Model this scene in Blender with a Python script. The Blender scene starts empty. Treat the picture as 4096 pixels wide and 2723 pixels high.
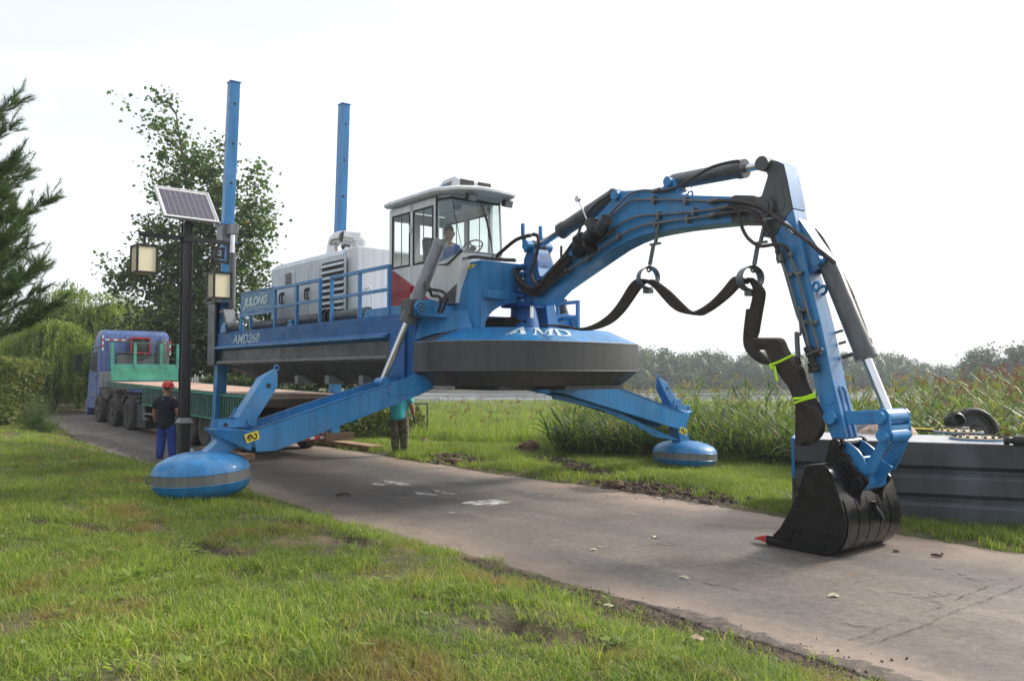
import bpy, bmesh, math, random
import numpy as np
from mathutils import Vector, Matrix, Quaternion
random.seed(7); RNG = np.random.default_rng(7)
SC = bpy.context.scene
COL = SC.collection
R = math.radians
# ------------------------------------------------------------------ camera
W, F, HZ, CX, CY, CAMH = 4096, 3299.0, 1497.0, 2048.0, 1361.5, 1.88
PITCH = math.atan((HZ - CY) / F)
cam = bpy.data.objects.new('camera', bpy.data.cameras.new('camera')); COL.objects.link(cam)
cam.location = (0, 0, CAMH); cam.rotation_euler = (math.pi / 2 + PITCH, 0, 0)
cam.data.sensor_width = 36; cam.data.lens = 36 * F / W; cam.data.clip_end = 3000; cam.data.clip_start = .1
SC.camera = cam
# ------------------------------------------------------------------ light
SUNV = Vector((.80, .42, .60)).normalized()          # towards the sun
SC.world = bpy.data.worlds.new('World'); SC.world.use_nodes = True
nt = SC.world.node_tree; nt.nodes.clear()
sky = nt.nodes.new('ShaderNodeTexSky'); sky.sky_type = 'NISHITA'; sky.sun_disc = False
sky.sun_elevation = math.asin(SUNV.z); sky.sun_rotation = math.atan2(SUNV.x, SUNV.y)
sky.dust_density = 6.0; sky.air_density = 1.0; sky.ozone_density = 1.0
bg = nt.nodes.new('ShaderNodeBackground'); bg.inputs[1].default_value = .15
wo = nt.nodes.new('ShaderNodeOutputWorld')
tc = nt.nodes.new('ShaderNodeTexCoord'); mp = nt.nodes.new('ShaderNodeMapping'); mp.inputs[3].default_value = (1, 1, 2.2); mp.inputs[1].default_value = (.35, .15, .5)
nz = nt.nodes.new('ShaderNodeTexNoise'); nz.inputs['Scale'].default_value = 1.6; nz.inputs['Detail'].default_value = 7; nz.inputs['Distortion'].default_value = .4
cr = nt.nodes.new('ShaderNodeValToRGB'); cr.color_ramp.elements[0].position = .44; cr.color_ramp.elements[1].position = .60
cr.color_ramp.elements[0].color = (.56, .56, .56, 1); cr.color_ramp.elements[1].color = (.88, .88, .88, 1)
mx = nt.nodes.new('ShaderNodeMixRGB'); mx.inputs[2].default_value = (6.9, 7.15, 7.4, 1)
L = nt.links.new
L(tc.outputs['Generated'], mp.inputs[0]); L(mp.outputs[0], nz.inputs[0]); L(nz.outputs[0], cr.inputs[0]); L(cr.outputs[0], mx.inputs[0])
L(sky.outputs[0], mx.inputs[1]); L(mx.outputs[0], bg.inputs[0]); L(bg.outputs[0], wo.inputs[0])
sun = bpy.data.objects.new('sun', bpy.data.lights.new('sun', 'SUN')); COL.objects.link(sun)
sun.data.energy = 3.4; sun.data.angle = R(12); sun.data.color = (1, .95, .87)
sun.rotation_euler = SUNV.to_track_quat('Z', 'Y').to_euler()
SC.view_settings.view_transform = 'Standard'; SC.view_settings.look = 'None'
SC.view_settings.exposure = 0.42; SC.view_settings.gamma = 1; SC.view_settings.use_curve_mapping = False
SC.cycles.max_bounces = 6; SC.cycles.transparent_max_bounces = 16; SC.cycles.volume_bounces = 0
# ------------------------------------------------------------------ tracing frame: machine axes (u forward, v across, z up)
ANG = R(-51)
O = Vector((-.4, 14.0, 0)); AX = Vector((math.cos(ANG), math.sin(ANG), 0)); TX = Vector((-math.sin(ANG), math.cos(ANG), 0))
CP = Vector((0, 0, CAMH))
def ray(x, y):
    a = (x - CX) / F; b = (CY - y) / F
    return Vector((a, math.cos(PITCH) - b * math.sin(PITCH), math.sin(PITCH) + b * math.cos(PITCH)))
def zm(ox, oy, s): return lambda p: (ox + p[0] / s, oy + p[1] / s)
Z1 = zm(300, 900, 1.568); Z2 = zm(1000, 850, 1.96); Z3 = zm(1900, 900, 1.96); Z4 = zm(2100, 550, 1.96); Z5 = zm(2800, 1250, 1.425); Z6 = zm(500, 1400, 1.966)
Z7 = zm(1400, 600, 2.24); Z8 = zm(2900, 550, 1.96); Z9 = zm(3000, 1200, 2.24); Z10 = zm(2900, 1650, 2.24); Z11 = zm(3300, 1500, 2.24); Z12 = zm(0, 300, 1.568)
Z13 = zm(0, 1200, 2.24); Z14 = zm(0, 1700, 1.533); Z15 = zm(1300, 1500, 1.685); Z16 = zm(2500, 1900, 1.478); Z17 = zm(2400, 1300, 2.24); Z18 = zm(2000, 950, 3.92)
Z19 = zm(1000, 2000, 1.474); Z20 = zm(820, 820, 3.92); Z21 = zm(850, 1150, 6.273)
def onV(Z, p, v):      # point of the plane v = const, in machine axes
    r = ray(*Z(p)); s = (v - (CP - O).dot(TX)) / r.dot(TX); q = CP + s * r - O
    return Vector((q.dot(AX), v, q.z))
def onU(Z, p, u):
    r = ray(*Z(p)); s = (u - (CP - O).dot(AX)) / r.dot(AX); q = CP + s * r - O
    return Vector((u, q.dot(TX), q.z))
def onG(Z, p, z=0.0):  # point of the ground, world
    r = ray(*Z(p)); s = (z - CAMH) / r.z; q = CP + s * r
    return Vector((q.x, q.y, z))
def m2w(u, v, z=0): return O + AX * u + TX * v + Vector((0, 0, z))
def w2m(x, y): return ((x - O.x) * AX.x + (y - O.y) * AX.y, (x - O.x) * TX.x + (y - O.y) * TX.y)
# ------------------------------------------------------------------ helpers
def tag(o, label=None, cat=None, group=None, kind=None):
    if label: o['label'] = label
    if cat: o['category'] = cat
    if group: o['group'] = group
    if kind: o['kind'] = kind
    return o
def empty(name, loc=(0, 0, 0), rz=0, label=None, cat=None, group=None):
    o = bpy.data.objects.new(name, None); COL.objects.link(o); o.location = loc; o.rotation_euler = (0, 0, rz); o.empty_display_size = .3
    return tag(o, label, cat, group)
def V3(*a): return Vector(a)
class MB:
    def __init__(s): s.v = []; s.f = []
    def add(s, vs, fs):
        n = len(s.v); s.v += [tuple(p) for p in vs]; s.f += [tuple(i + n for i in f) for f in fs]; return s
    def box(s, c, d, rot=None):
        x, y, z = d[0] / 2, d[1] / 2, d[2] / 2
        vs = [Vector((i * x, j * y, k * z)) for k in (-1, 1) for j in (-1, 1) for i in (-1, 1)]
        if rot is not None: vs = [rot @ p for p in vs]
        c = Vector(c)
        return s.add([p + c for p in vs], [(0, 2, 3, 1), (4, 5, 7, 6), (0, 1, 5, 4), (2, 6, 7, 3), (0, 4, 6, 2), (1, 3, 7, 5)])
    def bb(s, a, b): return s.box([(a[i] + b[i]) / 2 for i in range(3)], [abs(a[i] - b[i]) for i in range(3)])
    def bar(s, p, q, w, h, up=(0, 0, 1)):
        p = Vector(p); q = Vector(q); d = (q - p); l = d.length; d.normalize(); up = Vector(up)
        if abs(d.dot(up)) > .98: up = Vector((1, 0, 0))
        y = up.cross(d).normalized(); z = d.cross(y)
        m = Matrix((d, y, z)).transposed()
        return s.box((p + q) / 2, (l, w, h), m)
    def prism(s, a, b):                 # two matching rings
        n = len(a); vs = list(a) + list(b)
        fs = [tuple(range(n))[::-1], tuple(range(n, 2 * n))] + [(i, (i + 1) % n, n + (i + 1) % n, n + i) for i in range(n)]
        return s.add(vs, fs)
    def pv(s, pts, v0, v1):             # (u, z) outline between v0 and v1
        return s.prism([V3(p[0], v0, p[1]) for p in pts], [V3(p[0], v1, p[1]) for p in pts])
    def pz(s, pts, z0, z1): return s.prism([V3(p[0], p[1], z0) for p in pts], [V3(p[0], p[1], z1) for p in pts])
    def pu(s, pts, u0, u1): return s.prism([V3(u0, p[0], p[1]) for p in pts], [V3(u1, p[0], p[1]) for p in pts])
    def loft(s, rings, cap=True, closed=True):
        n = len(rings[0]); vs = [p for r in rings for p in r]; fs = []
        for k in range(len(rings) - 1):
            for i in range(n if closed else n - 1):
                j = (i + 1) % n; fs.append((k * n + i, k * n + j, (k + 1) * n + j, (k + 1) * n + i))
        if cap and closed: fs += [tuple(range(n))[::-1], tuple(range((len(rings) - 1) * n, len(rings) * n))]
        return s.add(vs, fs)
    def cone(s, p, q, r0, r1=None, n=16, cap=True):
        r1 = r0 if r1 is None else r1; p = Vector(p); q = Vector(q); d = (q - p).normalized()
        a = d.orthogonal().normalized(); b = d.cross(a)
        ring = lambda c, r: [c + a * (r * math.cos(t)) + b * (r * math.sin(t)) for t in [2 * math.pi * i / n for i in range(n)]]
        return s.loft([ring(p, r0), ring(q, r1)], cap)
    def prof(s, p, d, pr, n=20):        # lathe: profile [(along, radius)] about axis d from p
        p = Vector(p); d = Vector(d).normalized(); a = d.orthogonal().normalized(); b = d.cross(a)
        return s.loft([[p + d * h + a * (r * math.cos(2 * math.pi * i / n)) + b * (r * math.sin(2 * math.pi * i / n)) for i in range(n)] for h, r in pr])
    def tube(s, pts, r, n=8, rr=None):
        pts = [Vector(p) for p in pts]; rings = []; a = None
        for i, p in enumerate(pts):
            d = (pts[min(i + 1, len(pts) - 1)] - pts[max(i - 1, 0)]).normalized()
            if a is None: a = d.orthogonal().normalized()
            a = (a - d * a.dot(d)).normalized(); b = d.cross(a); q = rr[i] if rr else r
            rings.append([p + a * (q * math.cos(2 * math.pi * k / n)) + b * (q * math.sin(2 * math.pi * k / n)) for k in range(n)])
        return s.loft(rings)
    def torus(s, c, ax, Rr, r, n=20, m=8, arc=1.0):
        c = Vector(c); ax = Vector(ax).normalized(); a = ax.orthogonal().normalized(); b = ax.cross(a); rings = []
        k = n if arc == 1 else n + 1
        for i in range(k):
            t = 2 * math.pi * arc * i / n; e = a * math.cos(t) + b * math.sin(t)
            rings.append([c + e * (Rr + r * math.cos(2 * math.pi * j / m)) + ax * (r * math.sin(2 * math.pi * j / m)) for j in range(m)])
        if arc == 1: rings.append(rings[0])
        return s.loft(rings, cap=arc != 1)
    def build(s, name, m, parent=None, bev=0, smooth=True, seg=1):
        me = bpy.data.meshes.new(name); me.from_pydata(s.v, [], s.f)
        bm = bmesh.new(); bm.from_mesh(me); bmesh.ops.remove_doubles(bm, verts=bm.verts, dist=1e-5); bmesh.ops.recalc_face_normals(bm, faces=bm.faces); bm.to_mesh(me); bm.free()
        o = bpy.data.objects.new(name, me); COL.objects.link(o)
        for k in (m if isinstance(m, (list, tuple)) else [m]): me.materials.append(k)
        if parent: o.parent = parent
        if smooth:
            me.polygons.foreach_set('use_smooth', [True] * len(me.polygons)); me.set_sharp_from_angle(angle=R(35))
        if bev:
            b = o.modifiers.new('bevel', 'BEVEL'); b.width = bev; b.segments = seg; b.limit_method = 'ANGLE'; b.angle_limit = R(40); b.harden_normals = False
        return o
def spl(pts, k=6):                      # catmull-rom
    pts = [Vector(p) for p in pts]
    if len(pts) < 3: return [pts[0].lerp(pts[-1], i / k) for i in range(k + 1)]
    P = [pts[0] * 2 - pts[1]] + pts + [pts[-1] * 2 - pts[-2]]; out = []
    for i in range(1, len(P) - 2):
        a, b, c, d = P[i - 1], P[i], P[i + 1], P[i + 2]
        for j in range(k):
            t = j / k; out.append(.5 * ((2 * b) + (c - a) * t + (2 * a - 5 * b + 4 * c - d) * t * t + (3 * b - a - 3 * c + d) * t ** 3))
    out.append(pts[-1]); return out
def npmesh(name, v, f, m, parent=None, smooth=False):      # v (n,3), f (k,3|4) numpy
    me = bpy.data.meshes.new(name); n = len(f); k = f.shape[1]
    me.vertices.add(len(v)); me.vertices.foreach_set('co', np.asarray(v, np.float32).ravel())
    me.loops.add(n * k); me.loops.foreach_set('vertex_index', f.astype(np.int32).ravel())
    me.polygons.add(n); me.polygons.foreach_set('loop_start', np.arange(0, n * k, k, dtype=np.int32)); me.polygons.foreach_set('loop_total', np.full(n, k, np.int32))
    if smooth: me.polygons.foreach_set('use_smooth', np.ones(n, bool))
    me.update(calc_edges=True)
    for q in (m if isinstance(m, (list, tuple)) else [m]): me.materials.append(q)
    o = bpy.data.objects.new(name, me); COL.objects.link(o)
    if parent: o.parent = parent
    return o
def hsh(ix, iy, s):
    h = (ix.astype(np.int64) * 374761393 + iy.astype(np.int64) * 668265263 + s * 974711) & 0xffffffff
    h = ((h ^ (h >> 13)) * 1274126177) & 0xffffffff
    return ((h ^ (h >> 16)) & 0xffff) / 65535.0
def vn(x, y, s=0):
    x = np.asarray(x, float); y = np.asarray(y, float); ix = np.floor(x); iy = np.floor(y); fx = x - ix; fy = y - iy
    fx = fx * fx * (3 - 2 * fx); fy = fy * fy * (3 - 2 * fy); g = lambda a, b: hsh(ix + a, iy + b, s)
    return (g(0, 0) * (1 - fx) + g(1, 0) * fx) * (1 - fy) + (g(0, 1) * (1 - fx) + g(1, 1) * fx) * fy
def fb(x, y, s=0, o=4): return sum(vn(x * 2 ** k, y * 2 ** k, s + k) / 2 ** (k + 1) for k in range(o))
# ------------------------------------------------------------------ materials
def nmat(name):
    m = bpy.data.materials.new(name); m.use_nodes = True; t = m.node_tree; return m, t, t.nodes['Principled BSDF'], t.nodes['Material Output']
def ramp(t, src, stops):
    c = t.nodes.new('ShaderNodeValToRGB'); e = c.color_ramp.elements
    while len(e) < len(stops): e.new(.5)
    for i, (p, col) in enumerate(stops): e[i].position = p; e[i].color = (*col, 1) if len(col) == 3 else col
    t.links.new(src, c.inputs[0]); return c.outputs[0]
def noise(t, sc, det=5, co='Object', dist=0, map=None):
    tc = t.nodes.new('ShaderNodeTexCoord'); n = t.nodes.new('ShaderNodeTexNoise')
    n.inputs['Scale'].default_value = sc; n.inputs['Detail'].default_value = det; n.inputs['Distortion'].default_value = dist
    src = tc.outputs[co]
    if map:
        mp = t.nodes.new('ShaderNodeMapping'); mp.inputs[3].default_value = map; t.links.new(src, mp.inputs[0]); src = mp.outputs[0]
    t.links.new(src, n.inputs['Vector']); return n.outputs[0]
def mixc(t, fac, a, b, mode='MIX'):
    m = t.nodes.new('ShaderNodeMixRGB'); m.blend_type = mode
    for i, q in ((0, fac), (1, a), (2, b)):
        if hasattr(q, 'is_output') or isinstance(q, bpy.types.NodeSocket): t.links.new(q, m.inputs[i])
        elif i == 0: m.inputs[0].default_value = q
        else: m.inputs[i].default_value = (*q, 1)
    return m.outputs[0]
def bump(t, b, h, st=.3, d=.02):
    n = t.nodes.new('ShaderNodeBump'); n.inputs['Strength'].default_value = st; n.inputs['Distance'].default_value = d
    t.links.new(h, n.inputs['Height']); t.links.new(n.outputs[0], b.inputs['Normal'])
def mat(name, c, rough=.5, metal=0, var=.12, sc=3, bs=.1, bsc=60, dirt=None, damt=.5, rv=.12, coat=0, dsc=5, emis=0):
    m, t, b, o = nmat(name)
    lo = tuple(max(0, x * (1 - var)) for x in c); hi = tuple(min(1, x * (1 + var)) for x in c)
    col = ramp(t, noise(t, sc, 6), [(.3, lo), (.7, hi)])
    if dirt:
        f = ramp(t, noise(t, dsc, 9, dist=.5), [(.5 + .3 * (1 - damt), (0, 0, 0)), (.62 + .3 * (1 - damt), (1, 1, 1))])
        col = mixc(t, f, col, dirt)
    t.links.new(col, b.inputs['Base Color'])
    r = ramp(t, noise(t, sc * 2.3, 6), [(.3, (max(0, rough - rv),) * 3), (.7, (min(1, rough + rv),) * 3)])
    t.links.new(r, b.inputs['Roughness']); b.inputs['Metallic'].default_value = metal; b.inputs['Specular IOR Level'].default_value = .38; b.inputs['Coat Weight'].default_value = coat
    if bs: bump(t, b, noise(t, bsc, 4), bs, .01)
    return m
def leafmat(name, stops, trans=.45, rough=.5, dead=None, tt=(1.5, 1.6, .7)):
    m, t, b, o = nmat(name)
    oi = t.nodes.new('ShaderNodeObjectInfo'); g = t.nodes.new('ShaderNodeNewGeometry')
    ad = t.nodes.new('ShaderNodeMath'); ad.operation = 'ADD'; t.links.new(oi.outputs['Random'], ad.inputs[0]); t.links.new(g.outputs['Random Per Island'], ad.inputs[1])
    ml = t.nodes.new('ShaderNodeMath'); ml.operation = 'FRACT'; t.links.new(ad.outputs[0], ml.inputs[0])
    col = ramp(t, ml.outputs[0], stops)
    n = t.nodes.new('ShaderNodeTexNoise'); n.inputs['Scale'].default_value = .55; n.inputs['Detail'].default_value = 4; t.links.new(g.outputs['Position'], n.inputs['Vector'])
    col = mixc(t, .85, col, ramp(t, n.outputs[0], [(.35, (.62, .66, .62)), (.65, (1.25, 1.2, 1.05))]), 'MULTIPLY')
    if dead:
        n2 = t.nodes.new('ShaderNodeTexNoise'); n2.inputs['Scale'].default_value = 1.5; n2.inputs['Detail'].default_value = 6; t.links.new(g.outputs['Position'], n2.inputs['Vector'])
        col = mixc(t, ramp(t, n2.outputs[0], [(.53, (0, 0, 0)), (.70, (.75, .75, .75))]), col, dead)
    t.links.new(col, b.inputs['Base Color']); b.inputs['Roughness'].default_value = rough; b.inputs['Specular IOR Level'].default_value = .35
    tr = t.nodes.new('ShaderNodeBsdfTranslucent'); ms = t.nodes.new('ShaderNodeMixShader'); ms.inputs[0].default_value = trans
    tcol = mixc(t, 1, col, tt, 'MULTIPLY'); t.links.new(tcol, tr.inputs[0])
    t.links.new(b.outputs[0], ms.inputs[1]); t.links.new(tr.outputs[0], ms.inputs[2]); t.links.new(ms.outputs[0], o.inputs[0])
    return m
M = {}
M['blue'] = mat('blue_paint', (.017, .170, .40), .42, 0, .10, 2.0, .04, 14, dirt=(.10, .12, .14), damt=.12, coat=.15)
M['blue_shaded'] = mat('shaded_blue_paint', (.008, .095, .28), .55, 0, .12, 2.0, .05, 14, dirt=(.08, .09, .10), damt=.2)  # the machine's blue darkened for hull side, tower and slot in shade
M['grey'] = mat('dark_grey_paint', (.047, .051, .051), .42, 0, .14, 1.6, .05, 12, dirt=(.09, .085, .08), damt=.25)
M['grey2'] = mat('pontoon_grey_paint', (.040, .043, .048), .45, 0, .12, 1.4, .05, 10, dirt=(.10, .095, .09), damt=.25)
M['lgrey'] = mat('light_grey_paint', (.17, .18, .19), .42, 0, .1, 3, .05, 20)
M['bandgrey'] = mat('band_grey_paint', (.14, .145, .14), .5, 0, .1, 3, .05, 20)
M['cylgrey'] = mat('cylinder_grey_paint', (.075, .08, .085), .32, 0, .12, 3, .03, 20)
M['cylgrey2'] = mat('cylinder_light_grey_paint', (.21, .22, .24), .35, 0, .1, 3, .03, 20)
M['white'] = mat('white_paint', (.60, .61, .62), .35, 0, .05, 2, .04, 10, dirt=(.42, .42, .40), damt=.15)
M['house'] = mat('off_white_housing_paint', (.50, .54, .58), .42, 0, .06, 1.5, .06, 8, dirt=(.34, .36, .37), damt=.3)
M['red'] = mat('red_paint', (.30, .018, .022), .4, 0, .12, 2, .04, 10)
M['black'] = mat('gloss_black_paint', (.006, .006, .0065), .25, 0, .2, 3, .05, 6, rv=.1)
M['lampblack'] = mat('black_post_paint', (.010, .010, .011), .4, 0, .2, 3, .03, 20)
M['rubber'] = mat('rubber', (.018, .017, .017), .6, 0, .25, 8, .2, 90)
M['hose'] = mat('hose_brown_black', (.030, .022, .019), .5, 0, .25, 9, .1, 90)
M['canvas'] = mat('layflat_hose_fabric', (.030, .024, .020), .85, 0, .3, 6, .5, 160)
M['steel'] = mat('chrome_rod', (.62, .63, .66), .16, 1, .06, 5, 0)
M['pipe'] = mat('grey_pipe_metal', (.12, .12, .12), .4, .4, .2, 9, .05, 30)
M['iron'] = mat('dark_cast_iron', (.022, .020, .020), .45, .3, .3, 12, .2, 60)
M['silver'] = mat('silver_sheet', (.55, .55, .56), .33, .85, .08, 4, .05, 10)
M['tooth'] = mat('red_tooth_paint', (.42, .035, .03), .5, 0, .2, 12, .1, 50)
M['yellow'] = mat('yellow_sticker', (.68, .55, .03), .5, 0, .05, 5, 0)
M['ink'] = mat('black_print', (.02, .02, .02), .6, 0, .1, 5, 0)
M['lime'] = mat('lime_rope', (.50, .85, .02), .7, 0, .15, 20, .3, 120)
M['letter'] = mat('pale_lettering', (.55, .66, .70), .5, 0, .2, 14, 0, dirt=(.10, .2, .36), damt=.15, dsc=18)
M['letter2'] = mat('worn_pale_lettering', (.40, .52, .56), .5, 0, .2, 14, 0, dirt=(.06, .2, .36), damt=.12, dsc=18)
M['board'] = mat('steel_blue_board', (.045, .175, .32), .45, 0, .08, 3, .03, 20)
M['grip'] = mat('anti_slip_strip', (.10, .08, .07), .85, 0, .25, 30, .5, 200)
M['teal'] = mat('chipped_green_paint', (.05, .27, .19), .55, 0, .25, 3, .1, 25, dirt=(.14, .075, .05), damt=.50, dsc=4)
M['teald'] = mat('dark_green_paint', (.022, .105, .075), .6, 0, .25, 2.5, .1, 25, dirt=(.06, .05, .045), damt=.35, dsc=3)
M['ply'] = mat('plywood_deck', (.42, .29, .225), .8, 0, .18, 1.2, .2, 30, dirt=(.26, .14, .09), damt=.35, dsc=2)
M['cabblue'] = mat('truck_blue_paint', (.075, .125, .31), .42, 0, .12, 2, .03, 20, dirt=(.13, .12, .15), damt=.3, dsc=3)
M['dust'] = mat('dusty_chassis', (.085, .075, .068), .8, 0, .3, 5, .3, 40)
M['tyre'] = mat('dusty_tyre', (.055, .050, .047), .85, 0, .3, 6, .3, 60)
M['rim'] = mat('dusty_rim', (.13, .115, .10), .7, .2, .25, 8, .2, 40)
M['wood'] = mat('sawn_timber', (.30, .19, .11), .8, 0, .25, 4, .3, 60, dirt=(.12, .08, .055), damt=.35)
M['wooddark'] = mat('weathered_timber', (.16, .105, .07), .85, 0, .3, 5, .4, 60)
M['bark'] = mat('bark', (.115, .095, .075), .9, 0, .35, 6, .8, 25)
M['signwood'] = mat('dark_sign_wood', (.035, .025, .02), .7, 0, .3, 8, .3, 40)
M['stone'] = mat('boulder_stone', (.20, .19, .18), .85, 0, .3, 3, .6, 12)
M['lantern'] = mat('cream_lantern_panel', (.74, .66, .46), .6, 0, .04, 2, .0)
M['cell'] = mat('solar_cell', (.055, .048, .075), .22, 0, .15, 6, 0, coat=.5)
M['frame'] = mat('aluminium_frame', (.55, .56, .57), .35, .7, .05, 6, 0)
M['skin'] = mat('skin', (.30, .155, .10), .55, 0, .08, 12, .1, 90)
M['hair'] = mat('black_hair', (.012, .010, .010), .6, 0, .2, 30, .3, 160)
M['navy'] = mat('navy_cotton', (.010, .012, .020), .9, 0, .2, 8, .3, 30)
M['workblue'] = mat('blue_work_trousers', (.022, .052, .25), .85, 0, .2, 7, .5, 18)
M['workblue2'] = mat('blue_work_jacket', (.012, .045, .18), .85, 0, .2, 7, .5, 18)
M['teeshirt'] = mat('turquoise_cotton', (.045, .40, .46), .85, 0, .1, 7, .5, 16)
M['glove'] = mat('dark_glove', (.022, .024, .022), .9, 0, .2, 12, .3, 60)
M['shoe'] = mat('black_shoe', (.012, .011, .010), .6, 0, .2, 12, .1, 60)
M['helmet'] = mat('red_helmet', (.55, .028, .022), .3, 0, .05, 5, 0, coat=.3)
M['paper'] = mat('white_paper', (.7, .7, .68), .8, 0, .05, 5, .2, 30)
M['leafdry'] = mat('dry_leaf', (.42, .38, .27), .8, 0, .15, 20, .2, 60)
M['rag'] = mat('rag_cloth', (.36, .27, .22), .9, 0, .5, 9, .6, 40, dirt=(.40, .40, .42), damt=.5)
M['plate'] = mat('rusty_cream_plate', (.42, .36, .27), .7, 0, .15, 8, .2, 40, dirt=(.18, .10, .06), damt=.4, dsc=14)
M['topglare'] = mat('pale_deck_glare', (.34, .35, .38), .28, 0, .08, 2, .04, 10, dirt=(.2, .19, .18), damt=.25)  # sun glare on the pontoon top, put into a pale base colour
M['mud'] = mat('dark_mud', (.075, .050, .035), .9, 0, .35, 8, .9, 25)
M['clay'] = mat('brown_clod', (.13, .08, .05), .9, 0, .3, 8, .8, 30)
M['white2'] = mat('picket_white', (.6, .6, .58), .7, 0, .1, 5, .1, 30)
M['redrefl'] = mat('red_reflector', (.45, .03, .03), .35, 0, .1, 9, 0)
M['whiterefl'] = mat('white_reflector', (.6, .6, .6), .4, 0, .1, 9, 0, dirt=(.3, .28, .25), damt=.3)
M['rust'] = mat('rusty_steel', (.17, .075, .045), .8, 0, .3, 8, .3, 40)
def wear(m, speck=(.13, .07, .05), amt=.70, streak=.22, fa=.14):
    t = m.node_tree; b = t.nodes['Principled BSDF']; src = b.inputs['Base Color'].links[0].from_socket
    st = ramp(t, noise(t, 1.0, 5, map=(9, 9, .6)), [(.35, (1 - streak,) * 3), (.6, (1 + streak * .4,) * 3)]); c = mixc(t, 1, src, st, 'MULTIPLY')
    fade = ramp(t, noise(t, .8, 4, dist=1), [(.5, (0, 0, 0)), (.75, (fa, fa, fa))]); c = mixc(t, fade, c, (.30, .36, .42))
    c = mixc(t, ramp(t, noise(t, 16, 9, dist=.4), [(amt, (0, 0, 0)), (amt + .03, (1, 1, 1))]), c, speck); t.links.new(c, b.inputs['Base Color'])
for k_ in ('blue', 'grey', 'grey2', 'cylgrey', 'cylgrey2', 'bandgrey', 'house', 'white', 'red', 'lgrey'): wear(M[k_], amt=.70 if k_ in ('blue', 'grey', 'grey2') else .74, streak=.10 if k_ in ('white', 'house') else .2)
wear(M['blue_shaded'], amt=.72, streak=.15, fa=.03); wear(M['black'], (.10, .07, .05), .70, .3, fa=0); wear(M['teald'], (.08, .045, .03), .58, .3); wear(M['cabblue'], (.10, .09, .08), .60, .2)
# camouflage cloth
m, t, b, o = nmat('camouflage_cloth'); n = noise(t, 9, 2, dist=.6)
t.links.new(ramp(t, n, [(.36, (.03, .027, .02)), (.42, (.12, .125, .07)), (.52, (.07, .065, .045)), (.60, (.19, .17, .11))]), b.inputs['Base Color'])
t.nodes[-1].color_ramp.interpolation = 'CONSTANT'; b.inputs['Roughness'].default_value = .9; M['camo'] = m
# glass: tinted, see-through
def glass(name, tint, refl=.12):
    m, t, b, o = nmat(name); t.nodes.remove(b)
    tr = t.nodes.new('ShaderNodeBsdfTransparent'); tr.inputs[0].default_value = (*tint, 1)
    gl = t.nodes.new('ShaderNodeBsdfGlossy'); gl.inputs['Roughness'].default_value = .03
    fr = t.nodes.new('ShaderNodeValue'); fr.outputs[0].default_value = refl * .6
    ms = t.nodes.new('ShaderNodeMixShader'); t.links.new(fr.outputs[0], ms.inputs[0]); t.links.new(tr.outputs[0], ms.inputs[1]); t.links.new(gl.outputs[0], ms.inputs[2]); t.links.new(ms.outputs[0], o.inputs[0]); return m
M['glass'] = glass('cab_glass', (.84, .90, .87)); M['tglass'] = glass('truck_glass', (.35, .38, .40))
# louvre mesh, hull text etc use plain colours above
M['leaf_pop'] = leafmat('poplar_leaf', [(0, (.042, .080, .032)), (.45, (.080, .135, .050)), (.85, (.14, .21, .075)), (.985, (.12, .15, .05)), (1, (.34, .24, .02))], .35)
M['leaf_wil'] = leafmat('willow_leaf', [(0, (.10, .16, .03)), (.5, (.17, .24, .055)), (1, (.25, .31, .085))], .45)
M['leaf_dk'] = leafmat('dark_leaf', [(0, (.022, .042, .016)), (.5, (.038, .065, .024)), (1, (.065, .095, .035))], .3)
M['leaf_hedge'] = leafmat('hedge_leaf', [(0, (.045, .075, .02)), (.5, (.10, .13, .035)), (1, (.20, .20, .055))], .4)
M['needle'] = leafmat('pine_needle', [(0, (.030, .065, .025)), (.5, (.060, .11, .042)), (1, (.11, .17, .06))], .3)
M['feather'] = leafmat('feathery_shrub_leaf', [(0, (.04, .08, .025)), (.5, (.075, .13, .04)), (1, (.12, .18, .06))], .4)
M['grass'] = leafmat('grass_blade', [(0, (.080, .140, .018)), (.35, (.15, .235, .034)), (.75, (.25, .33, .066)), (1, (.46, .42, .20))], .45, dead=(.30, .185, .095))
M['grassr'] = leafmat('meadow_blade', [(0, (.11, .17, .025)), (.4, (.17, .24, .04)), (.8, (.23, .29, .07)), (1, (.30, .29, .12))], .45)
M['reed'] = leafmat('reed_leaf', [(0, (.025, .052, .014)), (.35, (.06, .11, .025)), (.7, (.12, .19, .045)), (.92, (.20, .26, .07)), (1, (.34, .31, .13))], .4, dead=(.22, .17, .08))
M['plume'] = leafmat('reed_plume_straw', [(0, (.30, .26, .10)), (.5, (.36, .30, .14)), (1, (.42, .36, .20))], .25, tt=(1, 1, .9))
M['plumer'] = leafmat('reed_plume_russet', [(0, (.20, .085, .055)), (.5, (.28, .13, .085)), (1, (.36, .20, .13))], .25, tt=(1, 1, 1))
M['farleaf'] = leafmat('far_leaf', [(0, (.022, .050, .020)), (.5, (.045, .082, .030)), (1, (.08, .12, .045))], .25)
M['lily'] = mat('lake_weed', (.12, .13, .09), .8)
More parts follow.
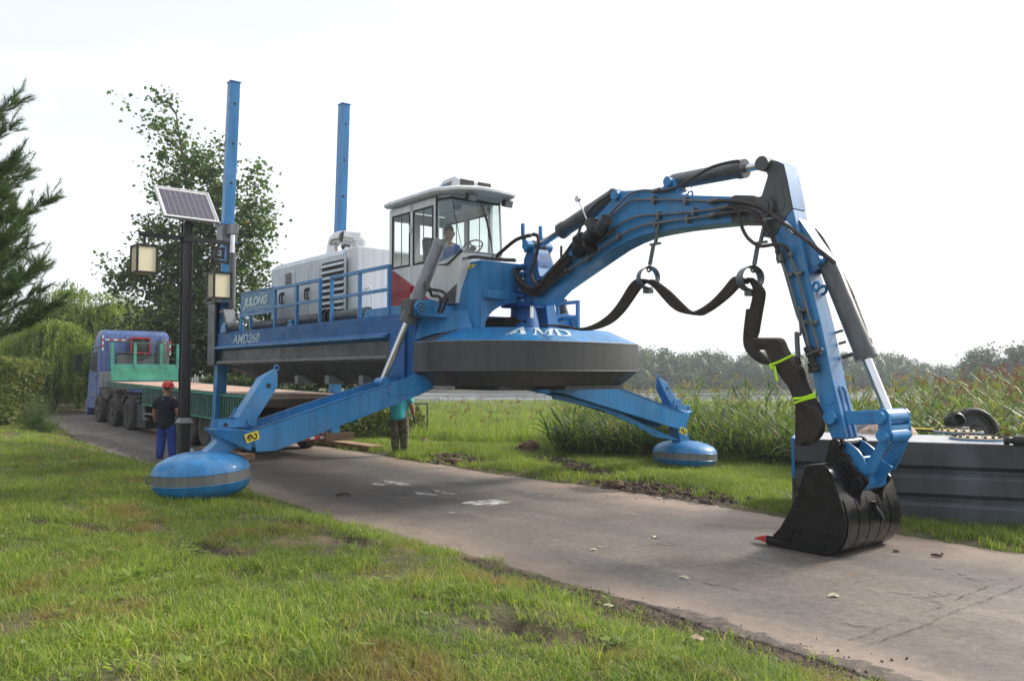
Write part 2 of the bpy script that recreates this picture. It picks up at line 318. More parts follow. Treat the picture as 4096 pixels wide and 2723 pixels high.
# ------------------------------------------------------------------ ground
def sstep(a, b, x): t = np.clip((x - a) / (b - a), 0, 1); return t * t * (3 - 2 * t)
def road_edges(u):
    sh = -.03 * np.clip(-u - 22, 0, None) ** 2
    w = (vn(u * .8, u * 0 + 3, 5) - .5) * .18 + (vn(u * 3.1, u * 0 + 7, 6) - .5) * .10
    w2 = (vn(u * .7, u * 0 + 13, 8) - .5) * .16 + (vn(u * 3.3, u * 0 + 17, 9) - .5) * .08
    return -3.42 + .6 * sstep(-12, -22, u) + sh + w, 1.18 + sh + w2
def zroad(u, v): return .014 * np.clip(-u - 10, 0, 14) + 0 * v
def zg(x, y):
    x = np.asarray(x, float); y = np.asarray(y, float)
    u = (x - O.x) * AX.x + (y - O.y) * AX.y; v = (x - O.x) * TX.x + (y - O.y) * TX.y
    l, r = road_edges(u); zr = zroad(u, v)
    left = zr + .27 * sstep(0, 1.5, l - v)
    s2 = np.clip(v - r, 0, None)
    right = zr - .02 * np.minimum(s2, 4) + .05 * sstep(0, .35, s2) - .0172 * np.clip(y - 20, 0, 75) * sstep(-16, -7, x + .05 * y)
    right = right + .25 * sstep(9, 13, x) * sstep(7, 11, y) * sstep(40, 25, y)
    z = np.where(v < (l + r) / 2, left, right)
    inr = (v > l + .04) & (v < r - .04)
    z = z - .075 * sstep(-.03, .22, np.minimum(v - l, r - v)) + .012
    lake = sstep(84, 95, y + 6 * (vn(x * .05, y * 0, 3) - .5)) * sstep(-30, -18, x)
    z = z * (1 - lake) + lake * -2.4
    far = sstep(143, 151, y); z = z * (1 - far) + far * (-.9 + .01 * (y - 150).clip(0, 400))
    bm_ = (fb(x * 1.3, y * 1.3, 21, 4) - .5) * .10 * np.where(inr, 0, 1) * sstep(0, .6, np.maximum(l - v, v - r))
    return z + bm_
def w_u(x, y): return (x - O.x) * AX.x + (y - O.y) * AX.y, (x - O.x) * TX.x + (y - O.y) * TX.y
# bare earth: polylines (world) with half width
def pl(Z, pts, z): return [onG(Z, p, z).xy for p in pts]
MUD = [(pl(Z19, [(1250, 350), (1420, 420), (1620, 460)], .05), .16), (pl(Z19, [(1620, 520), (1850, 580), (2100, 650), (2359, 740)], .05), .30),
       (pl(Z16, [(0, 790), (250, 850), (450, 900), (700, 970), (900, 1050), (1200, 1120), (1500, 1200)], .04), .26),
       (pl(Z19, [(50, 140), (290, 165)], .25), .16), (pl(Z19, [(480, 200), (700, 245)], .22), .17), (pl(Z19, [(560, 265), (810, 315)], .22), .10),
       (pl(Z14, [(180, 600), (370, 610)], .28), .12), (pl(Z14, [(480, 600), (600, 640)], .28), .10), (pl(Z14, [(690, 640), (880, 660)], .28), .10), (pl(Z14, [(1180, 755), (1460, 790)], .28), .13),
       (pl(Z14, [(1540, 905), (1560, 910)], .28), .09), (pl(Z19, [(1450, 820), (1700, 860)], .2), .10), (pl(Z19, [(1830, 930), (2050, 960)], .15), .12), (pl(Z19, [(900, 590), (1180, 640)], .27), .07),
       (pl(Z15, [(830, 560), (900, 600), (1040, 605)], -.02), .35), (pl(Z15, [(1340, 500), (1440, 530)], -.02), .3), (pl(Z15, [(1500, 570), (1640, 620), (1880, 700)], -.02), .36),
       (pl(Z15, [(1850, 770), (2100, 770), (2359, 815)], -.01), .40), (pl(Z16, [(0, 70), (250, 110), (520, 160), (640, 165)], 0), .30),
       (pl(Z13, [(700, 1230), (950, 1290), (1300, 1370), (1450, 1440)], .03), .28)]
def mudf(x, y):
    x = np.asarray(x, float); y = np.asarray(y, float); best = np.full(x.shape, 9.0)
    for pts, w in MUD:
        for a, b in zip(pts[:-1], pts[1:]):
            dx, dy = b.x - a.x, b.y - a.y; L2 = dx * dx + dy * dy + 1e-9
            t = np.clip(((x - a.x) * dx + (y - a.y) * dy) / L2, 0, 1)
            d = np.hypot(x - a.x - t * dx, y - a.y - t * dy) / (w * 1.45); best = np.minimum(best, d)
    best = best + (fb(x * 5, y * 5, 31, 3) - .5) * 1.5
    return 1 - sstep(.6, 1.25, best)
def axis(n, k, ext, c=0):
    t = np.linspace(-1, 1, n); return c + np.sinh(t * k) / math.sinh(k) * ext
gx = axis(430, 6.3, 700, 0); gy = axis(470, 6.0, 700, 9)
GX, GY = np.meshgrid(gx, gy); mudv = mudf(GX, GY)
UG, VG = (GX - O.x) * AX.x + (GY - O.y) * AX.y, (GX - O.x) * TX.x + (GY - O.y) * TX.y; LG, RG_ = road_edges(UG); awy = sstep(.05, .5, np.maximum(LG - VG, VG - RG_))
GZ = zg(GX, GY) - mudv * .07 * awy + mudv * (fb(GX * 7, GY * 7, 41, 3) - .5) * .20 * awy
def gridmesh(name, X, Y, Z, m, parent=None):
    h, w = X.shape; v = np.stack([X, Y, Z], -1).reshape(-1, 3); i = np.arange(h * w).reshape(h, w)
    f = np.stack([i[:-1, :-1], i[:-1, 1:], i[1:, 1:], i[1:, :-1]], -1).reshape(-1, 4)
    return npmesh(name, v, f, m, parent, True)
m, t, b, o = nmat('soil_and_thatch')
at = t.nodes.new('ShaderNodeAttribute'); at.attribute_name = 'mud'
base = ramp(t, noise(t, 1.6, 9), [(.3, (.050, .055, .018)), (.5, (.085, .080, .032)), (.66, (.15, .105, .06))])
soil = ramp(t, noise(t, 6, 8), [(.3, (.028, .018, .012)), (.55, (.07, .045, .029)), (.8, (.15, .10, .07))])
t.links.new(mixc(t, at.outputs['Fac'], base, soil), b.inputs['Base Color']); b.inputs['Roughness'].default_value = .95
bump(t, b, noise(t, 22, 8), .9, .05); M['ground'] = m
ground = gridmesh('ground', GX, GY, GZ, M['ground']); tag(ground, kind='structure')
a_ = ground.data.attributes.new('mud', 'FLOAT', 'POINT'); a_.data.foreach_set('value', mudv.astype(np.float32).ravel())
# road
us = np.concatenate([np.linspace(-60, -25, 60, endpoint=False), np.linspace(-25, 22, 640)]); ws = np.concatenate([[0, .012], np.linspace(.024, .976, 60), [.988, 1]])
Lr, Rr_ = road_edges(us); UU, WW = np.meshgrid(us, ws); VV = (Lr[None] - .12) * (1 - WW) + (Rr_[None] + .12) * WW
zed = zroad(UU, VV) + .004 - .14 * sstep(.012, 0, np.minimum(WW, 1 - WW))
RX = O.x + AX.x * UU + TX.x * VV; RY = O.y + AX.y * UU + TX.y * VV; rmud = mudf(RX, RY)
zed = zed + (fb(UU * .6, VV * .6, 51, 3) - .5) * .012 + rmud * (fb(UU * 9, VV * 9, 52, 3)) * .035
m, t, b, o = nmat('worn_asphalt')
at = t.nodes.new('ShaderNodeAttribute'); at.attribute_name = 'edge'; av = t.nodes.new('ShaderNodeAttribute'); av.attribute_name = 'hull_shade'
c1 = ramp(t, noise(t, .7, 8, dist=.3), [(.34, (.086, .070, .058)), (.5, (.126, .103, .085)), (.66, (.165, .135, .110))])
c2 = ramp(t, noise(t, 90, 3), [(.3, (.62, .62, .62)), (.5, (1, 1, 1)), (.75, (1.35, 1.33, 1.3))])
c1 = mixc(t, .8, c1, c2, 'MULTIPLY')
tcr = t.nodes.new('ShaderNodeTexCoord'); mr = t.nodes.new('ShaderNodeMapping'); mr.inputs[2].default_value = (0, 0, R(51)); t.links.new(tcr.outputs['Object'], mr.inputs[0]); mr2 = t.nodes.new('ShaderNodeMapping'); mr2.inputs[3].default_value = (.22, 1.5, 1); t.links.new(mr.outputs[0], mr2.inputs[0])
nr = t.nodes.new('ShaderNodeTexNoise'); nr.inputs['Scale'].default_value = 1.1; nr.inputs['Detail'].default_value = 8; nr.inputs['Distortion'].default_value = .8; t.links.new(mr2.outputs[0], nr.inputs['Vector'])
c1 = mixc(t, ramp(t, nr.outputs[0], [(.47, (0, 0, 0)), (.64, (.8, .8, .8))]), c1, (.084, .077, .073))
c1 = mixc(t, ramp(t, nr.outputs[0], [(.28, (.7, .7, .7)), (.42, (0, 0, 0))]), c1, (.205, .165, .135))
c3 = ramp(t, noise(t, 13, 7), [(.35, (.74, .74, .74)), (.65, (1.24, 1.22, 1.2))]); c1 = mixc(t, .9, c1, c3, 'MULTIPLY')
tan = noise(t, 1.7, 9, dist=.4); ad = t.nodes.new('ShaderNodeMath'); ad.operation = 'MULTIPLY'; t.links.new(at.outputs['Fac'], ad.inputs[0]); t.links.new(ramp(t, tan, [(.3, (.35,) * 3), (.6, (1,) * 3)]), ad.inputs[1])
c1 = mixc(t, ad.outputs[0], c1, (.29, .215, .165))
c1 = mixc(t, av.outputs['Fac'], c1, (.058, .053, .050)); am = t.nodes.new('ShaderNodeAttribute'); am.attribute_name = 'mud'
gt = t.nodes.new('ShaderNodeMath'); gt.operation = 'MULTIPLY_ADD'; t.links.new(noise(t, 26, 9, dist=.5), gt.inputs[0]); gt.inputs[1].default_value = -1.35; t.links.new(am.outputs['Fac'], gt.inputs[2])
c1 = mixc(t, ramp(t, gt.outputs[0], [(.0, (0, 0, 0)), (.22, (1, 1, 1))]), c1, ramp(t, noise(t, 11, 6), [(.3, (.035, .024, .017)), (.7, (.10, .072, .053))])); t.links.new(c1, b.inputs['Base Color'])
t.links.new(ramp(t, noise(t, 2, 6), [(.3, (.55,) * 3), (.7, (.8,) * 3)]), b.inputs['Roughness']); bump(t, b, noise(t, 110, 4), .5, .012); M['road'] = m
road = gridmesh('road', RX, RY, zed, M['road']); tag(road, kind='structure')
a_ = road.data.attributes.new('mud', 'FLOAT', 'POINT'); a_.data.foreach_set('value', rmud.astype(np.float32).ravel())
e_ = np.clip(sstep(.20, .0, WW + .08 * (fb(UU * 1.5, VV * 1.5, 61) - .5)) * .7 + sstep(.72, .95, WW + .1 * (fb(UU * 1.2, VV * 1.2, 62) - .5)) * 1.0, 0, 1)
a_ = road.data.attributes.new('edge', 'FLOAT', 'POINT'); a_.data.foreach_set('value', e_.astype(np.float32).ravel())
hshade = sstep(4.5, -1, UU) * sstep(-16, -8, UU) * sstep(.05, .25, WW) * sstep(.97, .7, WW) * (.55 + .6 * (fb(UU * .8, VV * 1.1, 71) - .3)); hshade = np.clip(hshade, 0, .75)  # soft shadow beneath the hull, darkened into the road colour
a_ = road.data.attributes.new('hull_shade', 'FLOAT', 'POINT'); a_.data.foreach_set('value', hshade.astype(np.float32).ravel())
def flat_blob(name, Z, pts, m, z=.009, parent=None, jag=.25, sub=5):
    w = [onG(Z, p, z) for p in pts]; c = sum(w, Vector()) / len(w); out = []
    for i in range(len(w)):
        a, b_ = w[i], w[(i + 1) % len(w)]
        for k in range(sub):
            q = a.lerp(b_, k / sub); out.append(c + (q - c) * (1 + random.uniform(-jag, jag * .5)))
    uu = [w_u(p.x, p.y) for p in out]
    out = [Vector((p.x, p.y, z + float(zroad(np.array(q[0]), np.array(q[1]))))) for p, q in zip(out, uu)]
    mb = MB(); mb.add(out + [Vector((c.x, c.y, out[0].z))], [(i, (i + 1) % len(out), len(out)) for i in range(len(out))]); return mb.build(name, m, parent)
def patchmat(name, c, thr):
    m, t, b, o = nmat(name); b.inputs['Base Color'].default_value = (*c, 1); b.inputs['Roughness'].default_value = .8
    tr = t.nodes.new('ShaderNodeBsdfTransparent'); ms = t.nodes.new('ShaderNodeMixShader')
    t.links.new(ramp(t, noise(t, 7, 9, dist=.6), [(thr, (0, 0, 0)), (thr + .3, (1, 1, 1))]), ms.inputs[0])
    t.links.new(tr.outputs[0], ms.inputs[1]); t.links.new(b.outputs[0], ms.inputs[2]); t.links.new(ms.outputs[0], o.inputs[0]); return m
M['chalk'] = patchmat('chalky_stain', (.47, .46, .45), .33); M['tanp'] = patchmat('pale_tan_stain', (.185, .158, .134), .40); M['orangep'] = patchmat('orange_stain', (.38, .17, .05), .48)
M['greyp'] = patchmat('pale_grey_stain', (.15, .143, .138), .44)
for Z, pts, k in [(Z15, [(375, 700), (420, 708), (530, 722), (610, 742), (540, 750), (470, 738), (400, 722)], 'chalk'), (Z15, [(310, 724), (420, 730), (450, 742), (330, 742)], 'chalk'),
                  (Z15, [(590, 782), (680, 788), (780, 806), (700, 812), (610, 800)], 'chalk'), (Z15, [(710, 768), (760, 770), (890, 800), (840, 806), (740, 785)], 'chalk'),
                  (Z15, [(910, 850), (1050, 842), (1080, 836), (1200, 840), (1290, 858), (1200, 868), (1130, 878), (980, 876)], 'chalk'),
                  (Z15, [(830, 922), (880, 922), (870, 928), (835, 928)], 'chalk'), (Z15, [(490, 820), (565, 820), (550, 827), (495, 827)], 'chalk'), (Z15, [(260, 660), (390, 665), (380, 690), (290, 685)], 'greyp'),
                  (Z16, [(540, 310), (600, 315), (640, 330), (590, 332)], 'tanp'), (Z16, [(1790, 690), (1850, 670), (1950, 690), (1900, 715), (1810, 715)], 'tanp'), (Z16, [(1560, 680), (1700, 690), (1900, 735), (1880, 765), (1720, 720)], 'tanp'),
                  (Z16, [(1990, 600), (2100, 590), (2200, 612), (2100, 630)], 'tanp'), (Z16, [(1800, 540), (1940, 548), (1930, 560), (1830, 552)], 'tanp'), (Z16, [(1090, 532), (1200, 545), (1420, 590), (1390, 598), (1180, 562)], 'orangep'),
                  (Z16, [(180, 395), (340, 385), (350, 410), (220, 415)], 'greyp'), (Z16, [(450, 620), (700, 660), (690, 680), (500, 650)], 'greyp'), (Z16, [(1280, 860), (1420, 880), (1440, 900), (1330, 885)], 'tanp'),
                  (Z16, [(1960, 570), (2050, 585), (2040, 592), (1980, 582)], 'tanp'), (Z16, [(800, 1080), (900, 1110), (880, 1150), (820, 1120)], 'chalk'), (Z15, [(1200, 760), (1500, 790), (1700, 840), (1500, 850), (1300, 800)], 'greyp')]:
    ob = flat_blob('stain', Z, pts, M[k], .009 if k != 'greyp' else .012, road)
M['crack'] = mat('dark_crack', (.03, .026, .022), .95, 0, .3, 8, .3, 30)  # plain dark tone for the road cracks
def crack(Z, pts, w):
    w3 = spl([onG(Z, p, .013) for p in pts], 7); mb = MB(); l = []
    for i, p in enumerate(w3):
        d = (w3[min(i + 1, len(w3) - 1)] - w3[max(i - 1, 0)]).normalized(); n = Vector((-d.y, d.x, 0)); j = Vector((random.uniform(-.012, .012), random.uniform(-.012, .012), 0))
        ww = w * random.uniform(.0, .75); l += [p + n * ww + j, p - n * ww + j]
    mb.add(l, [(2 * i, 2 * i + 1, 2 * i + 3, 2 * i + 2) for i in range(len(w3) - 1)]); mb.build('crack', M['crack'], road)
crack(Z16, [(1330, 970), (1450, 925), (1560, 878), (1680, 845)], .006); crack(Z16, [(1740, 810), (1850, 780), (1980, 720), (2120, 660), (2300, 605)], .007)
crack(Z16, [(1500, 980), (1650, 925), (1780, 880), (1930, 810), (2100, 745), (2250, 690), (2359, 640)], .006); crack(Z16, [(1740, 812), (1800, 828), (1880, 835)], .004); crack(Z16, [(1300, 1030), (1400, 1005), (1500, 975)], .003)
# water
m, t, b, o = nmat('lake_water'); b.inputs['Base Color'].default_value = (.035, .045, .05, 1); b.inputs['Roughness'].default_value = .12
t.links.new(ramp(t, noise(t, .12, 8, map=(.35, 1, 1), dist=.5), [(.45, (.03, .038, .042)), (.62, (.11, .115, .10))]), b.inputs['Base Color'])
t.links.new(ramp(t, noise(t, .12, 8, map=(.35, 1, 1), dist=.5), [(.45, (.15,) * 3), (.62, (.6,) * 3)]), b.inputs['Roughness'])
bump(t, b, noise(t, 1.6, 6, map=(.5, 1.3, 1)), .35, .12); M['water'] = m
wx = np.linspace(-420, 460, 30); wy = np.linspace(60, 175, 24); WX, WY = np.meshgrid(wx, wy)
tag(gridmesh('water', WX, WY, WX * 0 - 1.2, M['water']), kind='structure')
# ------------------------------------------------------------------ vegetation
def blades(n, h, w, lean, spread, seg=3, droop=.5, rng=RNG):
    V_, F_ = [], []
    for i in range(n):
        a = rng.uniform(0, 6.283); r = spread * math.sqrt(rng.uniform()); bx, by = r * math.cos(a), r * math.sin(a)
        d = rng.uniform(0, 6.283); hh = h * rng.uniform(.45, 1.15); ln = lean * rng.uniform(.2, 1.3); ww = w * rng.uniform(.6, 1.2); px, py = -math.sin(d), math.cos(d)
        n0 = len(V_)
        for k in range(seg + 1):
            t = k / seg; x = ln * hh * t ** 1.6; z = hh * (t - droop * ln * t * t * .6); wd = ww * (1 - t) ** .7 * .5 if k < seg else 0
            cx, cy = bx + math.cos(d) * x, by + math.sin(d) * x
            if k < seg: V_ += [(cx + px * wd, cy + py * wd, z), (cx - px * wd, cy - py * wd, z)]
            else: V_ += [(cx, cy, z)]
        for k in range(seg - 1): F_.append((n0 + 2 * k, n0 + 2 * k + 1, n0 + 2 * k + 3)); F_.append((n0 + 2 * k, n0 + 2 * k + 3, n0 + 2 * k + 2))
        F_.append((n0 + 2 * seg - 2, n0 + 2 * seg - 1, n0 + 2 * seg))
    return np.array(V_), np.array(F_)
def source(name, v, f, mats, mi=None):      # mesh datablock holder used only inside geometry nodes
    me = bpy.data.meshes.new(name); me.from_pydata([tuple(p) for p in v], [], [tuple(q) for q in f])
    for q in (mats if isinstance(mats, list) else [mats]): me.materials.append(q)
    if mi is not None: me.polygons.foreach_set('material_index', mi)
    return me
def scatter(name, pts, meshes, smin, smax, label=None, seed=1, tilt=.15, parent=None, scl=None, rand=None):
    """points carry instances of one of several small meshes: one object of kind 'stuff'"""
    # instances are written out with numpy per chunk when small, otherwise by geometry nodes
    me = bpy.data.meshes.new(name); me.vertices.add(len(pts)); me.vertices.foreach_set('co', np.asarray(pts, np.float32).ravel())
    rg = np.random.default_rng(seed); n = len(pts)
    rot = np.stack([rg.normal(0, tilt, n), rg.normal(0, tilt, n), rg.uniform(0, 6.283, n)], -1).astype(np.float32)
    a = me.attributes.new('rot', 'FLOAT_VECTOR', 'POINT'); a.data.foreach_set('vector', rot.ravel())
    s = rg.uniform(smin, smax, n); s = s if scl is None else s * scl
    a = me.attributes.new('scl', 'FLOAT', 'POINT'); a.data.foreach_set('value', s.astype(np.float32))
    a = me.attributes.new('idx', 'INT', 'POINT'); a.data.foreach_set('value', rg.integers(0, len(meshes), n).astype(np.int32))
    o = bpy.data.objects.new(name, me); COL.objects.link(o)
    g = bpy.data.node_groups.new('scatter', 'GeometryNodeTree'); g.interface.new_socket('Geometry', in_out='INPUT', socket_type='NodeSocketGeometry'); g.interface.new_socket('Geometry', in_out='OUTPUT', socket_type='NodeSocketGeometry')
    N = g.nodes.new; gi = N('NodeGroupInput'); go = N('NodeGroupOutput'); iop = N('GeometryNodeInstanceOnPoints'); j = N('GeometryNodeGeometryToInstance')
    for k, q in list(enumerate(meshes))[::-1]:
        holder = SRC.get(q.name)
        if holder is None:
            holder = bpy.data.objects.new(q.name, q); SRC[q.name] = holder
        oi = N('GeometryNodeObjectInfo'); oi.inputs[0].default_value = holder; oi.transform_space = 'ORIGINAL'; g.links.new(oi.outputs['Geometry'], j.inputs[0])
    def attr(nm, ty):
        q = N('GeometryNodeInputNamedAttribute'); q.data_type = ty; q.inputs[0].default_value = nm; return q.outputs[0]
    mtp = N('GeometryNodeMeshToPoints'); g.links.new(gi.outputs[0], mtp.inputs[0])
    g.links.new(mtp.outputs[0], iop.inputs['Points']); g.links.new(j.outputs[0], iop.inputs['Instance']); iop.inputs['Pick Instance'].default_value = True
    g.links.new(attr('idx', 'INT'), iop.inputs['Instance Index'])
    er = N('FunctionNodeEulerToRotation'); g.links.new(attr('rot', 'FLOAT_VECTOR'), er.inputs[0]); g.links.new(er.outputs[0], iop.inputs['Rotation'])
    g.links.new(attr('scl', 'FLOAT'), iop.inputs['Scale']); g.links.new(iop.outputs[0], go.inputs[0])
    o.modifiers.new('scatter', 'NODES').node_group = g
    if parent: o.parent = parent
    return o
SRC = {}
def vis(x, y, pad=.06):     # roughly inside the view, with a margin for side steps
    return (y > 1.2) & (np.abs(x) < y * (.62 + pad) + 1.2)
def seedpts(x0, x1, y0, y1, dens, seed, power=0):
    rg = np.random.default_rng(seed); n = int((x1 - x0) * (y1 - y0) * dens); x = rg.uniform(x0, x1, n); y = rg.uniform(y0, y1, n); return x, y
def put(x, y): return np.stack([x, y, zg(x, y) - .005], -1)
short = [source('lawn_tuft_%d' % i, *blades(22, .080, .0052, 1.0, .07, 3, .8), M['grass']) for i in range(5)]
mid = [source('lawn_clump_%d' % i, *blades(24, .14, .0065, .9, .07, 3, .7), M['grass']) for i in range(4)]
# broad leaved weeds
def weed():
    V_, F_ = [], []
    for i in range(9):
        a = RNG.uniform(0, 6.28); l = RNG.uniform(.03, .06); w = l * .42; e = RNG.uniform(.2, .9); n0 = len(V_); c, s = math.cos(a), math.sin(a); r = RNG.uniform(0, .04); h = RNG.uniform(.02, .07)
        for (t, q) in ((0, 0), (.5, 1), (1, 0), (.5, -1)): V_.append((c * (r + l * t) - s * w * q, s * (r + l * t) + c * w * q, h + e * l * t * .5))
        F_ += [(n0, n0 + 1, n0 + 2), (n0, n0 + 2, n0 + 3)]
    return np.array(V_), np.array(F_)
weeds = [source('weed_rosette_%d' % i, *weed(), M['leaf_wil']) for i in range(3)]
P = []; S = []
for (y0, y1, dens) in ((2.2, 5, 420), (5, 7.5, 330), (7.5, 11, 200), (11, 17, 110), (17, 34, 45)):
    x, y = seedpts(-24, 6, y0, y1, dens, int(y0 * 10)); u, v = w_u(x, y); l, r = road_edges(u)
    k = vis(x, y) & (v < l - .02 + .16 * (vn(u * 2, v * 2, 77) - .5)) & (RNG.uniform(size=len(x)) > mudf(x, y) * .93) & (RNG.uniform(size=len(x)) < .12 + .95 * sstep(.24, .47, fb(x * 1.5, y * 1.5, 81, 4)))
    k &= RNG.uniform(size=len(x)) < .25 + sstep(0, .45, l - v)
    P.append(put(x[k], y[k])); S.append(np.full(k.sum(), 1 + .5 * (y0 - 2) / 14) * (.55 + 1.0 * fb(x[k] * .8, y[k] * .8, 91, 3)))
P = np.concatenate(P); S = np.concatenate(S)
tag(scatter('verge_grass', P, short, .75, 1.35, seed=3, scl=S), 'short patchy grass with dry spots on the near roadside verge', 'grass', kind='stuff')
x, y = seedpts(-14, 5, 2.2, 15, 36, 5); u, v = w_u(x, y); l, r = road_edges(u)
k = vis(x, y) & (v < l - .05) & (RNG.uniform(size=len(x)) < 2.2 * (fb(x * .9, y * .9, 83, 3) - .38)) & (mudf(x, y) < .4)
tag(scatter('long_grass', put(x[k], y[k]), mid, .7, 1.35, seed=4), 'longer upright grass clumps scattered over the near verge', 'grass', kind='stuff')
x, y = seedpts(-12, 5, 2.2, 11, 30, 6); u, v = w_u(x, y); l, r = road_edges(u)
k = vis(x, y) & (v < l - .1) & (RNG.uniform(size=len(x)) < 3 * (fb(x * 1.4, y * 1.4, 87, 3) - .45))
tag(scatter('broad_leaved_weeds', put(x[k], y[k]), weeds, .6, 1.2, seed=5), 'small broad leaved weeds among the near verge grass', 'weeds', kind='stuff')
# right verge and meadow
shortr = [source('meadow_tuft_%d' % i, *blades(18, .13, .011, .7, .09, 3, .6), M['grassr']) for i in range(4)]
tallr = [source('meadow_clump_%d' % i, *blades(26, .42, .02, .55, .22, 3, .5), M['grassr']) for i in range(4)]
P = []; S = []
for (y0, y1, dens, sc) in ((7, 12, 170, .8), (12, 18, 130, .9), (18, 26, 70, 1.1), (26, 45, 16, 2.0)):
    x, y = seedpts(-14, 28, y0, y1, dens, int(y0 * 7)); u, v = w_u(x, y); l, r = road_edges(u)
    k = vis(x, y) & (v > r + .02 + .12 * (vn(u * 2, v * 2, 78) - .5)) & (RNG.uniform(size=len(x)) > mudf(x, y) * .93) & (RNG.uniform(size=len(x)) < .5 + fb(x, y, 84, 3))
    k &= (RNG.uniform(size=len(x)) < .3 + sstep(0, .4, v - r))
    P.append(put(x[k], y[k])); S.append(np.full(k.sum(), sc) * (.7 + .6 * fb(x[k] * .7, y[k] * .7, 93, 3)))
tag(scatter('lakeside_grass', np.concatenate(P), shortr, .75, 1.3, seed=6, scl=np.concatenate(S)), 'bright short grass strip between the road and the reeds', 'grass', kind='stuff')
P = []; S = []
for (y0, y1, dens, sc) in ((23, 32, 9, 1.1), (32, 50, 5, .8), (50, 88, 2.4, .75)):
    x, y = seedpts(-22, 60, y0, y1, dens, int(y0 * 7)); u, v = w_u(x, y)
    k = vis(x, y, .1) & (v > 4.2) & (RNG.uniform(size=len(x)) < .35 + 1.0 * fb(x * .3, y * .3, 85, 3)) & (x > -22 + 0 * y) & (zg(x, y) > -1.22)
    P.append(put(x[k], y[k])); S.append(np.full(k.sum(), sc) * (.6 + .8 * fb(x[k] * .3, y[k] * .3, 94, 3)))
tag(scatter('meadow_grass', np.concatenate(P), tallr, .7, 1.3, seed=7, scl=np.concatenate(S)), 'tall hazy green meadow grass reaching down to the lake', 'meadow', kind='stuff')
# reeds
def reed(h, nl, plume, lw=.028, ll=.5, tint=0):
    V_, F_, MI = [], [], []
    ph = RNG.uniform(0, 6.28); lx, ly = RNG.normal(0, .07), RNG.normal(0, .07)
    st = [(lx * t * t * h, ly * t * t * h, h * t) for t in (0, .35, .7, 1)]
    n0 = len(V_)
    for i, (x, y, z) in enumerate(st): V_ += [(x - .006, y, z), (x + .006, y, z)]
    for i in range(3): F_.append((n0 + 2 * i, n0 + 2 * i + 1, n0 + 2 * i + 3, n0 + 2 * i + 2)); MI.append(0)
    for i in range(nl):
        t = .12 + .8 * i / nl; a = ph + i * 2.4 + RNG.uniform(-.4, .4); c, s = math.cos(a), math.sin(a); x0, y0, z0 = lx * t * t * h, ly * t * t * h, h * t
        L_ = ll * RNG.uniform(.7, 1.3); n0 = len(V_); dr = RNG.uniform(.2, .75)
        for k, (q, wd) in enumerate(((0, .5), (.35, 1), (.7, .7), (1, .0))):
            r = L_ * q * .75; z = z0 + L_ * (q * .8 - dr * q * q * .9); w = lw * wd
            V_ += [(x0 + c * r - s * w / 2, y0 + s * r + c * w / 2, z), (x0 + c * r + s * w / 2, y0 + s * r - c * w / 2, z)]
        for k in range(3): F_.append((n0 + 2 * k, n0 + 2 * k + 1, n0 + 2 * k + 3, n0 + 2 * k + 2)); MI.append(0)
    if plume:
        a0 = RNG.uniform(0, 6.28); c, s = math.cos(a0), math.sin(a0)
        for i in range(26):
            q = RNG.uniform(0, 1); bx = lx * h + c * .16 * q * q; by = ly * h + s * .16 * q * q; bz = h + .26 * q - .10 * q * q
            a = RNG.uniform(0, 6.28); l = .10 * (1 - .5 * q); n0 = len(V_); dx, dy = math.cos(a) * l * .5 + c * l * .5, math.sin(a) * l * .5 + s * l * .5
            V_ += [(bx, by, bz), (bx + dx + .006, by + dy, bz + l * .25), (bx + dx * 1.4, by + dy * 1.4 + .005, bz - l * .2)]; F_.append((n0, n0 + 1, n0 + 2)); MI.append(1)
    return V_, F_, MI
def reedsrc(name, pm, **k):
    v, f, mi = reed(**k); return source(name, v, f, [M['reed'], pm], mi)
rA = [reedsrc('tall_reed_%d' % i, M['plume'], h=RNG.uniform(1.3, 2.0), nl=12, plume=i % 3 == 0, ll=.62, lw=.042) for i in range(8)]
rB = [reedsrc('low_reed_%d' % i, M['plumer'], h=RNG.uniform(.75, 1.25), nl=11, plume=False, ll=.8, lw=.050) for i in range(5)]
rC = [reedsrc('russet_reed_%d' % i, M['plumer'], h=RNG.uniform(1.1, 1.7), nl=10, plume=i % 2 == 0, ll=.55) for i in range(8)]
rD = [reedsrc('low_russet_%d' % i, M['plumer'], h=RNG.uniform(.6, 1.0), nl=8, plume=True, ll=.4) for i in range(5)]
def inpoly(x, y, poly):
    c = np.zeros(len(x), bool); n = len(poly)
    for i in range(n):
        (x0, y0), (x1, y1) = poly[i], poly[(i + 1) % n]
        c ^= ((y0 > y) != (y1 > y)) & (x < (x1 - x0) * (y - y0) / (y1 - y0 + 1e-12) + x0)
    return c
bedA = [(1.0, 19.3), (3.0, 18.2), (5.2, 17.6), (6.5, 15.4), (7.4, 13.4), (10, 13.0), (13.5, 19), (13, 26), (6, 27), (1.5, 24)]
x, y = seedpts(0, 15, 12, 28, 4.2, 11); k = inpoly(x, y, bedA); x, y = x[k], y[k]
tag(scatter('lakeside_reeds', put(x, y), rA, .62, 1.05, seed=8, tilt=.10), 'tall green reeds with straw plumes behind the right float', 'reeds', kind='stuff')
x, y = seedpts(0, 15, 12, 28, 34, 12); k = inpoly(x, y, bedA); x, y = x[k], y[k]
tag(scatter('reed_undergrowth', put(x, y), rB, .5, .95, seed=9, tilt=.25), 'dense leafy lower growth at the foot of the tall reeds', 'reeds', kind='stuff')
bedB = [(6.5, 13.2), (12, 11.2), (18, 13), (26, 20), (24, 30), (14, 28), (8.6, 19), (7.2, 15.5)]
x, y = seedpts(6, 27, 11, 31, 9, 13); k = inpoly(x, y, bedB) & vis(x, y, .12); x, y = x[k], y[k]
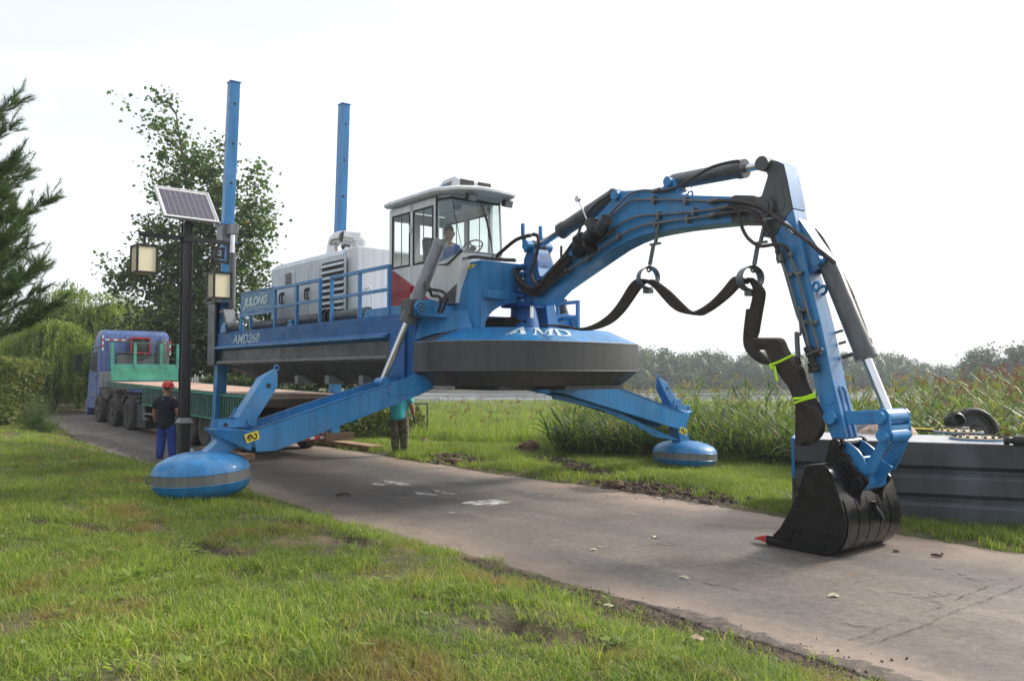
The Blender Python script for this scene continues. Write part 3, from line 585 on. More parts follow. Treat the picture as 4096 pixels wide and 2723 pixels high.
tag(scatter('russet_reeds', put(x, y), rC, .75, 1.22, seed=10, tilt=.2, scl=.66 + .45 * sstep(8, 15, x) + .3 * (fb(x * .5, y * .5, 95) - .5)), 'reed bank with russet drooping plumes behind the grey pontoon', 'reeds', kind='stuff')
x, y = seedpts(6, 27, 11, 31, 22, 14); k = inpoly(x, y, bedB) & vis(x, y, .12); x, y = x[k], y[k]
tag(scatter('reed_bank_undergrowth', put(x, y), rB + rD[:2], .65, 1.15, seed=11, tilt=.25), 'dense green undergrowth filling the reed bank behind the pontoon', 'reeds', kind='stuff')
x, y = seedpts(-12, 14, 25, 60, .55, 15); u, v = w_u(x, y); k = vis(x, y) & (v > 6) & (vn(x * .25, y * .25, 96) > .35); x, y = x[k], y[k]
tag(scatter('russet_meadow_heads', put(x, y), rD, .55, .95, seed=12, tilt=.2), 'scattered russet seed heads standing in the meadow', 'seed heads', kind='stuff')
# ---- leaf clouds for trees and shrubs
def leafcloud(c, n, size, rg, aspect=.8, flat=.6, droop=0, tri=False, shape='leaf'):
    """c (n,3) centres -> leaf quads"""
    nrm = rg.normal(size=(n, 3)); nrm[:, 2] = np.abs(nrm[:, 2]) + flat; nrm /= np.linalg.norm(nrm, axis=1, keepdims=True)
    a = rg.normal(size=(n, 3)); a[:, 2] -= droop; a -= nrm * (a * nrm).sum(1, keepdims=True); a /= np.linalg.norm(a, axis=1, keepdims=True); b_ = np.cross(nrm, a)
    s = (size * rg.uniform(.6, 1.25, n))[:, None]
    if tri:
        v = np.stack([c + a * s * .6, c - a * s * .4 + b_ * s * aspect * .5, c - a * s * .4 - b_ * s * aspect * .5], 1).reshape(-1, 3); f = np.arange(3 * n).reshape(n, 3)
    else:
        v = np.stack([c - a * s * .5, c + b_ * s * aspect * .5 - a * s * .12 + nrm * s * .08, c + a * s * .55, c - b_ * s * aspect * .5 - a * s * .12 + nrm * s * .08], 1).reshape(-1, 3); f = np.arange(4 * n).reshape(n, 4)
    return v, f
def limb(mb, pts, r0, r1, n=7, k=5):
    P_ = spl(pts, k); m_ = len(P_); mb.tube(P_, r0, n, [r0 + (r1 - r0) * i / (m_ - 1) for i in range(m_)])
def broad_tree(name, loc, blobs, n, size, lm, label, cat='tree', group=None, trunk=None, r0=.16, seed=1, clump=.5, twig=None, aspect=.85, tri=False, droop=.2, hollow=.55):
    rg = np.random.default_rng(seed); root = empty(name, loc, 0, label, cat, group); z0 = loc[2]
    tot = sum(b[3] * b[4] * b[5] for b in blobs); pts = []; cl = []
    for (cx, cy, cz, rx, ry, rz) in blobs:
        m_ = max(20, int(n * rx * ry * rz / tot)); nc = max(5, int(m_ / 45))
        d = rg.normal(size=(nc, 3)); d /= np.linalg.norm(d, axis=1, keepdims=True); rr = rg.uniform(hollow ** 3, 1.05, nc) ** (1 / 3)
        cc = d * rr[:, None] * np.array([rx, ry, rz]) + np.array([cx, cy, cz]); cl.append(cc)
        i = rg.integers(0, nc, m_); cs = rg.uniform(.5, 1.25, nc)[i]
        pts.append(cc[i] + rg.normal(size=(m_, 3)) * (clump * cs)[:, None] * np.array([1, 1, .75]))
    pts = np.concatenate(pts); cl = np.concatenate(cl); pts = pts[pts[:, 2] > .05]
    v, f = leafcloud(pts, len(pts), size, rg, aspect, .4, droop, tri)
    npmesh('crown', v, f, M[lm], root)
    mb = MB(); tr = trunk or [(0, 0, 0), (.05, 0, blobs[0][2] * .5), (0, .05, max(b[2] + b[5] * .6 for b in blobs))]
    limb(mb, tr, r0, r0 * .15, 9, 6)
    T_ = spl(tr, 8)
    for cc in cl[rg.permutation(len(cl))[:70]]:
        base = min(T_[2:], key=lambda p: (p - Vector(cc)).length + .9 * max(0, p.z - cc[2] + .3)); q = Vector(cc)
        md = base.lerp(q, .5) + Vector((0, 0, .12 * (q - base).length)); limb(mb, [base, md, q], max(.012, r0 * .26), .006, 5, 3)
    mb.build('trunk', M['bark'], root); return root
def gz(x, y): return float(zg(np.array(x), np.array(y)))
def atp(x, y, d):      # world point at pixel (source px) and depth Y
    r = ray(x, y); return CP + r * (d / r.y)
# big poplar behind the lamp post
def rel(px, py, d, loc): q = atp(px, py, d); return (q.x - loc[0], q.y - loc[1], q.z - loc[2])
PL = (-13.1, 34.2, 0.0); PK = 1.25
def pb(px, py, rx, ry, rz, dd=0): a = rel(px, py, 34.2 + dd, PL); return (*a, rx * PK, ry, rz * PK)
blobs = [pb(760, 1270, 1.6, 1.6, 1.2), pb(640, 1100, 1.3, 1.3, 1.0), pb(900, 1080, 1.4, 1.5, 1.4), pb(700, 930, 1.25, 1.3, 1.0), pb(930, 850, 1.25, 1.3, 1.2), pb(770, 760, 1.2, 1.2, 1.0),
         pb(700, 610, .75, .8, .8), pb(860, 640, .7, .8, .7), pb(660, 460, .45, .5, .7), pb(640, 390, .25, .3, .5), pb(580, 490, .35, .3, .3), pb(500, 400, .35, .3, .14), pb(1000, 720, .5, .6, .5),
         pb(1040, 940, .5, .6, .9), pb(520, 1130, .8, .9, .5), pb(450, 1060, .35, .4, .2), pb(1030, 1190, .6, .8, .6), pb(620, 1400, 1.5, 1.4, .7), pb(880, 1380, 1.4, 1.3, .8)]
broad_tree('poplar_tree', PL, blobs, 24000, .175, 'leaf_pop', 'tall poplar with loose grey green leaves behind the lamp post and truck', r0=.19, seed=5, clump=.29, aspect=.95, droop=.6,
           trunk=[(-.1, 0, -.1), (0, 0, 2.5), (.1, .1, 5.6), (-.4, 0, 9.2), (-1.0, 0, 12.8)], hollow=.35)
# dark trees behind the truck and the poplar, willows
def simple(name, px, pytop, pybot, d, wpx, n, size, lm, label, seed, cl=.5, group=None, low=0):
    q = atp(px, pytop, d); z0 = gz(q.x, d); loc = (q.x, d, z0); h = q.z - z0; w = wpx / F * d / 2
    bl = [(0, 0, h * .62, w, w * .9, h * .40), (w * .35, -.3, h * .42, w * .75, w * .7, h * .36), (-w * .4, .2, h * .40, w * .7, w * .7, h * .34)]
    if low: bl += [(0, -.5, h * .16, w * 1.0, w * .8, h * .17)]
    return broad_tree(name, loc, bl, n, size, lm, label, r0=.05 + h * .018, seed=seed, clump=cl, group=group)
simple('broadleaf_tree', 700, 1180, 1500, 37, 430, 9000, .19, 'leaf_dk', 'dark broadleaf tree behind the poplar, left of its trunk', 21, .5, low=1)
simple('broadleaf_tree', 960, 1180, 1500, 35, 560, 9000, .19, 'leaf_dk', 'dark broadleaf tree behind the tall steel post at the hull stern', 22, .5, low=1)
simple('broadleaf_tree', 60, 1300, 1500, 46, 520, 7000, .24, 'leaf_dk', 'grey green tree under the pine branches at the left edge', 24, .6, low=1)
def willow(px, pytop, d, wpx, seed, label, dark=0):
    rg = np.random.default_rng(seed); q = atp(px, pytop, d); z0 = gz(q.x, d); root = empty('willow_tree', (q.x, d, z0), 0, label, 'tree'); h = q.z - z0; w = wpx / F * d / 2
    nc = 85; th = rg.uniform(0, 6.283, nc); rr = np.sqrt(rg.uniform(0, 1, nc)); tz = h * (1 - .5 * rr ** 2.2) * rg.uniform(.72, 1.0, nc); cx, cy = np.cos(th) * rr * w * .86, np.sin(th) * rr * w * .8
    i = np.repeat(np.arange(nc), 22); n = len(i); k = 30; t = np.linspace(0, 1, k)[None]; ox, oy = rg.normal(0, .30, n), rg.normal(0, .30, n); ln = rg.uniform(.55, 1.0, n) * np.minimum(tz[i] - .3, 2.6) * rg.uniform(.6, 1, nc)[i]
    X = (cx[i] + ox)[:, None] + (np.cos(th[i]) * .35 + ox * .8)[:, None] * np.minimum(t * 4, 1) + rg.normal(0, .03, (n, k)); Y = (cy[i] + oy)[:, None] + (np.sin(th[i]) * .35 + oy * .8)[:, None] * np.minimum(t * 4, 1) + rg.normal(0, .03, (n, k))
    Z = (tz[i] - .5 * (ox ** 2 + oy ** 2))[:, None] + .15 * np.sin(np.minimum(t * 5, 3.14)) - ln[:, None] * t + rg.normal(0, .03, (n, k)); c = np.stack([X, Y, Z], -1).reshape(-1, 3); c = c[c[:, 2] > .1]
    v, f = leafcloud(c, len(c), .18, rg, .28, .0, 2.6); npmesh('crown', v, f, M['leaf_wil'], root)
    mb = MB(); limb(mb, [(0, 0, -.1), (.1, 0, h * .25), (.0, .1, h * .5)], .22, .14)
    for i in range(9):
        a = rg.uniform(0, 6.28); limb(mb, [(0, .05, h * .42), (math.cos(a) * w * .35, math.sin(a) * w * .35, h * .72), (math.cos(a) * w * .7, math.sin(a) * w * .7, h * .8)], .08, .02, 6, 4)
    mb.build('trunk', M['bark'], root)
willow(330, 1110, 41, 430, 31, 'pale green weeping willow behind the blue truck cab'); willow(215, 1260, 36.5, 320, 32, 'lower weeping willow hanging behind the signpost'); willow(520, 1190, 44, 330, 33, 'weeping willow half hidden behind the poplar')
# hedge bank behind the trailer (seen under the hull)
def hedge(name, loc, dims, n, size, lm, label, rz=0, seed=1, cat='hedge', rnd=.25, top=None, stems=True):
    rg = np.random.default_rng(seed); root = empty(name, loc, rz, label, cat); d = np.array(dims) / 2
    p = rg.uniform(-1, 1, (n, 3)); f_ = rg.integers(0, 5, n); 
    for ax_, sg, k in ((0, -1, 0), (0, 1, 1), (1, -1, 2), (1, 1, 3), (2, 1, 4)): s = f_ == k; p[s, ax_] = sg * (1 - rg.uniform(0, .22, s.sum()))
    p = p * d; p += rg.normal(0, .05, p.shape); p[:, 2] += d[2]; p += ((np.stack([fb(p[:, 0] * 1.6 + 9, p[:, 2] * 1.6, seed + i) for i in range(3)], -1) - .5) * rnd * 2)
    p = p[p[:, 2] > .03]; v, f = leafcloud(p, len(p), size, rg, .7, .3, 0); npmesh('foliage', v, f, M[lm], root)
    if stems:
        mb = MB()
        for i in range(12):
            mb = MB(); x_, y_ = rg.uniform(-.8, .8) * d[0], rg.uniform(-.6, .6) * d[1]; limb(mb, [(x_, y_, -.05), (x_ + rg.normal(0, .1), y_, d[2]), (x_ + rg.normal(0, .25), y_ + .1, d[2] * 1.7)], .025, .008, 5, 3); mb.build('stem', M['bark'], root)

    return root
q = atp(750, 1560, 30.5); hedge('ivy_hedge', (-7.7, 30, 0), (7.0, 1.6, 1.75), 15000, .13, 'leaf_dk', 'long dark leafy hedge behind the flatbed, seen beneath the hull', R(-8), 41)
q = atp(1640, 1640, 24); hedge('vine_bush', (q.x - 1.6, 25.5, gz(q.x, 24.6)), (3.4, 1.4, .95), 6500, .12, 'leaf_hedge', 'low bush of climbing leaves left of the man in turquoise', R(-20), 42, 'bush')
q = atp(60, 1700, 24.5); hedge('clipped_hedge', (q.x - 2.45, 24.6, .15), (5.4, 2.2, 2.10), 20000, .10, 'leaf_hedge', 'clipped yellowish green hedge at the left edge beside the road', R(8), 43)
rg = np.random.default_rng(44); q = atp(150, 1740, 23.3); root = empty('feathery_shrub', (q.x, 23.3, .12), 0, 'soft feathery green shrub at the right end of the clipped hedge', 'shrub')
n = 520; a = rg.uniform(0, 6.28, n); e = rg.uniform(.25, 1.45, n); ln = rg.uniform(.5, 1.25, n); k = 26; t = np.linspace(.15, 1, k)[None]
dx = (np.cos(a) * np.cos(e))[:, None]; dy = (np.sin(a) * np.cos(e))[:, None]; dz = np.sin(e)[:, None]
c = np.stack([dx * ln[:, None] * t * .75, dy * ln[:, None] * t * .75, dz * ln[:, None] * t * 1.15 - .1 * t ** 2], -1).reshape(-1, 3) + rg.normal(0, .025, (n * k, 3)); v, f = leafcloud(c, len(c), .06, rg, .2, 0, -.5, tri=True); npmesh('foliage', v, f, M['feather'], root)
for i in range(10): mb = MB(); a = rg.uniform(0, 6.28); limb(mb, [(0, 0, -.05), (math.cos(a) * .15, math.sin(a) * .15, .45), (math.cos(a) * .4, math.sin(a) * .4, .95)], .015, .005, 5, 3); mb.build('stem', M['bark'], root)
# pine at the left edge
rg = np.random.default_rng(50); PX, PY = -10.25, 13.2; root = empty('pine_tree', (PX, PY, .25), 0, 'long needled pine reaching in from the left edge of the view', 'tree')
mb = MB(); limb(mb, [(0, 0, -.1), (.05, 0, 3), (0, .1, 4.2), (0, 0, 6.1)], .17, .03, 9, 6); shoots = []
for i in range(125):
    z = 2.2 + 3.75 * (i / 125) ** .95; a = i * 2.399 + rg.uniform(-.3, .3); reach = min(2.75, 3.2 * (1 - (z - 2.2) / 5.6) ** .6) * rg.uniform(.6, 1.04); c, s = math.cos(a), math.sin(a)
    pts = [Vector((0, 0, z)), Vector((c * reach * .4, s * reach * .4, z + .0)), Vector((c * reach * .75, s * reach * .75, z + .12)), Vector((c * reach, s * reach, z + .55))]; P_ = spl(pts, 5); limb(mb, pts, .035, .008, 5, 3)
    for j in range(5, len(P_)):
        for m_ in range(6 if j > 8 else 4):
            d = (P_[min(j + 1, len(P_) - 1)] - P_[j - 1]).normalized(); sd = Vector((rg.normal(0, .75), rg.normal(0, .75), rg.uniform(-.15, .9))); dd = (d * 1.0 + sd).normalized(); L_ = rg.uniform(.16, .36)
            shoots.append((P_[j] + Vector(rg.normal(0, .03, 3)), dd, L_))
        if j == len(P_) - 1: shoots += [(P_[j], Vector((c * .45, s * .45, .95)).normalized(), .5)]
mb.build('trunk', M['bark'], root)
S0 = np.array([list(s[0]) for s in shoots]); D = np.array([list(s[1]) for s in shoots]); LL = np.array([s[2] for s in shoots]); ns = len(S0); k = 60
t = rg.uniform(0.1, 1, (ns, k)); base = S0[:, None] + D[:, None] * (LL[:, None] * t)[..., None]; nd = D[:, None] * 1.15 + rg.normal(0, .48, (ns, k, 3)); nd /= np.linalg.norm(nd, axis=2, keepdims=True); tip = base + nd * rg.uniform(.10, .19, (ns, k, 1))
sdv = np.cross(nd, rg.normal(size=(ns, k, 3))); sdv /= np.linalg.norm(sdv, axis=2, keepdims=True); v = np.stack([base + sdv * .0042, base - sdv * .0042, tip], 2).reshape(-1, 3); npmesh('needles', v, np.arange(len(v)).reshape(-1, 3), M['needle'], root)
# far shore wood: one mass, plus the two trees that stand clear on the right
rg = np.random.default_rng(60); cs = []
prof_ = [(1700, 1400), (2300, 1395), (2480, 1385), (2560, 1378), (2640, 1384), (2700, 1400), (2730, 1420), (2800, 1396), (2860, 1392), (2900, 1412), (2940, 1452), (2990, 1394), (3060, 1390), (3150, 1395), (3230, 1420), (3330, 1400), (3430, 1408), (3500, 1412), (3560, 1410), (3620, 1420), (3680, 1455), (3760, 1450), (3830, 1458), (3900, 1462), (4200, 1440), (4700, 1430)]
CORE = []; pxs = np.array([p[0] for p in prof_]); pys = np.array([p[1] for p in prof_])
for i in range(520):
    px = rg.uniform(1500, 4800); d = rg.uniform(152, 176); top = np.interp(px, pxs, pys) + rg.uniform(-6, 22) + (d < 158) * rg.uniform(25, 80); q = atp(px, top, d); h = q.z + 1
    w = rg.uniform(1.4, 3.0); m_ = int(rg.uniform(330, 460)); p = rg.normal(size=(m_, 3)); p /= np.linalg.norm(p, axis=1, keepdims=True); p *= rg.uniform(.5, 1.05, (m_, 1)); CORE.append((q.x, q.y, h * .5 - 1.3, w * .6, h * .40)); cs.append(np.array([q.x, q.y, h * .5 - 1]) + p * np.array([w, w, h * .5]))
c = np.concatenate(cs); v, f = leafcloud(c, len(c), .48, rg, .8, .2, 0)
uu, ww_ = np.meshgrid(np.linspace(0, 2 * np.pi, 11)[:-1], np.linspace(.15, np.pi, 6)); sv_ = np.stack([np.cos(uu) * np.sin(ww_), np.sin(uu) * np.sin(ww_), np.cos(ww_)], -1).reshape(-1, 3); ii = np.arange(60).reshape(6, 10); sf = np.stack([ii[:-1], np.roll(ii, -1, 1)[:-1], np.roll(ii, -1, 1)[1:], ii[1:]], -1).reshape(-1, 4)
base_n = len(v); ve = [v]; fe = [f]
for k, (x_, y_, z_, w_, h_) in enumerate(CORE): ve.append(sv_ * np.array([w_, w_, h_]) * (1 + .25 * (rg.uniform(size=(60, 1)) - .5)) + np.array([x_, y_, z_])); fe.append(sf + base_n + 60 * k)
v = np.concatenate(ve); f = np.concatenate(fe)
tag(npmesh('far_wood', v, f, M['farleaf']), 'hazy grey green wood along the far shore of the lake', 'wood', kind='stuff')
def fartree(px, top, d, wpx, seed, label):
    q = atp(px, top, d); w = wpx / F * d / 2; h = q.z + .9; loc = (q.x, d, -.9); rgx = np.random.default_rng(seed)
    bl = [(rgx.uniform(-w, w) * .8, rgx.uniform(-w, w) * .6, h * rgx.uniform(.45, .93), w * rgx.uniform(.18, .34), w * .3, h * rgx.uniform(.07, .14)) for _ in range(15)] + [(0, 0, h * .35, w * .8, w * .6, h * .3)]
    broad_tree('far_tree', loc, bl, 8000, .34, 'farleaf', label, r0=.22, seed=seed, clump=.55, hollow=.2)
fartree(3915, 1392, 120, 150, 61, 'hazy open crowned tree above the russet reeds, left of the pair'); fartree(4050, 1378, 118, 190, 62, 'hazy taller tree at the right edge above the russet reeds')
# ------------------------------------------------------------------ the amphibious dredger
dr = empty('amphibious_dredger', O, ANG, 'large blue and grey dredging excavator raised on floats and tall posts over the road', 'dredger')
def up(Z, pts, v): return [(q.x, q.z) for q in (onV(Z, p, v) for p in pts)]
def p3(Z, pts, v): return [onV(Z, p, v) for p in pts]
def text(name, s, m, parent, size, origin, xdir, ydir, ext=.0015, shear=0, sx=1.0, font=None, width=None, bold=0):
    cu = bpy.data.curves.new(name, 'FONT'); cu.body = s; cu.size = size; cu.extrude = ext; cu.shear = shear; cu.resolution_u = 4; cu.align_x = 'LEFT'; cu.space_character = 1.0; cu.offset = bold
    o = bpy.data.objects.new(name, cu); COL.objects.link(o); bpy.context.view_layer.update()
    me = bpy.data.meshes.new_from_object(o.evaluated_get(bpy.context.evaluated_depsgraph_get())); COL.objects.unlink(o); bpy.data.objects.remove(o)
    if width: sx = width / max(v.co.x for v in me.vertices)
    x = Vector(xdir).normalized(); y = Vector(ydir); y = (y - x * y.dot(x)).normalized(); z = x.cross(y)
    for vtx in me.vertices: c = vtx.co.copy(); vtx.co = Vector(origin) + x * c.x * sx + y * c.y + z * (c.z + ext + .002)
    me.materials.clear(); me.materials.append(m); ob = bpy.data.objects.new(name, me); COL.objects.link(ob); ob.parent = parent; return ob
B, G_ = M['blue'], M['grey']
# ---- hull: stepped side section, raked stern
Hs = -8.55; HN, HF = -1.6, 1.6
hull = empty('hull'); hull.parent = dr
sec = [(2.85, 0), (2.565, 0), (2.51, -.07), (2.475, -.07), (2.43, .06), (2.20, .06), (2.165, -.02), (2.135, -.02), (2.09, .10), (1.86, .24), (1.70, .55)]   # (z, inset) near side
def ring(u, k=1.0, zlift=0):
    l = [(HN + i_, z) for z, i_ in sec]; r = [(HF - i_, z) for z, i_ in sec][::-1]
    return [V3(u, y, z if z > 2.1 else z + (2.1 - z) * zlift) for y, z in l + r]
def part_sec(z_hi, z_lo, name, m):
    idx = [i for i, (z, _) in enumerate(sec) if z_lo - 1e-6 <= z <= z_hi + 1e-6]; mb = MB()
    for side in (-1, 1):
        strip = []
        for u, zl in ((Hs, 1.0), (Hs + .35, .62), (Hs + .9, .28), (Hs + 1.6, .06), (Hs + 2.2, 0), (-4, 0), (-.55, 0)):
            uu = u
            strip.append([V3(uu, (HN + sec[i][1]) if side < 0 else (HF - sec[i][1]), sec[i][0] if sec[i][0] > 2.1 else sec[i][0] + (2.1 - sec[i][0]) * zl) for i in idx])
        mb.loft(strip, False, False)
    return mb.build(name, m, hull)
part_sec(2.85, 2.51, 'hull_side', M['blue_shaded'])
part_sec(2.43, 2.165, 'hull_side', G_); part_sec(2.09, 1.70, 'hull_bilge', G_)
for zt, zb, o1, o2, m_ in ((2.512, 2.43, .075, -.06, B), (2.168, 2.09, .03, -.10, M['lgrey'])):
    for s in (-1, 1):
        y = HN if s < 0 else HF
        mb = MB(); a = [(y + s * o1 * .0 - 0, 0)]
        e = [(y - s * .02, zt + .03), (y + s * (o1), zt), (y + s * o1, zt - .028), (y + s * o2, zb)]
        mb.loft([[V3(Hs, *p) for p in e], [V3(-.68, *p) for p in e], [V3(-.56, y - s * .01, (zt + zb) / 2 + .01) for p in e]], True); mb.build('rub_rail', m_, hull)
mb = MB(); mb.bb((Hs, HN + .004, 2.835), (.2, HF - .004, 2.852)); mb.build('deck', B, hull)
mb = MB(); mb.add([V3(Hs, HN, 2.85), V3(Hs, HF, 2.85), V3(Hs, HF - .1, 2.1), V3(Hs, HN + .1, 2.1)], [(0, 1, 2, 3)]); mb.bb((Hs + 2.0, HN + .56, 1.69), (-.55, HF - .56, 1.71)); mb.build('stern_plate', G_, hull)
for px in (400, 640, 908):
    q = onV(Z2, (px, 1245), HN + .25); mb = MB(); mb.bb((q.x - .08, HN + .15, 1.70), (q.x + .08, HN + .5, 1.86)); mb.build('keel_block', M['lgrey'], hull, .004)
mb = MB(); mb.bb((-.56, HN - .012, 1.74), (-.10, HF, 2.853)); mb.bb((-.10, HN + .03, 1.76), (.17, HF - .03, 2.84)); mb.bb((-.12, HN - .03, 1.74), (-.06, HN, 2.84)); mb.build('leg_bulkhead', M['blue_shaded'], hull, .006)
tq0, tq1 = onV(Z21, (512, 1412), HN), onV(Z21, (1180, 1350), HN)
text('hull_lettering', 'AMD260', M['letter2'], hull, .285, V3(tq0.x, HN, 2.575), (1, 0, 0), (0, 0, 1), shear=.28, width=tq1.x - tq0.x, bold=.003)
# ---- bow pontoon
bow = empty('bow_pontoon'); bow.parent = dr
rim = [(.18, -1.6), (.75, -1.62), (1.15, -1.52), (1.5, -1.28), (1.78, -.9), (1.93, -.4), (2.0, .2), (2.0, .8), (1.93, 1.3), (1.72, 1.85), (1.2, 2.15), (.18, 2.2)]
def inset(rm, d, uc=.18):
    c = Vector((.6, .25)); out = []
    for u, v in rm:
        p = Vector((u, v)); dd = (p - c); L_ = dd.length; q = c + dd * ((L_ - d) / L_); out.append((max(q.x, .18), q.y))
    return out
ZR, ZB, ZK, ZT = 2.375, 1.935, 1.70, 2.60
r0_, r1_, r2_ = inset(rim, .52), rim, inset(rim, .30)
P3 = lambda rr, z: [V3(u, v, z) for u, v in rr]
MB().loft([P3(r1_, ZR), P3(r1_, ZB)], False).build('bow_side', G_, bow)
MB().loft([P3(r1_, ZB), P3(r2_, ZK)], False).add(P3(r2_, ZK), [tuple(range(12))]).build('bow_bilge', M['grey'], bow)
MB().loft([P3(r0_, ZT), P3(r1_, ZR)], False).add(P3(r0_, ZT), [tuple(range(12))]).build('bow_deck', B, bow)
mb = MB(); mb.tube([V3(u, v, ZB) for u, v in rim], .010, 5); mb.build('weld_seam', G_, bow)
mb = MB(); mb.tube([V3(u, v, ZR) for u, v in rim], .009, 5); mb.build('weld_seam', M['lgrey'], bow)
for (u0, v0, u1, v1) in ((.3, -.9, .95, -.55), (.5, .2, 1.2, 1.2)): mb = MB(); mb.bb((u0, v0, 1.64), (u1 + .5, v1 + .3, 1.70)); mb.build('skid_plate', M['grey'], bow)
for k in range(4):      # anti slip strips on the bevel next to the leg
    a, b_ = Vector((*rim[1], ZR)), Vector((*r0_[1], ZT)); c, d = Vector((*rim[2], ZR)), Vector((*r0_[2], ZT)); a0, c0 = Vector((*rim[0], ZR)), Vector((*r0_[0], ZT))
    t0 = .08 + .23 * k; t1 = t0 + .13; n = Vector((-.2, -.35, .9)).normalized() * .010
    e = lambda s, t: (a0.lerp(a, s).lerp(c0.lerp(b_, s), t)) + n
    mb = MB(); mb.add([e(.15, t0), e(1.0, t0), e(1.0, t1), e(.15, t1)], [(0, 1, 2, 3)]); mb.build('anti_slip_strip', M['grip'], bow)
def bev_text(ch, i, s, sz):
    a, b_ = Vector((*rim[i], ZR)), Vector((*rim[i + 1], ZR)); c, d = Vector((*r0_[i], ZT)), Vector((*r0_[i + 1], ZT))
    o0 = a.lerp(b_, s).lerp(c.lerp(d, s), .16); text('bow_lettering', ch, M['letter'], bow, sz, o0, b_ - a, c.lerp(d, s) - a.lerp(b_, s), sx=1.05)
def bev_at(px, py):     # point on the bevel cone under a pixel
    best = None
    for i in range(len(rim) - 1):
        a, b_, c = Vector((*rim[i], ZR)), Vector((*rim[i + 1], ZR)), Vector((*r0_[i], ZT)); n = (b_ - a).cross(c - a).normalized()
        r = ray(px, py); rl = Vector((r.dot(AX), r.dot(TX), r.z)); cl = Vector(((CP - O).dot(AX), (CP - O).dot(TX), CP.z)); s = (a - cl).dot(n) / rl.dot(n); q = cl + rl * s
        t = (q - a).dot(b_ - a) / (b_ - a).length_squared
        if -0.02 <= t <= 1.02 and (best is None or s < best[0]): best = (s, q, i, n)
    return best
LET = {'A': [[(0, 0), (.30, 0), (.30, .06), (.22, .06), (.27, .16), (.22, .24), (.12, .06), (.0, .06)], [(.17, .14), (.47, .14), (.5, .30), (.46, .26), (.20, .24)], [(.10, .0), (.18, .0), (.52, .82), (.58, 1), (.46, 1)], [(.46, 1), (.58, 1), (1.0, .06), (1.04, 0), (.66, 0), (.66, .06), (.74, .06), (.60, .40), (.42, .86)]],
       'M': [[(0, 0), (.24, 0), (.24, .07), (.15, .07), (.15, .93), (.0, 1), (0, .93), (.08, .88), (.08, .07), (0, .07)], [(0, 1), (.22, 1), (.52, .30), (.46, .10), (.12, .93)], [(.52, .30), (.78, 1), (.78, .86), (.50, .12)], [(.76, 1), (1, 1), (1, .93), (.94, .93), (.94, .07), (1, .07), (1, 0), (.70, 0), (.70, .07), (.77, .07)]],
       'D': [[(0, 0), (.30, 0), (.30, .07), (.25, .07), (.25, .93), (.30, .93), (.30, 1), (0, 1), (0, .93), (.08, .93), (.08, .07), (0, .07)], [(.30, 1), (.62, .97), (.88, .78), (.96, .5), (.76, .5), (.70, .74), (.52, .90), (.30, .93)], [(.96, .5), (.88, .22), (.62, .03), (.30, 0), (.30, .07), (.52, .10), (.70, .26), (.76, .5)]]}
for ch, (x0, y0), (x1, y1), wd in (('A', (85, 1518), (400, 1520), .30), ('M', (510, 1530), (835, 1545), .34), ('D', (900, 1548), (1160, 1562), .28)):
    s0, s1 = bev_at(*Z18((x0, y0))), bev_at(*Z18((x1, y1)))
    if s0 and s1:
        i = s0[2]; w_ = (s1[1] - s0[1]); upd = (Vector((*r0_[i], ZT)) - Vector((*rim[i], ZR))).normalized() * .30; nn_ = w_.cross(upd).normalized()
        for poly in LET[ch]:
            mb = MB(); P_ = [s0[1] + w_ * x + upd * y + nn_ * .012 for x, y in poly]; mb.prism(P_, [p - nn_ * .02 for p in P_]); mb.build('bow_lettering', M['letter'], bow)
# raised box behind the cylinder clamp
mb = MB(); a = [onV(Z2, p, HN + .12) for p in [(1385, 785), (1640, 800)]]
mb.loft([[V3(.175, -1.595, 2.40), V3(.175, -1.0, 2.58), V3(.92, -1.0, 2.60), V3(.42, -1.40, 2.50)], [V3(.175, -1.46, 2.88), V3(.175, -1.0, 2.89), V3(.78, -1.0, 2.88), V3(.40, -1.32, 2.87)]]); mb.build('leg_housing', B, bow, .01)
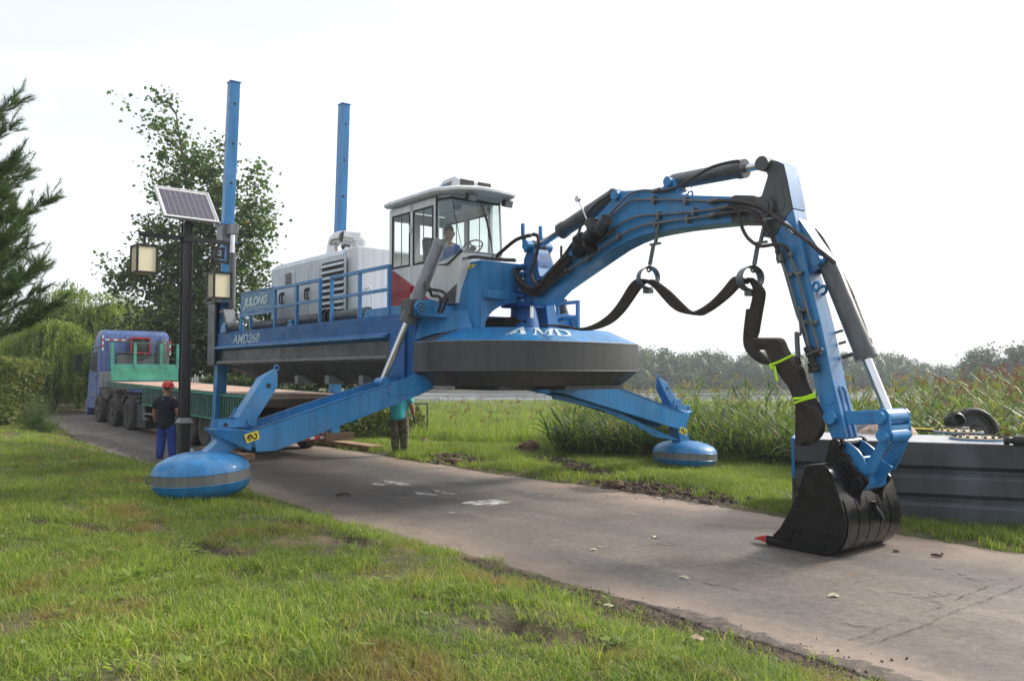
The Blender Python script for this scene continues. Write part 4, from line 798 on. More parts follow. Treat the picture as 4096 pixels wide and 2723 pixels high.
# ---- stabiliser legs with floats (near side s=-1, far side s=+1)
def lathe(mb, c, pr, n=48): return mb.prof(c, (0, 0, 1), pr, n)
def stabiliser(s, ground, tip_px):
    leg = empty('stabiliser_leg', parent_=None) if False else empty('stabiliser_leg'); leg.parent = dr
    U0, U1 = -.30, .34                      # two side plates in u
    cv = -4.76 if s < 0 else 5.12
    if s < 0: out = [(-4.235, 1.125), (-4.17, .84), (-3.9, .84), (-1.62, 1.55), (-1.33, 1.66), (-1.40, 1.88), (-1.62, 1.86), (-2.6, 1.60)]
    else: out = [(4.72, 1.10), (4.80, .86), (4.60, .78), (4.3, .84), (1.5, 1.52), (1.05, 1.60), (1.10, 1.86), (1.5, 1.86), (2.6, 1.68)]
    mb = MB(); mb.pu(out, U1 - .03, U1); mb.pu(out, U0, U0 + .03); mb.build('side_plate', B, leg, .005)
    lo = [(out[0][0] * .995, out[0][1] - .22), (s * 1.7, 1.60)]; mb = MB()
    mb.add([V3(U0 + .031, lo[0][0], lo[0][1]), V3(U1 - .031, lo[0][0], lo[0][1]), V3(U1 - .031, lo[1][0], lo[1][1]), V3(U0 + .031, lo[1][0], lo[1][1])], [(0, 1, 2, 3)])
    mb.build('web_plate', B, leg)
    if s > 0:
        lowp = [(q.y, q.z) for q in (onU(Z17, p, U1 - .1) for p in [(0, 700), (200, 795), (420, 905), (640, 1000), (700, 1030), (600, 1018), (490, 1000), (300, 890), (120, 810), (0, 755)])] + [(1.25, 1.45), (1.25, 1.52)]
        mb = MB(); mb.pu(lowp, U1 - .12, U1 - .08); mb.build('lower_plate', M['blue'], leg)
    for uu in (U0 + .012, U1 - .012):
        a0 = Vector((uu, out[0][0], out[0][1] + .012)); a1 = Vector((uu, out[-1][0], out[-1][1] + .012)); a2 = Vector((uu, out[-2][0], out[-2][1] + .012)); mb = MB(); mb.bar(a0, a1, .045, .012); mb.bar(a1, a2, .045, .012); mb.build('edge_strip', B, leg)
        mb = MB(); mb.bar(a0 + V3(0, 0, .008), a2 + V3(0, 0, .008), .018, .007); mb.build('rubber_strip', M['grip'], leg)
    # end box, pointed like a keel
    ez = out[0][1]; ev = out[0][0]; mb = MB()
    A_ = [V3(U1, ev, ez), V3(U1, ev + s * -.0, ez - .27), V3(U0, ev, ez - .27), V3(U0, ev, ez)]
    Bq = [V3(U1 - .02, ev + s * .22, ez + .03), V3(U1 - .05, ev + s * .16, ez - .19), V3(U0 + .05, ev + s * .16, ez - .19), V3(U0 + .02, ev + s * .22, ez + .03)]
    C_ = [V3(U1 - .16, ev + s * .48, ez + .03), V3(U1 - .2, ev + s * .40, ez - .06), V3(U0 + .2, ev + s * .40, ez - .06), V3(U0 + .16, ev + s * .48, ez + .03)]
    mb.loft([A_, Bq, C_]); mb.build('leg_end', B, leg, .006)
    # anchor fluke arm standing on the leg end
    b0 = V3(.02, ev + s * .02, ez + .10); b1 = V3(.02, ev - s * .34, ez + .65) if s < 0 else V3(.02, ev - s * .30, ez + .54); d = (b1 - b0).normalized(); up_ = Vector((1, 0, 0)); sd = d.cross(up_)
    def rg_(c, w, h): return [c + up_ * w + sd * h, c - up_ * w + sd * h, c - up_ * w - sd * h, c + up_ * w - sd * h]
    pw_ = .12 if s < 0 else .10; mb = MB(); mb.loft([rg_(b0, pw_, pw_), rg_(b1, pw_, pw_), rg_(b1 + d * .20, .035, .025)]); mb.build('lifting_post', B, leg, .008)
    mb = MB(); mb.torus(b1 + d * .235, up_, .034, .013, 14, 6); mb.build('lifting_eye', B, leg); mb = MB(); mb.cone(b1 - d * .06 + up_ * (pw_ - .002), b1 - d * .06 + up_ * (pw_ + .004), .035, n=14); mb.build('pin_hole', M['ink'], leg)
    mb = MB()
    for uu in (-.13, .17): mb.prism([V3(uu, ev + s * .40, ez + .04), V3(uu, ev - s * .12, ez + .05), V3(uu, ev - s * .14, ez + .24), V3(uu, ev + s * .06, ez + .30), V3(uu, ev + s * .14, ez + .16), V3(uu, ev + s * .38, ez + .14)],
                                    [V3(uu + .02, ev + s * .40, ez + .04), V3(uu + .02, ev - s * .12, ez + .05), V3(uu + .02, ev - s * .14, ez + .24), V3(uu + .02, ev + s * .06, ez + .30), V3(uu + .02, ev + s * .14, ez + .16), V3(uu + .02, ev + s * .38, ez + .14)])
    mb.build('bracket', B, leg, .004); mb = MB(); mb.cone((.16, ev - s * .03, ez + .12), (.225, ev - s * .03, ez + .12), .05, n=14); mb.build('pin', B, leg); mb = MB(); mb.cone((.191, ev + s * .30, ez + .085), (.197, ev + s * .30, ez + .085), .03, n=12); mb.build('slot', M['ink'], leg)
    # inclined neck and float
    c = V3(0, cv, ground); top = ground + .62
    mb = MB(); mb.prism([V3(-.11, cv + s * .04, top - .04), V3(.13, cv + s * .04, top - .04), V3(.13, cv - s * .26, top - .04), V3(-.11, cv - s * .26, top - .04)], [V3(-.10, ev + s * .26, ez - .04), V3(.12, ev + s * .26, ez - .04), V3(.12, ev - s * .02, ez - .16), V3(-.10, ev - s * .02, ez - .16)]); mb.build('neck', B, leg, .006)
    fl = empty('float'); fl.parent = leg; rr = .615 if s < 0 else .655; tl = R(3.0) * -s; rotm = Matrix.Rotation(tl, 4, 'X')
    H0 = [(.0, .10), (.0, rr * .42), (.035, rr * .68), (.09, rr * .87), (.16, rr * .97), (.235, rr)]; H1 = [(.235, rr), (.375, rr)]; H2 = [(.375, rr), (.44, rr * .97), (.505, rr * .87), (.56, rr * .69), (.60, rr * .45), (.615, rr * .18), (.615, .001)]
    for nm, pr, m_ in (('float_shell', H0, B), ('float_band', [(.235, rr + .003), (.375, rr + .003)], M['bandgrey']), ('float_shell', H2, B)):
        mb = MB(); mb.prof((0, 0, 0), (0, 0, 1), pr, 56); mb.v = [tuple(c + (rotm @ Vector(p))) for p in mb.v]; mb.build(nm, m_, leg)
    mb = MB()
    for z_ in (.235, .375): mb.torus((0, 0, z_), (0, 0, 1), rr + .002, .007, 56, 5)
    mb.v = [tuple(c + (rotm @ Vector(p))) for p in mb.v]; mb.build('float_seam', M['blue'], leg)
    mb = MB(); dv = (-TX * .6 - Vector((1, 0, 0))); dl = Vector((dv.dot(AX), dv.dot(TX), 0)).normalized(); mb.torus(c + rotm @ (dl * (rr + .04)) + V3(0, 0, .29), dl.cross(Vector((0, 0, 1))) if s < 0 else dl, .045, .013, 14, 6); mb.build('mooring_ring', M['bandgrey'], leg)
    bpy.data.objects.remove(fl)
    return leg, ev, ez, U1
legN, evN, ezN, U1N = stabiliser(-1, .245, None); legF, evF, ezF, U1F = stabiliser(1, -.10, None)
def sticker(leg, u, corners, ang):
    c = [V3(u + .002, p[0], p[1]) for p in corners]; mb = MB(); mb.add(c, [(0, 1, 2, 3)]); mb.build('hook_sticker', M['yellow'], leg)
    ce = sum(c, Vector()) / 4; x = (c[1] - c[0]); w_ = x.length; x.normalize(); y = (c[3] - c[0]).normalized(); h_ = (c[3] - c[0]).length
    P_ = [(-.30, .02), (-.24, .20), (-.08, .20), (.0, .02), (.08, -.20), (.22, -.22), (.32, -.04), (.27, .16), (.15, .2)]; P_ = spl([ce + x * a * w_ + y * b_ * h_ * 1.3 + V3(.004, 0, 0) for a, b_ in P_], 5)
    mb = MB(); n = len(P_); l = []
    for i, p in enumerate(P_):
        d = (P_[min(i + 1, n - 1)] - P_[max(i - 1, 0)]).normalized(); nn = d.cross(Vector((1, 0, 0))); ww = .052 * w_ * (1 if 3 < i < n - 6 else .7); l += [p + nn * ww, p - nn * ww]
    mb.add(l, [(2 * i, 2 * i + 1, 2 * i + 3, 2 * i + 2) for i in range(n - 1)]); mb.build('hook_mark', M['ink'], leg)
    P_ = [ce + x * (-.22 + .17 * math.cos(t)) * w_ + y * .32 * math.sin(t) * h_ + V3(.0045, 0, 0) for t in [i * .4 for i in range(16)]]; mb = MB(); l = []
    cc = ce + x * -.22 * w_ + V3(.0045, 0, 0)
    for p in P_: l += [p, cc.lerp(p, .72)]
    mb.add(l, [(2 * i, 2 * i + 1, 2 * i + 3, 2 * i + 2) for i in range(len(P_) - 1)]); mb.build('hook_mark', M['ink'], leg)
    mb = MB(); mb.add([cc + x * -.12 * w_, cc + y * .16 * h_ + x * -.01 * w_, cc - y * .16 * h_ + x * -.01 * w_, cc + x * .13 * w_ + y * .05 * h_, cc + x * .13 * w_ - y * .05 * h_, cc + y * .05 * h_, cc - y * .05 * h_], [(0, 1, 2), (5, 3, 4, 6)]); mb.build('hook_mark', M['ink'], leg)
sticker(legN, .34, [(q.y, q.z) for q in (onU(Z6, p, .34) for p in [(958, 733), (1060, 695), (1045, 630), (938, 665)])], 0)
sticker(legF, .34, [(q.y, q.z) for q in (onU(Z17, p, .34) for p in [(712, 960), (772, 990), (784, 938), (724, 908)])], 0)
wp = [(q.y, q.z) for q in (onU(Z2, p, .342) for p in [(1300, 1262), (1365, 1345), (1350, 1405), (1280, 1415), (1130, 1442), (1085, 1430), (1070, 1400), (1080, 1365), (1110, 1340)])]
mb = MB(); mb.pu(wp, .341, .352); mb.build('weld_pad', B, legN, .003)
# leg cylinders
def legcyl(s):
    cyl = empty('leg_cylinder'); cyl.parent = dr
    top, low = onV(Z2, (1500, 215), -1.46), onV(Z2, (1035, 1330), -2.06); tg = Z2((1215, 870))
    def pxy(q):
        w_ = O + AX * q.x + TX * q.y + V3(0, 0, q.z) - CP; d = w_.y * math.cos(PITCH) + w_.z * math.sin(PITCH); return (CX + F * w_.x / d, CY - F * (w_.z * math.cos(PITCH) - w_.y * math.sin(PITCH)) / d)
    clamp = min([low.lerp(top, i / 100) for i in range(101)], key=lambda q: abs(pxy(q)[1] - tg[1])); clamp = clamp + (top - low).normalized() * .22; ax = (top - low).normalized()
    if s > 0: top, clamp, low = V3(.0, 1.12, 4.05), V3(.0, 1.80, 2.80), V3(.0, 2.1, 1.74); ax = (top - low).normalized()
    bt = clamp - ax * .18
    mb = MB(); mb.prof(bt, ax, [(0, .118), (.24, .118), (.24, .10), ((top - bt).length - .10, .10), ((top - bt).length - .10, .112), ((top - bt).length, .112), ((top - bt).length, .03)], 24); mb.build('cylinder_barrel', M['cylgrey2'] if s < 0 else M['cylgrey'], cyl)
    mb = MB(); mb.prof(bt - ax * .02, ax, [(0, .122), (.26, .122)], 24); mb.box(clamp + ax * .05, (.27, .27, .25), Matrix(((1, 0, 0), (0, 1, 0), (0, 0, 1)))); mb.build('trunnion_block', M['cylgrey'], cyl, .008)
    mb = MB(); mb.cone(bt, low, .052, n=18); mb.build('piston_rod', M['steel'], cyl)
    mb = MB(); mb.cone(low - V3(.12, 0, 0), low + V3(.12, 0, 0), .075, n=16); mb.build('rod_eye', B, cyl)
    # feed line along the barrel
    off = Vector((.115, s * -.0, 0)); mb = MB(); mb.tube([top - ax * .12 + off, bt + ax * .62 + off * 1.05], .016, 6); mb.box(bt + ax * .60 + off * 1.1, (.07, .07, .11)); mb.build('feed_pipe', M['cylgrey'], cyl)
    # trunnion bracket, bolted
    mb = MB(); cz = clamp + ax * .02
    for uu in (cz.x - .20, cz.x + .16): mb.prism([V3(uu, cz.y + s * .07, cz.z - .10), V3(uu, cz.y + s * .09, cz.z + .05), V3(uu, cz.y, cz.z + .13), V3(uu, cz.y - s * .20, cz.z + .16), V3(uu, cz.y - s * .62, cz.z + .06), V3(uu, cz.y - s * .62, cz.z - .12)],
                                   [V3(uu + .04, cz.y + s * .07, cz.z - .10), V3(uu + .04, cz.y + s * .09, cz.z + .05), V3(uu + .04, cz.y, cz.z + .13), V3(uu + .04, cz.y - s * .20, cz.z + .16), V3(uu + .04, cz.y - s * .62, cz.z + .06), V3(uu + .04, cz.y - s * .62, cz.z - .12)])
    mb.build('trunnion_bracket', B, cyl, .006)
    mb = MB(); cx_ = cz.x + .20; mb.cone((cx_, cz.y, cz.z + .02), (cx_ + .06, cz.y, cz.z + .02), .105, n=22); mb.build('trunnion_cap', B, cyl, .006)
    for k in range(7):
        a = k * 2 * math.pi / 7; mb = MB(); c_ = V3(cx_ + .06, cz.y + .066 * math.cos(a), cz.z + .02 + .066 * math.sin(a)); mb.cone(c_, c_ + V3(.018, 0, 0), .016, n=6); mb.build('bolt', M['grey'], cyl)
    mb = MB(); mb.cone((cx_ + .06, cz.y, cz.z + .02), (cx_ + .075, cz.y, cz.z + .02), .022, n=10); mb.build('bolt', M['grey'], cyl)
    return top, bt, ax
topN, btN, axN = legcyl(-1); legcyl(1)
# hoses from the near cylinder down to the deck
def hose(name, pts, r, parent=dr, m='hose', ribs=True, k=8):
    P_ = spl(pts, k); mb = MB(); rr = [r * (1.12 if (i % 2) and ribs else .92) for i in range(len(P_))]; mb.tube(P_, r, 7, rr); return mb.build(name, M[m], parent)
v_ = -1.15
v_ = -1.45
hose('hydraulic_hose', [onV(Z7, p, v_) for p in [(690, 1225), (740, 1250), (820, 1265), (870, 1310), (855, 1370), (820, 1460)]], .022, ribs=True, k=10)
hose('hydraulic_hose', [onV(Z7, p, v_) for p in [(680, 1245), (720, 1270), (735, 1305), (790, 1310), (815, 1350), (790, 1460)]], .022, ribs=True, k=10)
hose('hydraulic_pipe', [onV(Z7, p, -1.05) for p in [(940, 1465), (942, 1300), (945, 1080), (955, 1010), (1000, 975), (1050, 968)]], .024, m='cylgrey2', ribs=False)
hose('hydraulic_hose', [onV(Z7, p, -1.0) for p in [(1050, 968), (1120, 958), (1250, 972), (1480, 990)]], .026, k=10)
hose('hydraulic_hose', [onV(Z7, p, -.7) for p in [(1470, 985), (1400, 985), (1330, 975), (1322, 945), (1370, 900), (1480, 810), (1570, 775), (1620, 765)]], .028, k=14)
# ---- engine house
EH0, EH1, EV0, EV1 = -6.57, -2.88, -1.1, .55; eh = empty('engine_house'); eh.parent = dr
sc_ = [(EV0, 2.853), (EV0, 4.20), (EV0 + .12, 4.32), (EV1 - .12, 4.32), (EV1, 4.20), (EV1, 2.853)]
mb = MB(); mb.loft([[V3(EH0, y, z) for y, z in sc_], [V3(EH1 - .30, y, z) for y, z in sc_]]); mb.build('housing', M['house'], eh, .01)
mb = MB(); mb.bb((EH1 - .298, EV0 + .05, 2.853), (EH1 + .18, EV1 - .05, 4.30)); mb.build('front_housing', M['white'], eh, .03, seg=3)
mb = MB(); mb.bb((EH1 - .30, EV0 + .02, 2.86), (EH1 - .26, EV1 + .02, 4.26)); mb.build('joint_rib', M['house'], eh, .008)
def fr_px(Z, x0, y0, x1, y1, v, zz=None):
    a, b_ = onV(Z, (x0, y0), v), onV(Z, (x1, y1), v); return a.x, a.z, b_.x, b_.z
la, lb = onV(Z2, (572, 420), EV0).x, onV(Z2, (748, 390), EV0).x; z0, z1 = 2.98, 4.08; yv = EV0
mb = MB(); mb.bb((la, yv - .02, z0), (lb, yv - .006, z1)); mb.build('louvre_recess', M['ink'], eh)
mb = MB()
for a, b_ in (((la - .05, yv - .03, z0 - .05), (la, yv - .001, z1 + .05)), ((lb, yv - .03, z0 - .05), (lb + .05, yv - .001, z1 + .05)), ((la, yv - .03, z1), (lb, yv - .001, z1 + .05)), ((la, yv - .03, z0 - .05), (lb, yv - .001, z0))): mb.bb(a, b_)
mb.build('louvre_frame', M['house'], eh, .004)
ns = 9; SL = None
for i in range(ns):
    z = z0 + (z1 - z0) * (i + .5) / ns; c = .5 * (la + lb)
    if SL is None:
        mb = MB(); L_ = (lb - la) / 2; mb.prism([V3(-L_, yv - .06, -.03), V3(-L_, yv - .02, .028), V3(-L_, yv - .012, .022), V3(-L_, yv - .052, -.036)], [V3(L_, yv - .06, -.03), V3(L_, yv - .02, .028), V3(L_, yv - .012, .022), V3(L_, yv - .052, -.036)]); SL = mb.build('louvre_slat', M['house'], eh); SL.location = (c, 0, z)
    else: s_ = SL.copy(); COL.objects.link(s_); s_.location = (c, 0, z)
for xa, xb, ya, yb in ((195, 262, 485, 845), (265, 352, 475, 840), (385, 458, 445, 815), (462, 548, 415, 805)):   # doors
    a0, a1 = onV(Z2, (xa, 600), EV0).x, onV(Z2, (xb, 600), EV0).x; mb = MB(); mb.bb((a0, EV0 - .014, 2.95), (a1, EV0 - .001, 4.05)); dd = mb.build('door', M['house'], eh, .004)
for xh in (250, 268, 448, 466):
    a0 = onV(Z2, (xh, 680), EV0).x; z = 3.53; mb = MB(); mb.tube([V3(a0, EV0 - .02, z + .10), V3(a0, EV0 - .055, z + .09), V3(a0, EV0 - .06, z), V3(a0 + .01, EV0 - .055, z - .09), V3(a0 + .015, EV0 - .02, z - .11)], .016, 6); mb.box((a0, EV0 - .02, z + .10), (.06, .02, .07)); mb.build('door_handle', M['ink'], eh)
a0, a1 = onV(Z2, (285, 530), EV0).x, onV(Z2, (333, 530), EV0).x; zt, zb = onV(Z2, (310, 475), EV0).z, onV(Z2, (310, 585), EV0).z
mb = MB(); mb.bb((a0, EV0 - .02, zb), (a1, EV0 - .015, zt)); mb.build('vent_recess', M['paper'], eh)
mb = MB()
for i in range(9): z = zb + (zt - zb) * (i + .3) / 9; mb.bb((a0, EV0 - .026, z), (a1, EV0 - .021, z + (zt - zb) / 9 * (.65 if i < 4 else .3)))
for i in range(5): x = a0 + (a1 - a0) * (i + .35) / 5; mb.bb((x, EV0 - .030, zb + (zt - zb) * .5), (x + .012, EV0 - .0265, zt))
mb.build('vent_grille', M['ink'], eh)
mb = MB(); h0 = onU(Z2, (935, 590), EH1 + .18); h1 = onU(Z2, (945, 790), EH1 + .18); mb.tube(spl([V3(h0.x, h0.y - .06, h0.z - .02), V3(h0.x + .06, h0.y - .03, h0.z), V3(h0.x + .06, h0.y, h0.z - .03)], 3) + [V3(h1.x + .06, h1.y, h1.z)], .014, 6); mb.build('grab_handle', M['white'], eh)
# exhaust and intake ducts on the roof
duct = empty('exhaust_duct'); duct.parent = dr; vz = -.55
e = [onV(Z2, p, vz) for p in [(665, 300), (662, 250), (690, 205), (742, 195)]]; e[0].z = 4.30; P_ = spl(e, 6); mb = MB(); mb.tube(P_, .15, 18, [.19 - .05 * min(1, i / 5) for i in range(len(P_))]); mb.build('elbow', M['silver'], duct)
q0, q1 = onV(Z2, (735, 190), vz - .03), onV(Z2, (860, 215), vz + .25); mb = MB(); mb.cone(q0, q1, .125, .15, 22, True); mb.build('duct_pipe', M['silver'], duct); mb = MB(); d = (q0 - q1).normalized(); mb.cone(q0 + d * .002, q0 + d * .004, .115, n=20); mb.build('duct_mouth', M['ink'], duct)
q = onV(Z2, (860, 235), vz + .25); mb = MB(); mb.cone((q.x, q.y, 4.30), (q.x, q.y, q.z + .02), .20, .20, 24); mb.prof((q.x, q.y, q.z + .02), (0, 0, 1), [(0, .20), (.05, .18), (.08, .08), (.085, .001)], 24); mb.build('duct_cap', M['silver'], duct)
# long delivery pipe on the near deck edge
a, b_ = onV(Z2, (60, 885), -1.32), onV(Z2, (930, 800), -1.32); zc = 2.97; mb = MB(); mb.cone((a.x - .3, -1.32, zc), (b_.x, -1.32, zc), .105, n=20); pp = mb.build('delivery_pipe', M['grey'], dr)
f0 = onV(Z2, (600, 815), -1.32).x
for f in (f0, f0 + .22):
    mb = MB(); mb.cone((f - .02, -1.32, zc), (f + .02, -1.32, zc), .165, n=20); fl = mb.build('pipe_flange', M['iron'], pp)
for px in ((935, 790), (330, 870)):
    q = onV(Z2, px, -1.5); mb = MB(); mb.cone((q.x - .04, -1.5, 2.92), (q.x + .04, -1.5, 2.92), .065, n=14); mb.bb((q.x - .1, -1.56, 2.852), (q.x + .12, -1.44, 2.90)); mb.build('cleat', B, dr, .005)
mb = MB(); q0, q1 = onV(Z2, (950, 775), -1.45), onV(Z2, (1085, 760), -1.45); mb.bb((q0.x, -1.55, 2.853), (q1.x + .9, -1.0, 2.99)); mb.build('cab_plinth', B, dr, .006)
# ---- railings
def railing(v, posts, z0=2.86, z1=3.63, zm_=3.25, name='railing', m='blue'):
    rl = empty(name); rl.parent = dr
    for p in posts: mb = MB(); mb.bb((p - .028, v - .028, z0), (p + .028, v + .028, z1)); mb.build('post', M[m], rl, .003)
    mb = MB(); mb.bb((posts[0] - .03, v - .03, z1 + .001), (posts[-1] + .03, v + .03, z1 + .06)); mb.build('top_rail', M[m], rl, .003)
    mb = MB(); mb.bb((posts[0] - .02, v - .024, zm_), (posts[-1] + .02, v + .024, zm_ + .055)); mb.build('mid_rail', M[m], rl, .003); return rl
RV = -1.55
railing(RV, [-2.72, -1.66, -.66]); railing(RV, [-5.29, -4.22, -3.2])
rl = empty('railing'); rl.parent = dr
for p in (-7.17, -6.6): mb = MB(); mb.bb((p - .028, RV - .028, 2.86), (p + .028, RV + .028, 3.24)); mb.build('post', B, rl, .003)
mb = MB(); mb.bb((-7.19, RV - .024, 3.17), (-5.32, RV + .024, 3.24)); mb.build('top_rail', B, rl, .003)
sb = empty('name_board'); sb.parent = dr; mb = MB(); mb.bb((-7.17, RV - .02, 3.26), (-5.33, RV + .01, 3.69)); mb.build('board_panel', M['board'], sb, .006)
mb = MB(); mb.bb((-7.18, RV - .035, 3.685), (-5.32, RV + .02, 3.705)); mb.bb((-7.18, RV - .035, 3.25), (-5.32, RV + .02, 3.265)); mb.build('board_edge', M['blue'], sb)
text('board_lettering', 'JULONG', M['letter2'], sb, .255, (-6.92, RV - .022, 3.385), (1, 0, 0), (0, 0, 1), shear=.3, width=1.32, ext=.003, bold=.016)
mb = MB()
for i in range(9): x = -6.95 + i * .155; mb.bb((x, RV - .024, 3.318), (x + .075 + .03 * (i % 3), RV - .021, 3.338))
mb.build('board_small_print', M['letter2'], sb)
mb = MB(); mb.bb((-6.1, RV - .024, 3.60), (-5.72, RV - .021, 3.615)); mb.build('board_small_print', M['letter2'], sb)
railing(1.5, [-5.3, -4.2, -3.2, -2.2, -1.2, -.3]); railing(1.5, [.1, .62], 2.6, 3.12, 2.85)
# ---- spuds
def spud(u, v, lean_u, lean_v, top, m='blue'):
    sp = empty('spud_post'); sp.parent = dr; w = .122
    def at(z): return V3(u + lean_u * z, v + lean_v * z, z)
    def rg_(z): c = at(z); return [c + V3(-w, -w, 0), c + V3(w, -w, 0), c + V3(w, w, 0), c + V3(-w, w, 0)]
    mb = MB(); mb.loft([rg_(.06), rg_(top)]); mb.build('spud_tube', B, sp, .012, seg=2)
    c = at(top); mb = MB(); mb.bb((c.x - w - .015, c.y - w - .015, top), (c.x + w + .015, c.y + w + .015, top + .02)); mb.build('cap_plate', B, sp)
    for k in range(7):
        z = top - .55 - k * .98
        if z > 3.7 and not 5.0 < z < 5.6:
            c = at(z); mb = MB(); mb.cone(c + V3(w - .002, 0, 0), c + V3(w + .003, 0, 0), .036, n=14); mb.build('pin_hole', M['ink'], sp)
    return sp, at
spN, atN = spud(-8.86, -1.46, .012, .028, 9.04); spF, atF = spud(-8.86, 1.60, .004, .025, 9.14)
for at_, s in ((atN, -1), (atF, 1)):
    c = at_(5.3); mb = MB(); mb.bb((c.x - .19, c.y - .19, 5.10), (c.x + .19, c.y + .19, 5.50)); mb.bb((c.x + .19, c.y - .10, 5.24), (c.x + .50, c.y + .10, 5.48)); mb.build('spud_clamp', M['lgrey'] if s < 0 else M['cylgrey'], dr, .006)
    mb = MB(); mb.bb((c.x - .21, c.y - .21, 5.505), (c.x + .21, c.y + .21, 5.53)); mb.bb((c.x - .21, c.y - .21, 5.07), (c.x + .21, c.y + .21, 5.095)); mb.build('clamp_plate', B, dr)
    mb = MB(); mb.cone((c.x + .19, c.y, 5.3), (c.x + .25, c.y, 5.3), .05, n=14); mb.cone((c.x + .25, c.y, 5.3), (c.x + .29, c.y, 5.3), .025, n=10); mb.build('clamp_pin', M['grey'], dr)
    jk = empty('spud_cylinder'); jk.parent = dr; mb = MB(); mb.cone((c.x + .38, c.y, 3.45), (c.x + .38, c.y, 4.72), .082, n=18); mb.cone((c.x + .38, c.y, 4.72), (c.x + .38, c.y, 4.79), .09, n=18); mb.build('cylinder_barrel', M['cylgrey'], jk)
    mb = MB(); mb.cone((c.x + .38, c.y, 4.79), (c.x + .38, c.y, 5.3), .05, n=16); mb.build('piston_rod', M['steel'], jk)
    mb = MB(); mb.torus((c.x + .27, c.y, 5.56), (1, 0, 0), .035, .01, 12, 5); mb.build('lifting_eye', B, jk)
    # gate at the stern that carries the post
    gt = empty('spud_guide'); gt.parent = dr; uu = -8.72; vv = s * 1.45
    mb = MB(); mb.bb((-9.02, vv - .20, 2.1), (-8.98 + .02, vv + .20, 3.58)); mb.bb((-9.02, vv - .22, 2.1), (-8.55, vv - .18, 3.58)); mb.bb((-9.02, vv + .18, 2.1), (-8.55, vv + .22, 3.58)); mb.bb((-9.05, vv - .25, 3.58), (-8.45, vv + .25, 3.62)); mb.build('guide_box', M['grey'], gt, .006)
    mb = MB(); mb.pv([(-8.55, 2.86), (-8.55, 3.38), (-8.25, 3.40), (-7.95, 2.86)], vv - .03, vv + .03); mb.pv([(-8.55, 3.33), (-8.55, 3.40), (-8.25, 3.42), (-7.90, 2.90), (-7.98, 2.86), (-8.28, 3.33)], vv - .12, vv + .12); mb.build('guide_bracket', M['lgrey'], gt, .006)
    mb = MB(); mb.cone((-7.98, vv - .16, 2.96), (-7.98, vv + .18, 2.96), .13, n=20); mb.build('hinge_tube', M['grey'], gt); 
    for dv in (-.22, .20): mb = MB(); mb.pv([(-8.18, 2.853), (-8.06, 3.03), (-7.98, 3.08), (-7.90, 3.03), (-7.84, 2.853)], vv + dv, vv + dv + .03); mb.build('hinge_lug', B, gt, .004)
    mb = MB(); mb.cone((-8.1, vv + .28, 3.30), (-7.55, vv + .28, 3.10), .045, n=12); mb.build('piston_rod', M['steel'], gt); mb = MB(); mb.cone((-7.55, vv + .28, 3.10), (-6.9, vv + .28, 2.90), .11, n=18); mb.build('cylinder_barrel', M['cylgrey'], gt)
for px in ((1215, 0), (1310, 0)): x = onV(Z21, (px[0], 800), -1.45).x; hose('hydraulic_hose', [V3(x, -1.40, 2.86), V3(x + .03, -1.38, 3.05), V3(x + .09, -1.36, 3.3)], .018, ribs=False)
# ---- cab
cab = empty('operator_cab'); cab.parent = dr; K0, K1, CV0, CV1 = -1.10, .33, -1.30, -.16; zf, zb_, zt = 2.99, 3.66, 4.68
mb = MB(); mb.bb((K0, CV0, zf), (K1, CV0 + .04, zb_)); mb.bb((K0, CV1 - .04, zf), (K1, CV1, zb_)); mb.bb((K0, CV0 + .041, zf), (K0 + .04, CV1 - .041, zb_)); mb.bb((K0 + .041, CV0 + .041, zf), (K1, CV1 - .041, zf + .04))
mb.build('lower_wall', M['white'], cab, .006)
F1, F2 = (.74, -1.08), (.74, -.30)          # front corners at belt height
nose = [(K1 + .001, CV0), F1, F2, (K1 + .001, CV1)]
mb = MB(); mb.prism([V3(K1 + .001, CV0, zf), V3(.62, -1.12, zf), V3(.62, -.34, zf), V3(K1 + .001, CV1, zf)], [V3(K1 + .001, CV0, 3.62), V3(*F1, 3.79), V3(*F2, 3.79), V3(K1 + .001, CV1, 3.62)]); mb.build('front_panel', M['white'], cab, .006)
for (a, b_) in (((K0, CV0, zb_ + .001), (K0 + .10, CV0 + .05, zt)), ((-.43, CV0, zb_ + .001), (-.34, CV0 + .05, zt)), ((K1 - .07, CV0, zb_ + .001), (K1, CV0 + .07, zt)), ((K0, CV1 - .05, zb_ + .001), (K0 + .08, CV1, zt)), ((K1 - .07, CV1 - .06, zb_ + .001), (K1, CV1, zt)), ((-.43, CV1 - .05, zb_ + .001), (-.36, CV1, zt)), ((K0 + .101, CV0, 4.56), (K1 - .071, CV0 + .05, zt)), ((K0 + .081, CV1 - .05, 4.56), (K1 - .071, CV1, zt))):
    mb = MB(); mb.bb(a, b_); mb.build('pillar', M['white'], cab, .005)
mb = MB(); mb.bb((K0, CV0 + .051, zb_ + .25), (K0 + .04, CV1 - .051, zb_ + .30)); mb.bb((K0, CV0 + .051, 4.50), (K0 + .04, CV1 - .051, zt)); mb.bb((K0, -.80, zb_ + .3), (K0 + .04, -.70, 4.5)); mb.bb((K0, CV0 + .051, zb_ - .01), (K0 + .04, CV1 - .051, zb_ + .25)); mb.build('rear_wall', M['white'], cab)
